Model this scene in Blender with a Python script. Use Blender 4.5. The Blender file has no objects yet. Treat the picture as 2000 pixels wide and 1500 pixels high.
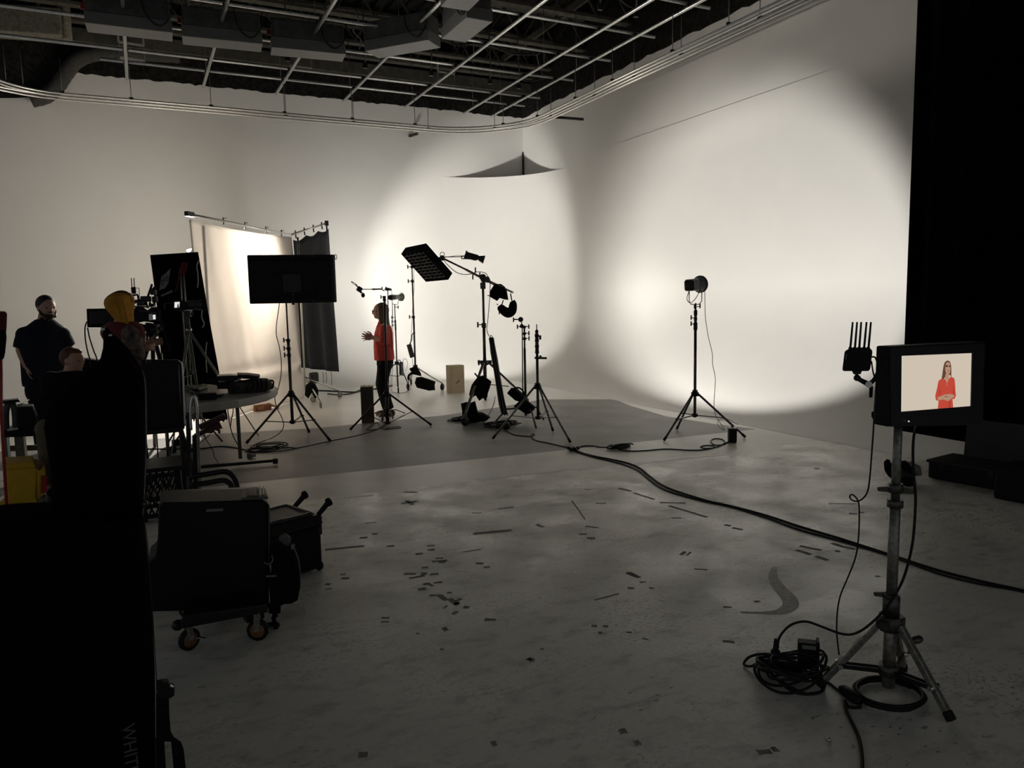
import bpy, bmesh, math, random
from mathutils import Vector, Matrix, noise
random.seed(7)
SC = bpy.context.scene
COL = SC.collection
PI = math.pi

# ------------------------------------------------------------------ camera (surveyed from the stage's own vanishing points)
FPX = 1457.4                                   # focal length for a 2000 px wide frame
YAW, PITCH, ROLL = map(math.radians, (26.225, 6.32, -1.122))
CAM = Vector((0, 0, 1.6))
_f = Vector((math.sin(YAW)*math.cos(PITCH), math.cos(YAW)*math.cos(PITCH), -math.sin(PITCH)))
_r = Vector((math.cos(YAW), -math.sin(YAW), 0))
_u = _r.cross(_f)
CR = math.cos(ROLL)*_r + math.sin(ROLL)*_u
CU = -math.sin(ROLL)*_r + math.cos(ROLL)*_u
CF = _f
cd = bpy.data.cameras.new('camera')
cam = bpy.data.objects.new('camera', cd)
COL.objects.link(cam)
cd.sensor_width = 36.0
cd.lens = FPX/2000*36.0
cd.clip_start = 0.05
cd.clip_end = 200
M4 = Matrix((CR, CU, -CF)).transposed().to_4x4()
M4.translation = CAM
cam.matrix_world = M4
SC.camera = cam

# ------------------------------------------------------------------ world, exposure
w = bpy.data.worlds.new('world')
SC.world = w
w.use_nodes = True
w.node_tree.nodes['Background'].inputs['Color'].default_value = (0.9, 0.95, 1.0, 1)
w.node_tree.nodes['Background'].inputs['Strength'].default_value = 0.12
SC.view_settings.view_transform = 'Standard'
SC.view_settings.look = 'None'
SC.view_settings.exposure = 0.30
SC.view_settings.gamma = 1.0
SC.view_settings.use_curve_mapping = False
SC.cycles.use_denoising = True
SC.cycles.max_bounces = 10
SC.cycles.diffuse_bounces = 7
SC.cycles.sample_clamp_indirect = 4.0

# lamp output (W): the two stand lamps that wash the cyclorama, the lamp behind the muslin, then two added fills
WASH_A, WASH_B, KEY, WALL_FILL, CORNER_FILL = 66, 148, 590, 50, 165

# ------------------------------------------------------------------ survey helpers: photograph point -> place on the stage
def ray(px, py):
    return (px-1000)/FPX*CR + (750-py)/FPX*CU + CF
def G(px, py, z=0.0):                          # on the horizontal plane z
    r = ray(px, py)
    return CAM + r*((z-CAM.z)/r.z)
def ON(px, py, axis, val):                     # on the plane x = val or y = val
    r = ray(px, py)
    return CAM + r*((val-CAM[axis])/r[axis])
def DEP(v):
    return (Vector(v)-CAM).dot(CF)
def XY(px, py, d):                             # point at viewing depth d
    return CAM + ray(px, py)*d
def V(xy, py):                                 # height on the vertical through xy that shows at row py
    a = Vector((xy[0], xy[1], 0)) - CAM
    k = 750-py
    z = (k*CF.dot(a) - FPX*CU.dot(a))/(FPX*CU.z - k*CF.z)
    return Vector((xy[0], xy[1], z))
def AT(px, py, xy, push=0.0):                  # on the upright plane through xy that faces the camera
    n = Vector((xy[0], xy[1], 0))
    L = n.length
    n.normalize()
    r = ray(px, py)
    return CAM + r*((L+push)/n.dot(r))

# ------------------------------------------------------------------ materials
MATS = {}
def mat(name, col, rough=0.6, metal=0.0, var=0.15, scale=30.0, bump=0.0, spec=0.5, coat=0.0):
    m = bpy.data.materials.new(name)
    m.use_nodes = True
    nt = m.node_tree
    b = nt.nodes['Principled BSDF']
    b.inputs['Roughness'].default_value = rough
    b.inputs['Metallic'].default_value = metal
    b.inputs['Specular IOR Level'].default_value = spec
    if coat:
        b.inputs['Coat Weight'].default_value = coat
    tc = nt.nodes.new('ShaderNodeTexCoord')
    nz = nt.nodes.new('ShaderNodeTexNoise')
    nz.inputs['Scale'].default_value = scale
    nz.inputs['Detail'].default_value = 4
    nt.links.new(tc.outputs['Object'], nz.inputs['Vector'])
    rp = nt.nodes.new('ShaderNodeValToRGB')
    c = Vector(col)
    rp.color_ramp.elements[0].position = 0.3
    rp.color_ramp.elements[1].position = 0.7
    rp.color_ramp.elements[0].color = (*[x*(1-var) for x in c], 1)
    rp.color_ramp.elements[1].color = (*[min(1, x*(1+var)) for x in c], 1)
    nt.links.new(nz.outputs['Fac'], rp.inputs['Fac'])
    nt.links.new(rp.outputs['Color'], b.inputs['Base Color'])
    if bump:
        bp = nt.nodes.new('ShaderNodeBump')
        bp.inputs['Strength'].default_value = bump
        bp.inputs['Distance'].default_value = 0.01
        nt.links.new(nz.outputs['Fac'], bp.inputs['Height'])
        nt.links.new(bp.outputs['Normal'], b.inputs['Normal'])
    MATS[name] = m
    return m
def emit(name, col, strength):
    m = bpy.data.materials.new(name)
    m.use_nodes = True
    nt = m.node_tree
    nt.nodes.remove(nt.nodes['Principled BSDF'])
    e = nt.nodes.new('ShaderNodeEmission')
    e.inputs['Color'].default_value = (*col, 1)
    e.inputs['Strength'].default_value = strength
    nt.links.new(e.outputs['Emission'], nt.nodes['Material Output'].inputs['Surface'])
    MATS[name] = m
    return m
def lin(r, g, b):
    return tuple(((x/255+0.055)/1.055)**2.4 if x > 10 else x/255/12.92 for x in (r, g, b))

cyc_paint = mat('cyclorama_paint', (0.80, 0.785, 0.745), 0.75, var=0.015, scale=1.5, bump=0.02, spec=0.25)
black_wall = mat('black_acoustic_spray', (0.017, 0.016, 0.014), 0.95, var=0.6, scale=14, bump=1.0, spec=0.1)
roof_mat = mat('black_roof_paint', (0.02, 0.02, 0.018), 0.8, var=0.4, scale=6, bump=0.3, spec=0.2)
beam_mat = mat('sooty_beam_paint', (0.075, 0.07, 0.056), 0.8, var=0.3, scale=9, bump=0.3, spec=0.2)
duct_mat = mat('duct_insulation', (0.17, 0.16, 0.125), 0.9, var=0.3, scale=20, bump=0.5, spec=0.1)
box_mat = mat('fixture_grey_enamel', (0.125, 0.126, 0.124), 0.5, var=0.08, scale=12)
boxd_mat = mat('fixture_dark_side', (0.06, 0.06, 0.058), 0.7, var=0.3, scale=10, bump=0.2)
galv = mat('galvanised_steel', (0.62, 0.62, 0.60), 0.32, 0.85, var=0.2, scale=40)
track_mat = mat('track_aluminium', (0.80, 0.79, 0.75), 0.30, 0.75, var=0.1, scale=20)
wire_mat = mat('hanger_wire_steel', (0.16, 0.155, 0.14), 0.5, 0.4, var=0.2)
chrome = mat('chrome_steel', (0.62, 0.61, 0.58), 0.25, 0.95, var=0.12, scale=50)
stand_metal = mat('stand_dark_steel', (0.10, 0.095, 0.085), 0.38, 0.7, var=0.25, scale=40)
stand_worn = mat('stand_worn_steel', (0.26, 0.25, 0.22), 0.42, 0.75, var=0.35, scale=60)
blk = mat('black_plastic', (0.009, 0.009, 0.010), 0.55, var=0.3, scale=40, spec=0.22)
blkm = mat('black_metal', (0.013, 0.012, 0.012), 0.42, 0.2, var=0.3, scale=40)
blkf = mat('black_fabric', (0.009, 0.009, 0.010), 0.95, var=0.4, scale=90, bump=0.3, spec=0.1)
blkd = mat('black_duvetyne', (0.004, 0.004, 0.0045), 1.0, var=0.4, scale=60, bump=0.2, spec=0.02)
rubber = mat('black_rubber', (0.010, 0.010, 0.010), 0.6, var=0.3, scale=50, spec=0.3)
greycase = mat('grey_case_plastic', (0.10, 0.095, 0.085), 0.55, var=0.2, scale=50, bump=0.2)
darkgrey = mat('charcoal_fabric', (0.045, 0.045, 0.048), 0.95, var=0.2, scale=30, bump=0.3, spec=0.1)
tape_mat = mat('tape_residue', (0.24, 0.235, 0.21), 0.8, var=0.35, scale=60, spec=0.2)
white_tape = mat('white_floor_tape', (0.93, 0.92, 0.89), 0.5, var=0.06, scale=30)
whitep = mat('white_plastic', (0.62, 0.61, 0.58), 0.45, var=0.08)
redp = mat('red_paint', (0.32, 0.02, 0.018), 0.45, var=0.2)
redblouse = mat('coral_red_blouse', (0.66, 0.085, 0.065), 0.8, var=0.12, scale=14, bump=0.25, spec=0.2)
skin = mat('skin', (0.46, 0.27, 0.19), 0.55, var=0.08, scale=20)
skin_b = mat('fair_skin', (0.52, 0.29, 0.21), 0.55, var=0.08, scale=20)
hair_m = mat('light_brown_hair', (0.20, 0.12, 0.07), 0.55, var=0.3, scale=60, bump=0.4)
hair_d = mat('dark_brown_hair', (0.018, 0.012, 0.009), 0.6, var=0.3, scale=60, bump=0.4)
hair_g = mat('ginger_hair', (0.10, 0.035, 0.014), 0.6, var=0.3, scale=60, bump=0.4)
trouser = mat('black_trousers', (0.012, 0.012, 0.013), 0.9, var=0.3, scale=40, bump=0.2, spec=0.15)
navy = mat('navy_polo_cloth', (0.012, 0.014, 0.024), 0.9, var=0.25, scale=30, bump=0.2, spec=0.15)
khaki = mat('olive_trouser_cloth', (0.12, 0.105, 0.06), 0.9, var=0.25, scale=30, bump=0.3)
shoe_m = mat('maroon_shoe_leather', (0.07, 0.025, 0.022), 0.45, var=0.2)
mustard = mat('mustard_scarf_cloth', (0.50, 0.24, 0.035), 0.9, var=0.15, scale=18, bump=0.3, spec=0.15)
maroon = mat('dark_red_cloth', (0.11, 0.010, 0.014), 0.9, var=0.2, scale=20, bump=0.3)
brownp = mat('brown_print_sleeve', (0.10, 0.075, 0.06), 0.9, var=0.7, scale=22, bump=0.3)
ply = mat('birch_plywood', (0.56, 0.45, 0.29), 0.6, var=0.07, scale=6)
yellowp = mat('yellow_plastic', (0.60, 0.38, 0.012), 0.5, var=0.1, scale=12)
tabletop = mat('grey_table_plastic', (0.33, 0.32, 0.29), 0.5, var=0.08, scale=60, bump=0.1)
camo = mat('camo_bag_cloth', (0.055, 0.05, 0.038), 0.9, var=0.75, scale=16, bump=0.4)
cardboard = mat('brown_cardboard', (0.30, 0.12, 0.055), 0.85, var=0.1, scale=10)
strapm = mat('dull_red_plastic', (0.05, 0.014, 0.010), 0.7, var=0.3)
lamp_grey = mat('lamp_housing_grey', (0.30, 0.31, 0.28), 0.45, 0.3, var=0.1)
inkm = mat('marker_ink', (0.02, 0.018, 0.016), 0.7)
orangew = mat('amber_caster_wheel', (0.22, 0.10, 0.035), 0.5, var=0.2)
lensm = mat('lens_grey_barrel', (0.05, 0.05, 0.052), 0.45, 0.2, var=0.2)
glass_m = mat('dark_spectacle_frame', (0.05, 0.035, 0.03), 0.4)
stickerm = mat('pale_grey_sticker', (0.22, 0.22, 0.21), 0.7, var=0.2)
ltext = mat('faded_grey_print', (0.09, 0.095, 0.09), 0.8, var=0.3, scale=60)
lamp_on = emit('lit_lamp_face', (1.0, 0.95, 0.86), 30.0)
lcd_on = emit('lit_camera_screen', (0.85, 0.85, 0.82), 0.75)
lcd_dim = emit('dim_camera_screen', (0.5, 0.55, 0.55), 0.10)

def wood_mat():
    m = mat('walnut_stained_plywood', (0.085, 0.055, 0.03), 0.55, var=0.3, scale=4)
    nt = m.node_tree
    nz = [n for n in nt.nodes if n.type == 'TEX_NOISE'][0]
    wv = nt.nodes.new('ShaderNodeTexWave')
    wv.inputs['Scale'].default_value = 5
    wv.inputs['Distortion'].default_value = 9
    wv.inputs['Detail'].default_value = 3
    mp = nt.nodes.new('ShaderNodeMapping')
    mp.inputs['Scale'].default_value = (3, 3, 0.6)
    tc = [n for n in nt.nodes if n.type == 'TEX_COORD'][0]
    nt.links.new(tc.outputs['Object'], mp.inputs['Vector'])
    nt.links.new(mp.outputs['Vector'], wv.inputs['Vector'])
    rp = [n for n in nt.nodes if n.type == 'VALTORGB'][0]
    nt.links.new(wv.outputs['Fac'], rp.inputs['Fac'])
    return m
walnut = wood_mat()

def cloth_translucent(name, col, trans):
    m = mat(name, col, 0.95, var=0.03, scale=5, bump=0.1, spec=0.1)
    nt = m.node_tree
    b = nt.nodes['Principled BSDF']
    t = nt.nodes.new('ShaderNodeBsdfTranslucent')
    t.inputs['Color'].default_value = (*col, 1)
    mx = nt.nodes.new('ShaderNodeMixShader')
    mx.inputs['Fac'].default_value = trans
    nt.links.new(b.outputs['BSDF'], mx.inputs[1])
    nt.links.new(t.outputs['BSDF'], mx.inputs[2])
    nt.links.new(mx.outputs['Shader'], nt.nodes['Material Output'].inputs['Surface'])
    return m
muslin_m = cloth_translucent('bleached_muslin', (0.86, 0.82, 0.77), 0.45)

def concrete_mat():
    m = mat('worn_painted_concrete', (0.80, 0.77, 0.685), 0.4, var=0.14, scale=1.1, spec=0.4)
    nt = m.node_tree
    b = nt.nodes['Principled BSDF']
    tc = [n for n in nt.nodes if n.type == 'TEX_COORD'][0]
    rp = [n for n in nt.nodes if n.type == 'VALTORGB'][0]
    col = rp.outputs['Color']
    def layer(prev, scale, detail, lo, hi, dark, stretch=(1, 1, 1), rot=0.0, gate=None):
        mp = nt.nodes.new('ShaderNodeMapping')
        mp.inputs['Scale'].default_value = stretch
        mp.inputs['Rotation'].default_value = (0, 0, rot)
        nt.links.new(tc.outputs['Object'], mp.inputs['Vector'])
        nz = nt.nodes.new('ShaderNodeTexNoise')
        nz.inputs['Scale'].default_value = scale
        nz.inputs['Detail'].default_value = detail
        nz.inputs['Roughness'].default_value = 0.65
        nt.links.new(mp.outputs['Vector'], nz.inputs['Vector'])
        r = nt.nodes.new('ShaderNodeMapRange')
        r.inputs['From Min'].default_value = lo
        r.inputs['From Max'].default_value = hi
        nt.links.new(nz.outputs['Fac'], r.inputs['Value'])
        fac = r.outputs['Result']
        if gate:
            g = nt.nodes.new('ShaderNodeTexNoise')
            g.inputs['Scale'].default_value = gate
            g.inputs['Detail'].default_value = 3
            nt.links.new(tc.outputs['Object'], g.inputs['Vector'])
            gr = nt.nodes.new('ShaderNodeMapRange')
            gr.inputs['From Min'].default_value = 0.47
            gr.inputs['From Max'].default_value = 0.66
            nt.links.new(g.outputs['Fac'], gr.inputs['Value'])
            mu = nt.nodes.new('ShaderNodeMath')
            mu.operation = 'MULTIPLY'
            nt.links.new(fac, mu.inputs[0])
            nt.links.new(gr.outputs['Result'], mu.inputs[1])
            fac = mu.outputs[0]
        mx = nt.nodes.new('ShaderNodeMixRGB')
        mx.inputs['Color2'].default_value = (*dark, 1)
        nt.links.new(fac, mx.inputs['Fac'])
        nt.links.new(prev, mx.inputs['Color1'])
        return mx.outputs['Color']
    col = layer(col, 6, 6, 0.50, 0.72, (0.46, 0.44, 0.385), (1, 1.8, 1), 0.3)
    col = layer(col, 42, 5, 0.55, 0.63, (0.20, 0.19, 0.17), (1, 1.4, 1), 0.0, gate=1.1)
    col = layer(col, 15, 5, 0.61, 0.65, (0.20, 0.19, 0.165), (1, 2.2, 1), 0.5, gate=0.8)
    col = layer(col, 3, 5, 0.56, 0.75, (0.62, 0.60, 0.53), (1, 1, 1), 0.0)
    nt.links.new(col, b.inputs['Base Color'])
    nz = nt.nodes.new('ShaderNodeTexNoise')
    nz.inputs['Scale'].default_value = 2.5
    nz.inputs['Detail'].default_value = 5
    nt.links.new(tc.outputs['Object'], nz.inputs['Vector'])
    r = nt.nodes.new('ShaderNodeMapRange')
    r.inputs['From Min'].default_value = 0.35
    r.inputs['From Max'].default_value = 0.65
    r.inputs['To Min'].default_value = 0.26
    r.inputs['To Max'].default_value = 0.50
    nt.links.new(nz.outputs['Fac'], r.inputs['Value'])
    nt.links.new(r.outputs['Result'], b.inputs['Roughness'])
    bp = nt.nodes.new('ShaderNodeBump')
    bp.inputs['Strength'].default_value = 0.12
    bp.inputs['Distance'].default_value = 0.01
    nz2 = nt.nodes.new('ShaderNodeTexNoise')
    nz2.inputs['Scale'].default_value = 35
    nz2.inputs['Detail'].default_value = 6
    nt.links.new(tc.outputs['Object'], nz2.inputs['Vector'])
    nt.links.new(nz2.outputs['Fac'], bp.inputs['Height'])
    nt.links.new(bp.outputs['Normal'], b.inputs['Normal'])
    return m
concrete = concrete_mat()
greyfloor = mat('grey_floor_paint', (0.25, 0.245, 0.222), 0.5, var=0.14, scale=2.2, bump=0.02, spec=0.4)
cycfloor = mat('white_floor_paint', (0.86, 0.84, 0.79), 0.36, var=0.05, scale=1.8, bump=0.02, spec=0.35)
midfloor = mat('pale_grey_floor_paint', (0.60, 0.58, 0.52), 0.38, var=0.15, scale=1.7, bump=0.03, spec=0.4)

# ------------------------------------------------------------------ mesh builder
def frame_of(d):
    d = d.normalized()
    a = Vector((0, 0, 1)) if abs(d.z) < 0.9 else Vector((1, 0, 0))
    x = a.cross(d).normalized()
    return x, d.cross(x)
def smooth_path(pts, n=6):                     # Catmull-Rom
    pts = [Vector(p) for p in pts]
    if len(pts) < 3:
        return pts
    out = []
    for i in range(len(pts)-1):
        p0 = pts[max(i-1, 0)]; p1 = pts[i]; p2 = pts[i+1]; p3 = pts[min(i+2, len(pts)-1)]
        for k in range(n):
            t = k/n
            out.append(0.5*((2*p1)+(p2-p0)*t+(2*p0-5*p1+4*p2-p3)*t*t+(3*p1-p0-3*p2+p3)*t*t*t))
    out.append(pts[-1])
    return out
class MB:
    def __init__(s):
        s.v = []; s.f = []; s.mi = []; s.sm = []; s.mk = []
    def mark(s):                               # a new separate piece starts here
        s.mk.append((len(s.v), len(s.f)))
        return s
    def add(s, vs, fs, smooth=False, mi=0):
        o = len(s.v)
        s.v += [Vector(q) for q in vs]
        for f in fs:
            s.f.append([o+i for i in f]); s.mi.append(mi); s.sm.append(smooth)
        return s
    def tube(s, pts, r, n=8, mi=0, cap=True):
        pts = [Vector(p) for p in pts]
        m = len(pts)
        rs = r if isinstance(r, (list, tuple)) else [r]*m
        vs = []
        d = pts[1]-pts[0]
        x, y = frame_of(d)
        for i, p in enumerate(pts):
            if i == 0: t = pts[1]-pts[0]
            elif i == m-1: t = pts[-1]-pts[-2]
            else:
                t = (pts[i+1]-pts[i]).normalized()+(pts[i]-pts[i-1]).normalized()
            if t.length < 1e-9: t = d
            t.normalize()
            x = (x-t*x.dot(t))
            if x.length < 1e-6: x, y = frame_of(t)
            x.normalize(); y = t.cross(x)
            for k in range(n):
                a = 2*PI*k/n
                vs.append(p+(x*math.cos(a)+y*math.sin(a))*rs[i])
        fs = []
        for i in range(m-1):
            for k in range(n):
                fs.append((i*n+k, i*n+(k+1) % n, (i+1)*n+(k+1) % n, (i+1)*n+k))
        s.add(vs, fs, True, mi)
        if cap:
            s.add(vs[:n], [tuple(range(n))[::-1]], False, mi)
            s.add(vs[-n:], [tuple(range(n))], False, mi)
        return s
    def box(s, c, size, R=None, mi=0):
        c = Vector(c)
        R = R or Matrix.Identity(3)
        hx, hy, hz = [q/2 for q in size]
        vs = [c+R @ Vector((sx*hx, sy*hy, sz*hz)) for sx in (-1, 1) for sy in (-1, 1) for sz in (-1, 1)]
        fs = [(0, 1, 3, 2), (4, 6, 7, 5), (0, 4, 5, 1), (2, 3, 7, 6), (0, 2, 6, 4), (1, 5, 7, 3)]
        return s.add(vs, fs, False, mi)
    def bar(s, a, b, w, h, up=(0, 0, 1), mi=0):  # rectangular bar from a to b
        a = Vector(a); b = Vector(b)
        d = b-a
        x = d.normalized()
        y = Vector(up).cross(x)
        if y.length < 1e-4: y = Vector((0, 1, 0)).cross(x)
        y.normalize()
        z = x.cross(y)
        R = Matrix((x, y, z)).transposed()
        return s.box((a+b)/2, (d.length, w, h), R, mi)
    def prism(s, poly, off, mi=0):             # flat outline with thickness vector off
        poly = [Vector(p) for p in poly]
        off = Vector(off)
        n = len(poly)
        vs = poly+[p+off for p in poly]
        fs = [tuple(range(n))[::-1], tuple(range(n, 2*n))]
        fs += [(i, (i+1) % n, n+(i+1) % n, n+i) for i in range(n)]
        return s.add(vs, fs, False, mi)
    def lathe(s, a, b, prof, n=20, mi=0):      # prof: (t along a->b, radius)
        a = Vector(a); b = Vector(b)
        x, y = frame_of(b-a)
        vs = []
        for t, r in prof:
            p = a.lerp(b, t)
            for k in range(n):
                g = 2*PI*k/n
                vs.append(p+(x*math.cos(g)+y*math.sin(g))*max(r, 1e-4))
        m = len(prof)
        fs = [(i*n+k, i*n+(k+1) % n, (i+1)*n+(k+1) % n, (i+1)*n+k) for i in range(m-1) for k in range(n)]
        return s.add(vs, fs, True, mi)
    def ell(s, c, rx, ry, rz, R=None, nu=14, nv=9, mi=0, fn=None):
        c = Vector(c)
        R = R or Matrix.Identity(3)
        vs = []
        for j in range(nv+1):
            th = PI*j/nv
            for i in range(nu):
                ph = 2*PI*i/nu
                u = Vector((math.sin(th)*math.cos(ph), math.sin(th)*math.sin(ph), math.cos(th)))
                p = Vector((u.x*rx, u.y*ry, u.z*rz))
                if fn: p = fn(u, p)
                vs.append(c+R @ p)
        fs = [(j*nu+i, (j+1)*nu+i, (j+1)*nu+(i+1) % nu, j*nu+(i+1) % nu) for j in range(nv) for i in range(nu)]
        return s.add(vs, fs, True, mi)
    def loft(s, rings, n=20, cap=True, fold=0.0, nf=7, mi=0):
        # rings: (centre, half-axis vector a, half-axis vector b)
        vs = []
        for q, (c, a, b) in enumerate(rings):
            c = Vector(c); a = Vector(a); b = Vector(b)
            for k in range(n):
                g = 2*PI*k/n
                w_ = 1+fold*math.sin(nf*g+q*0.7)*(0.4+0.6*q/len(rings))
                vs.append(c+(a*math.cos(g)+b*math.sin(g))*w_)
        m = len(rings)
        fs = [(i*n+k, i*n+(k+1) % n, (i+1)*n+(k+1) % n, (i+1)*n+k) for i in range(m-1) for k in range(n)]
        if cap:
            fs.append(tuple(range(n))[::-1]); fs.append(tuple(range((m-1)*n, m*n)))
        return s.add(vs, fs, True, mi)
    def sheet(s, fn, nu, nv, thick=0.0, mi=0):   # fn(u,v) -> point
        vs = [Vector(fn(i/nu, j/nv)) for j in range(nv+1) for i in range(nu+1)]
        fs = [(j*(nu+1)+i, j*(nu+1)+i+1, (j+1)*(nu+1)+i+1, (j+1)*(nu+1)+i) for j in range(nv) for i in range(nu)]
        return s.add(vs, fs, True, mi)
    def wheel(s, c, axis, r, wd, mi=0, n=16):
        axis = Vector(axis).normalized()
        c = Vector(c)
        return s.lathe(c-axis*wd/2, c+axis*wd/2, [(0, 0.0), (0, r*0.8), (0.15, r), (0.85, r), (1, r*0.8), (1, 0.0)], n, mi)

ORIG = {}
def build(name, mb, m, parent=None, bevel=0.0, solid=0.0, kind=None, sub=0):
    me = bpy.data.meshes.new(name)
    org = ORIG.get(parent, Vector((0, 0, 0))) if parent else Vector((0, 0, 0))
    if parent is None and mb.v:
        lo = Vector((min(v.x for v in mb.v), min(v.y for v in mb.v), min(v.z for v in mb.v)))
        hi = Vector((max(v.x for v in mb.v), max(v.y for v in mb.v), max(v.z for v in mb.v)))
        org = Vector(((lo.x+hi.x)/2, (lo.y+hi.y)/2, lo.z))
    me.from_pydata([v-org for v in mb.v], [], mb.f)
    ms = m if isinstance(m, (list, tuple)) else [m]
    for q in ms: me.materials.append(q)
    me.polygons.foreach_set('material_index', mb.mi)
    me.polygons.foreach_set('use_smooth', mb.sm)
    bm = bmesh.new(); bm.from_mesh(me)
    bmesh.ops.remove_doubles(bm, verts=bm.verts, dist=1e-6)
    bmesh.ops.recalc_face_normals(bm, faces=bm.faces)
    bm.to_mesh(me); bm.free()
    o = bpy.data.objects.new(name, me)
    COL.objects.link(o)
    ORIG[o] = org
    if parent is not None:
        o.parent = parent
    else:
        o.location = org
    if solid:
        q = o.modifiers.new('thickness', 'SOLIDIFY'); q.thickness = solid; q.offset = 0
    if bevel:
        q = o.modifiers.new('soft_edges', 'BEVEL'); q.width = bevel; q.segments = 2; q.limit_method = 'ANGLE'
    if sub:
        q = o.modifiers.new('smooth_form', 'SUBSURF'); q.levels = sub; q.render_levels = sub
    if kind: o['kind'] = kind
    return o
def build_each(name, mb, m, parent=None, **k):   # one object per marked piece
    mk = mb.mk+[(len(mb.v), len(mb.f))]
    for (v0, f0), (v1, f1) in zip(mk[:-1], mk[1:]):
        q = MB()
        q.v = mb.v[v0:v1]; q.f = [[i-v0 for i in f] for f in mb.f[f0:f1]]; q.mi = mb.mi[f0:f1]; q.sm = mb.sm[f0:f1]
        build(name, q, m, parent, **k)
def thing(name, label, cat, loc, group=None):
    o = bpy.data.objects.new(name, None)
    o.empty_display_size = 0.1
    COL.objects.link(o)
    o.location = Vector(loc)
    ORIG[o] = Vector(loc)
    o['label'] = label; o['category'] = cat
    if group: o['group'] = group
    return o
def tag(o, label, cat, group=None):
    o['label'] = label; o['category'] = cat
    if group: o['group'] = group
    return o
def struct(o):
    o['kind'] = 'structure'
    return o
def rotz(a):
    return Matrix.Rotation(a, 3, 'Z')
def axes(fwd, up=(0, 0, 1)):                   # columns: right, forward, up
    f = Vector(fwd).normalized()
    r = f.cross(Vector(up)).normalized()
    return Matrix((r, f, r.cross(f))).transposed()
def viewdir(xy):
    return Vector((xy[0], xy[1], 0)).normalized()
def sidedir(xy):
    n = viewdir(xy)
    return Vector((n.y, -n.x, 0))
# ================================================================== the stage: floor, cyclorama, roof
YA, XB, RC, RF, ZW, ZC = 15.6, 8.08, 2.0, 1.4, 5.75, 4.33
fl = MB()
def zone(pts, mi):
    fl.add([(x, y, 0) for x, y in pts], [tuple(range(len(pts)))], False, mi)
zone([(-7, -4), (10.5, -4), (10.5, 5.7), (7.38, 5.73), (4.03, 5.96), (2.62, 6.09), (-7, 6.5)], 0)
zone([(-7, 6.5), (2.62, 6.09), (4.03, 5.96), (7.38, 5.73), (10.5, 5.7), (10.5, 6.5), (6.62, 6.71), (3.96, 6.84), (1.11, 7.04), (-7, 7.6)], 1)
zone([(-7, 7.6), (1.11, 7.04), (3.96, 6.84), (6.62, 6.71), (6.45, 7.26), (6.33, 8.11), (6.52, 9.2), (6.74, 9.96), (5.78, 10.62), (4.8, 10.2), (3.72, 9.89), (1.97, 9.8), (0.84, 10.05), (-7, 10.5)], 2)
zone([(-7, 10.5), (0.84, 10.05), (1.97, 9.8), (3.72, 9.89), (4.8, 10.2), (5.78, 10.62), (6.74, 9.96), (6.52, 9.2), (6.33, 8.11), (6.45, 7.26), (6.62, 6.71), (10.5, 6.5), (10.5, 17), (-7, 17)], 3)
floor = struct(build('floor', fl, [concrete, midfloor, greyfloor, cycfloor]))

def prof(zmax):                                # cove: (distance in from the wall, height)
    p = [(RF*(1-math.sin(t)), RF*(1-math.cos(t))) for t in [PI/2*k/16 for k in range(17)]]
    return p+[(0, z) for z in (1.8, 2.4, 3.0, 3.6, zmax)]
def sweep(path, zmax):
    pr = prof(zmax)
    mb = MB()
    vs = [Vector((p[0]+nv[0]*o, p[1]+nv[1]*o, z+0.002)) for p, nv in path for o, z in pr]
    k = len(pr)
    fs = [(i*k+j, (i+1)*k+j, (i+1)*k+j+1, i*k+j+1) for i in range(len(path)-1) for j in range(k-1)]
    mb.add(vs, fs, True)
    return mb
xt, yt = XB-RC, YA-RC
a = sweep([((-7+(xt+7)*i/12, YA), (0, -1)) for i in range(13)], ZW)
a.add([(xt, YA, 0), (XB+.03, YA, 0), (XB+.03, YA, ZW), (xt, YA, ZW)], [(0, 1, 2, 3)])
struct(build('wall_back', a, cyc_paint))
b = sweep([((XB, yt-(yt-2.0)*i/12), (-1, 0)) for i in range(13)], ZC+0.12)
b.add([(XB, YA, 0), (XB, yt, 0), (XB, yt, ZC+0.12), (XB, YA, ZC+0.12)], [(0, 1, 2, 3)])
b.add([(XB+0.012, YA, ZC+0.1), (XB+0.012, 2, ZC+0.1), (XB+0.012, 2, ZW+0.05), (XB+0.012, YA, ZW+0.05)], [(0, 1, 2, 3)])
struct(build('wall_right', b, cyc_paint))
arc = []
for i in range(25):
    t = PI/2*i/24
    arc.append(((xt+RC*math.sin(t), yt+RC*math.cos(t)), (-math.sin(t), -math.cos(t))))
c = sweep(arc, ZC)
struct(build('trim_1', c, cyc_paint))
# dark gap where the two walls meet above the rounded corner
zr0, zr1 = ZC, V((XB, YA), 298).z
g = MB().box((XB-0.008, YA-0.008, (zr0+zr1)/2), (0.03, 0.03, zr1-zr0))
struct(build('trim_2', g, blkm))

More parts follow.
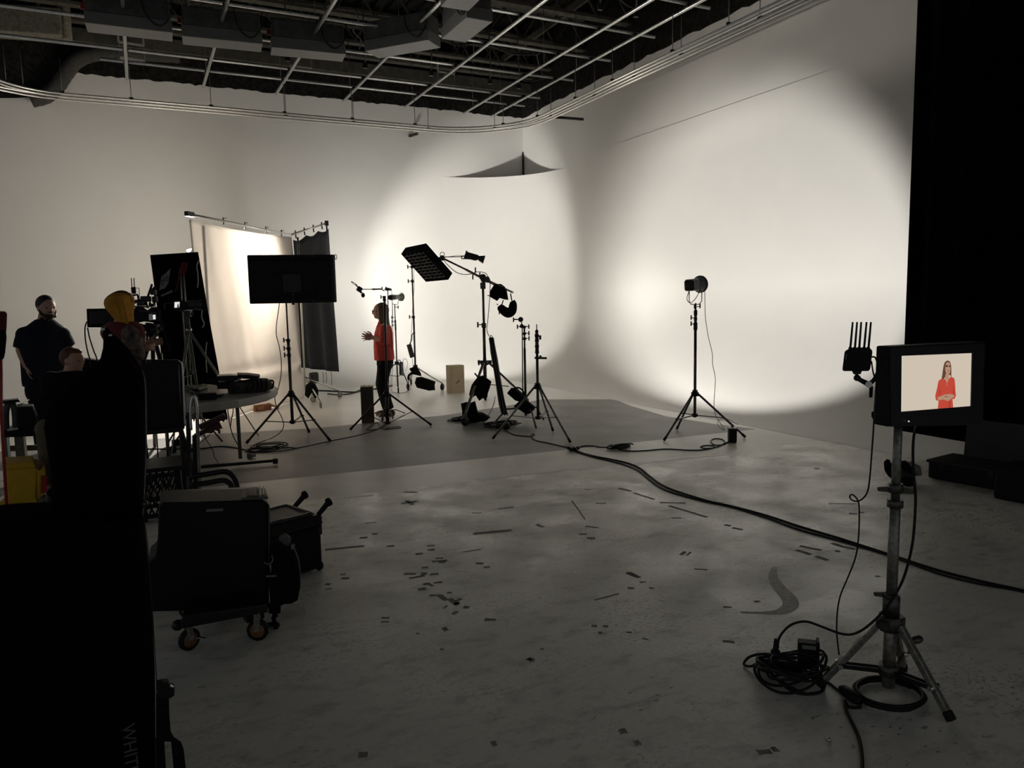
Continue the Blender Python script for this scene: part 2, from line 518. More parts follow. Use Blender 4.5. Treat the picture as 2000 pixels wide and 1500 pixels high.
# black sprayed band above the white, ragged lower edge
def band(p0, p1, inward, n=90):
    p0 = Vector(p0); p1 = Vector(p1)
    mb = MB(); vs = []
    for i in range(n+1):
        q = p0.lerp(p1, i/n)
        vs.append(q+Vector((0, 0, random.uniform(-0.025, 0.02)))); vs.append(Vector((q.x, q.y, 7.6)))
    vs2 = [q+Vector(inward)*-0.05 for q in vs]
    m = len(vs)
    fs = [(2*i, 2*i+2, 2*i+3, 2*i+1) for i in range(n)]+[(m+2*i, m+2*i+1, m+2*i+3, m+2*i+2) for i in range(n)]
    fs += [(2*i, m+2*i, m+2*i+2, 2*i+2) for i in range(n)]
    return mb.add(vs+vs2, fs)
struct(build('trim_3', band((-0.9, YA-0.03, ZW), (XB, YA-0.03, ZW), (0, -1, 0)), black_wall))
struct(build('trim_4', band((XB-0.03, 2, ZW+0.0), (XB-0.03, YA, ZW), (-1, 0, 0)), black_wall))
# the black spray sweeps lower towards the left end of the back wall
low = [(130, 143), (118, 158), (103, 170), (85, 181), (62, 189), (30, 191), (0, 191), (-160, 185), (-400, 150), (-400, -60), (130, -60)]
struct(build('trim_5', MB().prism([ON(x, y, 1, YA-0.03) for x, y in low], (0, 0.02, 0)), black_wall))

# roof deck with ribs, and the beams below it
d = MB()
nx = 60
for i in range(nx):
    x0 = -7+17.5*i/nx; x1 = -7+17.5*(i+0.5)/nx; x2 = -7+17.5*(i+1)/nx
    d.add([(x0, -4, 7.5), (x1, -4, 7.5), (x1, 16, 7.5), (x0, 16, 7.5)], [(0, 1, 2, 3)])
    d.add([(x1, -4, 7.44), (x2, -4, 7.44), (x2, 16, 7.44), (x1, 16, 7.44)], [(0, 1, 2, 3)])
    d.add([(x1, -4, 7.44), (x1, 16, 7.44), (x1, 16, 7.5), (x1, -4, 7.5)], [(0, 1, 2, 3)])
    d.add([(x2, -4, 7.44), (x2, 16, 7.44), (x2, 16, 7.5), (x2, -4, 7.5)], [(0, 1, 2, 3)])
ceiling = struct(build('ceiling', d, roof_mat))
nb = 6
for y in (14.95, 14.2, 12.9, 11.4, 9.9, 8.4, 6.9):
    bm_ = MB()
    bm_.box((0.5, y, 6.42), (15.2, 0.16, 0.05)).box((0.5, y, 6.98), (15.2, 0.16, 0.05))
    x = -6.6
    while x < 7.5:                             # open web
        bm_.bar((x, y, 6.44), (x+0.35, y, 6.96), 0.03, 0.03, up=(0, 1, 0))
        bm_.bar((x+0.35, y, 6.96), (x+0.7, y, 6.44), 0.03, 0.03, up=(0, 1, 0))
        x += 0.7
    struct(build('trim_%d' % nb, bm_, beam_mat)); nb += 1
for x in (-1.5, 0.8, 3.0, 5.2, 7.0):           # bridging between the beams
    struct(build('trim_%d' % nb, MB().bar((x, 6.0, 6.7), (x+0.3, 15.4, 6.75), 0.05, 0.12), beam_mat)); nb += 1
# solid header by the back wall
struct(build('trim_%d' % nb, MB().box((0.5, 15.25, 6.25), (15.2, 0.3, 0.22)), beam_mat)); nb += 1

# duct box at the left and the flexible duct that curves down from it
t = thing('air_duct', 'boxy insulated grey duct hanging under the roof at far left', 'duct', ON(60, 40, 2, 6.05))
z0 = 6.0
p = [G(-60, 52, z0), G(126, 66, z0)]
build('duct_body', MB().bar(p[0]+Vector((0, .2, .18)), p[1]+Vector((0, .2, .18)), 0.42, 0.42), duct_mat, t, bevel=0.02)
build('end_collar', MB().tube([p[1]+Vector((.03, .1, -.06)), p[1]+Vector((.03, .1, .75))], 0.075, 10), duct_mat, t)
pts = smooth_path([ON(x, y, 1, 15.4) for x, y in ((60, 196), (90, 188), (112, 168), (130, 142), (150, 119), (185, 106), (240, 104), (300, 107), (350, 110))], 5)
fd = MB().tube(pts, [0.12+0.006*(i % 2) for i in range(len(pts))], 12)
tag(build('flexible_duct', fd, mat('dark_duct_skin', (0.05, 0.048, 0.042), 0.9, var=0.25, bump=0.3)), 'dark flexible duct curving down across the top of the back wall', 'duct')

# ================================================================== curtain along the right wall
CX, CY = 6.72, ON(1767, 700, 0, 6.72).y
CZ = ON(1800, 846, 0, CX).z
t = thing('stage_curtain', 'tall black stage curtain hanging at the right side of the stage', 'curtain', (CX, 2.0, CZ))
def cur(u, v):
    y = CY-u*7.5
    return (CX+0.04*math.sin(u*150)+0.025*math.sin(u*61+1), y, CZ+v*(4.80-CZ))
cb = MB().sheet(cur, 300, 6)
build('curtain_cloth', cb, blkd, t, solid=0.006)
build('hem_fold', MB().tube(smooth_path([(CX, CY+.02, CZ+.02), (CX+.02, CY-.5, CZ+.01), (CX-.03, CY-1.1, CZ+.02)], 4), 0.03, 8), blkd, t)
build('edge_band', MB().tube([(CX+.021, CY, CZ), (CX+.021, CY, 4.8)], 0.02, 8), blkd, t)
for k in range(24):
    yy = CY-.03-k*.31
    build('curtain_runner', MB().tube([(CX, yy, 4.78), (CX, yy, 4.83)], 0.012, 6), blkm, t)

# ================================================================== pipe grid
ZG = 5.43
PX = [13.5, 12.88, 11.66, 10.5, 9.33, 8.14, 6.95]
PY = [6.69, 6.08, 4.84, 3.65, 2.43, 1.22, 0.05]
near = ['nearest the back wall', 'second from the back wall', 'third from the back wall', 'fourth from the back wall', 'fifth from the back wall', 'sixth from the back wall', 'seventh from the back wall']
for i, y in enumerate(PX):
    x0 = 0.0 if i == 0 else -5.5
    x0 = G(195, 115, ZG).x if i == 0 else -5.5
    t = thing('grid_pipe', 'long steel ceiling grid pipe running along the back wall, ' + near[i], 'pipe', ((x0+7)/2, y, ZG), 'pipes of the ceiling grid')
    build('pipe', MB().tube([(x0, y, ZG), (3, y, ZG), (7.05, y, ZG)], 0.024, 10), galv, t)
    for x in PY:
        if x > x0:
            build('clamp', MB().box((x, y, ZG-0.028), (0.07, 0.07, 0.05)), blkm, t)
near2 = ['nearest the right wall', 'second from the right wall', 'third from the right wall', 'fourth from the right wall', 'fifth from the right wall', 'sixth from the right wall', 'seventh from the right wall', 'eighth from the right wall']
for i, x in enumerate(PY):
    t = thing('grid_pipe', 'long steel ceiling grid pipe running towards the back wall, ' + near2[i], 'pipe', (x, 9, ZG-0.055), 'pipes of the ceiling grid')
    build('pipe', MB().tube([(x, 4.2, ZG-0.055), (x, 9, ZG-0.055), (x, 14.28, ZG-0.055)], 0.024, 10), galv, t)
    for y in (13.9, 11.0, 8.0):
        build('hanger', MB().tube([(x+0.03, y, ZG), (x+0.03, y, 6.4)], 0.006, 5), wire_mat, t)
for px, py0, py1, y in ((713, 40, 85, 12.3), (575, 20, 60, 11.4), (520, 175, 150, 13.4)):
    pass

# ================================================================== curtain tracks
ZT = 4.87
def track_path(off):
    ya = 13.72-off; xb = 6.80-off; r = 1.7-off*0.5
    pts = []
    x0 = -0.85; rb = 1.35-off*2.6
    for i in range(9):                          # left bend towards the camera
        t_ = PI/2*(1-i/8)
        pts.append(Vector((x0-rb*math.sin(t_), ya-rb*(1-math.cos(t_)), ZT)))
    pts.insert(0, Vector((x0-rb, ya-5.5, ZT)))
    for i in range(13):
        t_ = PI/2*i/12
        pts.append(Vector((xb-r+r*math.sin(t_), ya-r+r*math.cos(t_), ZT)))
    pts.append(Vector((xb, 3.0, ZT)))
    return pts
for off, word in ((0.0, 'outer'), (0.19, 'inner')):
    t = thing('curtain_track', 'bent double aluminium curtain track hung below the grid, the %s one' % word, 'curtain track', (3, 12, ZT), 'ceiling curtain tracks')
    pth = track_path(off)
    build('rail', MB().tube(pth, 0.017, 8), track_mat, t)
    build('rail_lip', MB().tube([q+Vector((0, 0, -0.045)) for q in pth], 0.014, 8), track_mat, t)
    if off == 0:
        rods = [(559, 165), (703, 178), (832, 195), (966, 187), (1082, 159), (1153, 120), (1236, 74), (1340, 18), (1483, -10)]
    else:
        rods = [(129, 90), (250, 145), (408, 145), (554, 170), (695, 178), (822, 195), (983, 187), (1050, 156), (1119, 114), (1200, 68), (1301, 10), (1442, -10), (46, 66), (12, 55)]
    for px, py in rods:
        best = None                              # the rod stands where its photograph column crosses the track
        for q0, q1 in zip(pth[:-1], pth[1:]):
            for k in range(25):
                q = q0.lerp(q1, k/25)
                v = q-CAM
                dd = v.dot(CF)
                if dd < 1: continue
                ex = abs(1000+FPX*v.dot(CR)/dd-px)
                if best is None or ex < best[0]: best = (ex, q)
        q = best[1]
        build('hanger_rod', MB().tube([q, Vector((q.x, q.y, ZG-0.05))], 0.006, 5), wire_mat, t)
        build('rod_clip', MB().box(q+Vector((0, 0, 0.02)), (0.06, 0.03, 0.03)), blkm, t)
# short black cross bars that tie the tracks to the wall side
for px0, py0, px1, py1, lab in ((1085, 229, 1139, 233, 'black stub bar reaching from the track bend towards the right wall'),):
    p0 = G(px0, py0, ZT); p1 = G(px1, py1, ZT)
    tag(build('track_stub', MB().tube([p0, p1], 0.025, 8), blkm), lab, 'bar')
p0 = ON(801, 265, 1, YA-0.05); p1 = ON(815, 261, 1, YA-0.3)
tag(build('wall_bracket', MB().bar(p0+Vector((0, 0.04, 0)), p1, 0.05, 0.05), beam_mat), 'small brown bracket stub on the white back wall under the track', 'bracket')
for q0, q1 in (((1000, 335), (1013, 340)), ((1072, 345), (1115, 352))):
    pass

# ================================================================== grey box fixtures hung in a row under the grid
def fixture(c0, c1, hgt, label, zb=5.12, wid=0.36):
    c0 = G(*c0, zb); c1 = G(*c1, zb)             # front lower edge
    d_ = (c1-c0).normalized()
    back = Vector((-d_.y, d_.x, 0))
    if back.y < 0: back = -back
    m_ = (c0+c1)/2+back*wid/2
    L = (c1-c0).length
    R = Matrix((d_, back, Vector((0, 0, 1)))).transposed()
    t = thing('box_light', label, 'studio light', m_+Vector((0, 0, 0)), 'grey box lights under the grid')
    build('diffuser_tray', MB().box(m_+Vector((0, 0, 0.075)), (L, wid, 0.15), R), box_mat, t, bevel=0.008)
    build('housing', MB().prism([m_+R @ Vector((sx*L/2*k, sy*wid/2*k, z)) for sx, sy, k, z in ((-1, -1, .97, .15), (1, -1, .97, .15), (1, 1, .97, .15), (-1, 1, .97, .15))], (0, 0, hgt)), boxd_mat, t, bevel=0.02)
    for k in (-0.35, 0.35):
        q = m_+d_*L*k+Vector((0, 0, 0.15+hgt))
        build('yoke_hook', MB().tube([q-Vector((0, 0, .02)), q+Vector((0, 0, max(0.06, ZG-q.z)))], 0.014, 6), wire_mat, t)
    build('red_safety_tag', MB().box(m_-d_*(L/2+0.02)+Vector((0, 0, .25)), (0.05, 0.03, 0.07), R), redp, t)
    # looping lead on the face
    f0 = m_+d_*L*0.15-back*(wid/2+0.02)
    build('power_lead', MB().tube(smooth_path([f0+Vector((0, 0, .42)), f0+d_*0.05+Vector((0, 0, .18)), f0+d_*0.2+Vector((0, 0, .06)), f0+d_*0.34+Vector((0, 0, .2)), f0+d_*0.36+Vector((0, 0, .4))], 5), 0.009, 6), rubber, t)
fixture((165, 44), (337, 64), 0.24, 'grey box light under the grid, leftmost of the row')
fixture((355, 70), (513, 86), 0.24, 'grey box light under the grid, second in the row from left')
fixture((531, 92), (676, 106), 0.24, 'grey box light under the grid, third in the row from left')
fixture((712, 100), (836, 78), 0.24, 'grey box light under the grid, slanted at the bend of the row')
fixture((862, 76), (912, 34), 0.24, 'pale undersided box light under the grid, turned along the right wall')
fixture((915, 22), (960, -22), 0.24, 'grey box light under the grid, cut off by the top frame edge')

# small strip fixtures and brackets between grid and back wall
def strip(px0, py0, px1, py1, label):
    y = 14.75
    p0 = ON(px0, py0, 1, y); p1 = ON(px1, py1, 1, y)
    t = thing('strip_light', label, 'strip light', (p0+p1)/2, 'strip lights by the back wall')
    build('tube_tray', MB().bar(p0, p1, 0.10, 0.05), mat('pale_fixture_enamel', (0.32, 0.31, 0.28), 0.5, var=0.1) if 'pale_fixture_enamel' not in MATS else MATS['pale_fixture_enamel'], t, bevel=0.006)
    u = Vector((0, 0, 0.27))
    br = MB()
    br.bar(p0+u, p1+u, 0.03, 0.03).bar(p0+u, p0+u+Vector((0, 0, .14)), 0.03, 0.03).bar(p1+u, p1+u+Vector((0, 0, .14)), 0.03, 0.03)
    build('hanging_bracket', br, MATS['pale_fixture_enamel'], t)
    for q in (p0, p1):
        build('drop_wire', MB().tube([q, Vector((q.x, q.y, 7.46))], 0.005, 5), wire_mat, t)
strip(234, 114, 283, 121, 'pale strip light by the back wall, leftmost of three')
strip(566, 130, 609, 136, 'pale strip light by the back wall, middle of three')
strip(856, 166, 888, 171, 'pale strip light by the back wall, nearest the corner')

# slack cables and little hardware up in the grid
def cable_on(pts, r, label, name='slack_cable', m=rubber, cat='cable'):
    return tag(build(name, MB().tube(smooth_path(pts, 6), r, 6), m), label, cat)
cable_on([G(x, y, ZG+0.06) for x, y in ((862, 75), (890, 88), (925, 85), (960, 90), (1000, 105), (1045, 106), (1055, 102))], 0.012, 'black cable sagging along the grid pipes above the corner')
cable_on([G(x, y, ZG+0.06) for x, y in ((1048, 105), (1055, 135), (1062, 152), (1030, 158), (1015, 152))], 0.012, 'black cable dangling from the grid close to the track bend')
cable_on([G(x, y, ZG+0.08) for x, y in ((1208, -5), (1225, 10), (1245, 16), (1262, 8), (1264, -4))], 0.012, 'black cable loop hanging at the top edge of the grid')
cable_on([G(x, y, ZG+0.08) for x, y in ((690, 15), (700, 40), (690, 60), (705, 78), (702, 95))], 0.01, 'black lead dropping between the box lights')
i = 0
for px, py, lab in ((713, 132, 'third along'), (842, 147, 'fourth along'), (957, 163, 'by the pale strip light'), (1013, 172, 'nearest the corner'), (1172, 18, 'above the right wall track'), (1242, 32, 'farthest right'), (562, 118, 'second along')):
    q = G(px, py, ZG)
    t = thing('beam_clamp', 'small black clamp with drop chain on the grid, ' + lab, 'clamp', q, 'drop clamps on the grid')
    build('clamp_jaw', MB().box(q+Vector((0, 0, .03)), (0.07, 0.05, 0.08)), blkm, t)
    build('drop_chain', MB().tube([q+Vector((0, 0, .05)), q+Vector((0.02, 0, .25)), q+Vector((-.01, 0, 1.0))], 0.012, 5), wire_mat, t)

# ================================================================== floor marks
def mark(px0, py0, px1, py1, wpx, m=None, name='tape_mark'):
    a_ = G(px0, py0); b_ = G(px1, py1)
    wd = wpx*DEP(a_)/FPX
    d_ = (b_-a_)
    n_ = Vector((-d_.y, d_.x, 0)).normalized()
    # wpx is a height in the photograph: stretch it along the ground by the foreshortening
    s_ = wd/2/max(0.25, 0.35+0.65*abs(n_.dot(Vector((n_.y, -n_.x, 0)))))
    j = lambda: random.uniform(0.75, 1.15)
    pts = [a_+n_*s_*j(), b_+n_*s_*j(), b_-n_*s_*j(), a_-n_*s_*j()]
    mid = [(pts[0]+pts[1])/2+n_*s_*random.uniform(-.25, .2), (pts[2]+pts[3])/2-n_*s_*random.uniform(-.25, .2)]
    poly = [pts[0], mid[0], pts[1], pts[2], mid[1], pts[3]]
    o = build(name, MB().prism([q+Vector((0, 0, 0.0006)) for q in poly], (0, 0, 0.0006)), m or tape_mat, floor)
def z7(x, y): return 600+x*0.35, 850+y*0.35
def z8(x, y): return 1100+x*0.35, 850+y*0.35
for x0, y0, x1, y1, wp in ((928, 550, 1140, 530, 4), (100, 640, 318, 618, 4), (525, 383, 612, 368, 2.5), (555, 365, 590, 388, 3), (540, 774, 606, 774, 3), (570, 799, 655, 783, 3), (633, 775, 668, 772, 4), (685, 778, 733, 773, 3.5),
                           (646, 833, 680, 828, 3), (675, 826, 702, 842, 2.5), (706, 825, 754, 819, 3), (620, 862, 664, 856, 4.5), (682, 894, 742, 892, 3), (738, 892, 776, 922, 4), (780, 880, 806, 880, 3), (794, 912, 838, 945, 4), (840, 915, 856, 920, 5),
                           (830, 950, 838, 932, 3), (766, 958, 778, 960, 6), (820, 988, 836, 992, 6), (872, 958, 906, 960, 4), (695, 705, 780, 698, 3), (716, 688, 760, 686, 3), (736, 706, 774, 706, 6), (668, 616, 710, 615, 2), (672, 640, 712, 639, 3), (604, 664, 645, 660, 3),
                           (414, 1018, 460, 1018, 2.5), (412, 1041, 456, 1041, 1.5), (990, 1028, 1052, 1030, 4), (606, 1108, 628, 1107, 2), (740, 1195, 762, 1195, 3), (640, 740, 676, 736, 3), (442, 620, 486, 617, 3), (292, 573, 336, 571, 3), (362, 552, 394, 550, 3),
                           (322, 491, 384, 486, 1.5), (1066, 411, 1152, 400, 2), (1280, 498, 1318, 513, 3), (920, 434, 972, 433, 1.5), (1610, 380, 1668, 380, 2), (1554, 508, 1622, 516, 3), (1562, 574, 1606, 576, 4), (1520, 552, 1560, 554, 2.5), (1606, 920, 1740, 884, 1.5), (1790, 765, 1850, 795, 4),
                           (1788, 852, 1824, 854, 3), (1908, 852, 1936, 853, 3), (1855, 822, 1890, 818, 2), (1586, 1064, 1616, 1065, 3), (1650, 1066, 1680, 1068, 4), (1624, 1103, 1648, 1103, 3), (1778, 1100, 1808, 1101, 1.5), (1300, 1194, 1320, 1194, 2.5), (984, 738, 1020, 734, 2.5), (940, 714, 984, 716, 3), (870, 652, 970, 636, 1.5),
                           (186, 778, 214, 776, 3), (190, 800, 234, 798, 3), (102, 858, 136, 857, 2), (104, 830, 130, 832, 3), (1220, 1252, 1268, 1250, 2), (545, 316, 612, 320, 2)):
    mark(*z7(x0, y0), *z7(x1, y1), wp)
for x0, y0, x1, y1, wp in ((540, 376, 682, 379, 2.5), (590, 394, 800, 458, 3), (606, 462, 660, 462, 2), (898, 500, 935, 506, 3), (944, 518, 1000, 528, 3), (310, 296, 376, 312, 3), (394, 322, 508, 358, 2.5), (655, 668, 682, 650, 2.5), (690, 672, 712, 652, 2),
                           (1300, 640, 1382, 666, 4), (1320, 618, 1440, 642, 4), (1410, 676, 1478, 698, 4), (1500, 602, 1570, 626, 4), (1572, 626, 1630, 636, 4), (1516, 646, 1546, 648, 3), (1596, 438, 1640, 440, 3), (1650, 430, 1680, 434, 2.5), (1480, 382, 1638, 384, 1.3), (360, 768, 424, 794, 4),
                           (890, 1150, 956, 1156, 4), (892, 958, 940, 960, 2), (730, 746, 802, 750, 2), (1400, 186, 1430, 188, 2), (1066, 930, 1096, 926, 3), (360, 1100, 382, 1102, 1.6), (440, 1134, 476, 1140, 1.4), (1284, 498, 1312, 515, 1.2), (120, 302, 155, 304, 2), (1740, 786, 1770, 788, 2), (48, 366, 122, 470, 1.0)):
    mark(*z8(x0, y0), *z8(x1, y1), wp)
for x, y, l in ((1480, 1470, 26), (1508, 1465, 10), (960, 1453, 9), (1210, 1430, 14), (1240, 1452, 10), (700, 1475, 18), (865, 1230, 9), (1032, 1290, 8)):
    mark(x, y, x+l, y-2, 6)
mark(930, 937, 1172, 910, 5.0, white_tape, 'tape_line')
mark(1228, 907, 1420, 887, 3.5, white_tape, 'tape_line')
mark(640, 975, 730, 967, 3.0, white_tape, 'tape_line')
# curved smear of dried paint
sm = MB()
pp = smooth_path([G(*z8(x, y)) for x, y in ((1180, 735), (1172, 790), (1205, 850), (1255, 905), (1268, 950), (1215, 985), (1120, 992), (990, 988))], 5)
wds = [0.012+0.03*math.sin(PI*min(1, i/len(pp)*1.15)) for i in range(len(pp))]
vs = []
for i, q in enumerate(pp):
    d_ = (pp[min(i+1, len(pp)-1)]-pp[max(i-1, 0)]); n_ = Vector((-d_.y, d_.x, 0)).normalized()
    vs += [q+n_*wds[i]+Vector((0, 0, .001)), q-n_*wds[i]+Vector((0, 0, .001))]
sm.add(vs, [(2*i, 2*i+1, 2*i+3, 2*i+2) for i in range(len(pp)-1)])
build('paint_smear', sm, mat('grey_paint_smear', (0.40, 0.385, 0.34), 0.6, var=0.3, scale=30), floor)
q = G(1619, 1449)
tag(build('small_ball', MB().ell(q+Vector((0, 0, .008)), .009, .009, .009), galv), 'tiny pale ball lying alone on the concrete floor in front', 'ball')
# ================================================================== stand helpers
def knob(mb, p, d, L=0.05, r=0.016):
    """tee-handled lock knob sticking out along d"""
    d = Vector(d).normalized()
    mb.mark().tube([p, p+d*L], r*0.35, 6)
    u = Vector((0, 0, 1))
    mb.tube([p+d*L-u*r*1.6, p+d*L+u*r*1.6], r*0.5, 6)
def pole_sections(t, xy, rows, m, name='pole_section'):
    """rows: (photo row top, row bottom, radius)"""
    for y0, y1, r in rows:
        build(name, MB().tube([V(xy, y0), V(xy, y1)], r, 12), m, t)
def tripod(t, xy, hub_row, bottom_row, feet, m, leg_r=0.011, brace_r=0.008, hub_r=0.035, foot_m=rubber, brace_at=0.55, braces=True, worn=None):
    hub = V(xy, hub_row); bot = V(xy, bottom_row)
    build('leg_collar', MB().tube([hub-Vector((0, 0, .02)), hub+Vector((0, 0, .025))], hub_r, 12).tube([hub+Vector((0, 0, .025)), hub+Vector((0, 0, .05))], hub_r*0.7, 10), blkm, t)
    if braces:
        build('brace_collar', MB().tube([bot-Vector((0, 0, .015)), bot+Vector((0, 0, .02))], hub_r*0.8, 12), blkm, t)
    for i, ft in enumerate(feet):
        ft = Vector(ft)
        d_ = Vector((ft.x-hub.x, ft.y-hub.y, 0)).normalized()
        h0 = hub+d_*hub_r*0.9
        tip = ft+Vector((0, 0, leg_r))
        q = h0.lerp(tip, 0.93)
        lg = build('leg', MB().tube([h0, q], leg_r, 10), m, t)
        build('rubber_foot', MB().tube([q, tip], leg_r*1.25, 10), foot_m, lg)
        if braces:
            k = h0.lerp(tip, brace_at)
            br = MB().bar(bot+d_*hub_r*0.6, k, brace_r*2.2, brace_r*1.2)
            br.tube([k-Vector((-d_.y, d_.x, 0))*leg_r*1.8, k+Vector((-d_.y, d_.x, 0))*leg_r*1.8], leg_r*0.7, 8)
            build('brace', br, m, t)
def cent(pts):
    c_ = Vector((0, 0, 0))
    for p in pts: c_ += Vector(p)
    return c_/len(pts)
def place(px, row, depth):
    """ground position of a pole that shows at photo column px, row, at the given viewing depth"""
    p = XY(px, row, depth)
    return (p.x, p.y)
def cable(name, label, pts, r=0.006, m=rubber, n=6, cat='cable', group=None):
    return tag(build(name, MB().tube(smooth_path(pts, n), r, 7), m), label, cat, group)
def floor_cable(name, label, pix, r=0.006, lift=0.0, **k):
    return cable(name, label, [G(x, y)+Vector((0, 0, r+lift)) for x, y in pix], r, **k)
def coil(mb, c, rx, ry, turns, r, wob=0.12, z0=0.0, seed=1):
    rnd = random.Random(seed)
    pts = []
    for i in range(turns*14+1):
        a_ = 2*PI*i/14
        k = 1+wob*math.sin(a_*0.37+seed)+rnd.uniform(-.03, .03)
        pts.append(Vector((c[0]+rx*k*math.cos(a_), c[1]+ry*k*math.sin(a_), r+z0+(i/(turns*14))*r*2.2*turns*0.45)))
    mb.tube(smooth_path(pts, 2), r, 6)
    return mb
def sandbag(name, label, poly0, xy, thick, group=None, push=0.0, parent=None, m=blkf, nodes=None):
    """two saddle pouches: soft pillow from outline pixels"""
    pts = [AT(x, y, xy, push) for x, y in poly0]
    n_ = viewdir(xy)
    mb = MB()
    c_ = cent(pts)
    rings = []
    for k, (s_, o) in enumerate(((0.72, -0.5), (0.93, -0.36), (1.0, 0.0), (0.93, 0.36), (0.72, 0.5))):
        rings.append([c_+(p-c_)*s_+n_*thick*o for p in pts])
    n = len(pts)
    vs = [q for rg in rings for q in rg]
    fs = [(i*n+k, i*n+(k+1) % n, (i+1)*n+(k+1) % n, (i+1)*n+k) for i in range(4) for k in range(n)]
    fs += [tuple(range(n)), tuple(range(4*n, 5*n))[::-1]]
    vs = [Vector((v.x, v.y, max(v.z, 0.012))) for v in vs]
    mb.add(vs, fs, True)
    return mb

# ================================================================== front right: monitor stand, monitor, receiver
feet = [G(1598, 1345), G(1859, 1414), G(1765, 1314)]
dpt = DEP(cent(feet))
XYM = place(1735, 1330, dpt)
t = thing('monitor_stand', 'worn steel tripod light stand holding the lit production monitor', 'light stand', (XYM[0], XYM[1], 0))
pole_sections(t, XYM, ((826, 985, 0.0165), (980, 1190, 0.0205), (1185, 1340, 0.0245)), stand_worn)
cl = MB()
for r0, r1, rr in ((944, 962, .026), (975, 990, .030), (1163, 1200, .032), (1160, 1168, .028)):
    cl.mark().tube([V(XYM, r0), V(XYM, r1)], rr, 14)
build_each('lock_collar', cl, stand_metal, t)
s_ = sidedir(XYM)
for row, sg in ((957, -1), (957, 1), (1164, -1)):
    k = V(XYM, row)
    build('wing_knob', MB().prism([k+s_*sg*.02+Vector((0, 0, .012)), k+s_*sg*.066+Vector((0, 0, .004)), k+s_*sg*.062-Vector((0, 0, .012)), k+s_*sg*.02-Vector((0, 0, .012))], viewdir(XYM)*0.014), stand_metal, t, bevel=0.003)
hub = V(XYM, 1215); bot = V(XYM, 1308)
build('leg_collar', MB().tube([hub-Vector((0, 0, .03)), hub+Vector((0, 0, .03))], 0.045, 14).box(hub, (0.11, 0.05, 0.035)), stand_metal, t)
build('brace_collar', MB().tube([bot-Vector((0, 0, .02)), bot+Vector((0, 0, .025))], 0.038, 14), stand_metal, t)
for i, ft in enumerate(feet):
    d_ = Vector((ft.x-hub.x, ft.y-hub.y, 0)).normalized()
    h0 = hub+d_*0.04; tip = ft+Vector((0, 0, .012)); q = h0.lerp(tip, .9)
    lg = build('leg', MB().bar(h0, q, 0.026, 0.026), stand_worn, t, bevel=0.004)
    build('rubber_foot', MB().bar(q, tip, 0.03, 0.03), rubber, lg, bevel=0.005)
    k = h0.lerp(tip, .66)
    sd = Vector((-d_.y, d_.x, 0))*0.014
    build('brace', MB().bar(bot+d_*.03+sd, k+sd, 0.006, 0.018).bar(bot+d_*.03-sd, k-sd, 0.006, 0.018), blkm, t)
    build('brace_bolt', MB().tube([k-sd*2, k+sd*2], .01, 8), chrome, t)
k = hub.lerp(feet[1], .32)
build('leg_level_knob', MB().ell(AT(1790, 1249, XYM), 0.032, 0.02, 0.016).tube([k, AT(1782, 1249, XYM)], 0.007, 6), stand_metal, t)

# monitor: real plane, turned so its left side is nearer
mw = 0.36
dl, dr = dpt-0.19, dpt-0.02
PL = XY(1737, 755, dl); PR = XY(1922, 755, dr)
mx = Vector((PR.x-PL.x, PR.y-PL.y, 0)); mwid = mx.length; mx.normalize()
mn = Vector((-mx.y, mx.x, 0))
if mn.y < 0: mn = -mn                          # away from camera
zt = V((PL.x, PL.y), 677).z; zb = V((PL.x, PL.y), 834).z
MR = Matrix((mx, mn, Vector((0, 0, 1)))).transposed()
mc = Vector((PL.x, PL.y, 0))+mx*mwid/2
t = thing('production_monitor', 'black production monitor showing the woman in coral red on its lit screen', 'monitor', (mc.x, mc.y, zb))
hs = (zt-zb)
build('housing', MB().box(mc+mn*.035+Vector((0, 0, (zt+zb)/2)), (mwid, 0.07, hs), MR), blk, t, bevel=0.006)
def MP(px, py, off=0.0):                       # on the monitor's face
    o = Vector((PL.x, PL.y, 0)); r_ = ray(px, py)
    tt = (o-mn*off-CAM).dot(mn)/r_.dot(mn)
    return CAM+r_*tt
scr = [(1759.5, 695), (1897.5, 689.5), (1895, 793), (1758.5, 804)]
bz = MB()
outer = [MP(x, y, 0.0) for x, y in ((1738, 679), (1921, 672), (1918, 830), (1739, 833))]
inner = [MP(x, y, 0.0) for x, y in scr]
for i in range(4):
    j = (i+1) % 4
    bz.prism([outer[i], outer[j], inner[j], inner[i]], -mn*0.004)
build('bezel', bz, blkm, t)
ey = emit('screen_pale_backdrop', lin(206, 192, 174), 0.81)
e1 = emit('screen_hair', lin(96, 66, 52), 0.81)
e2 = emit('screen_face', lin(176, 138, 112), 0.81)
e3 = emit('screen_coral_blouse', lin(190, 72, 56), 0.81)
e4 = emit('screen_blouse_shade', lin(160, 52, 44), 0.81)
e5 = emit('screen_glasses', lin(84, 62, 52), 0.81)
e6 = emit('screen_lips', lin(160, 96, 88), 0.81)
e7 = emit('screen_backdrop_edge', lin(198, 206, 190), 0.81)
sp = MB()
def SPX(x, y): return 1730+x*0.095, 680+y*0.095
lay = [0]
def flat(poly, mi, z=True):
    lay[0] += 1
    o = 0.0004+0.00014*lay[0]
    sp.add([MP(*(SPX(x, y) if z else (x, y)), o) for x, y in poly], [tuple(range(len(poly)))], False, mi)
flat(scr, 0, False)
flat([(1759.5, 695), (1763, 694.8), (1762, 803.7), (1758.5, 804)], 7, False)
flat([(1275, 252), (1235, 268), (1205, 305), (1185, 380), (1170, 480), (1160, 560), (1145, 632), (1165, 645), (1205, 622), (1240, 560), (1330, 555), (1335, 615), (1348, 600), (1348, 420), (1340, 330), (1315, 272)], 1)
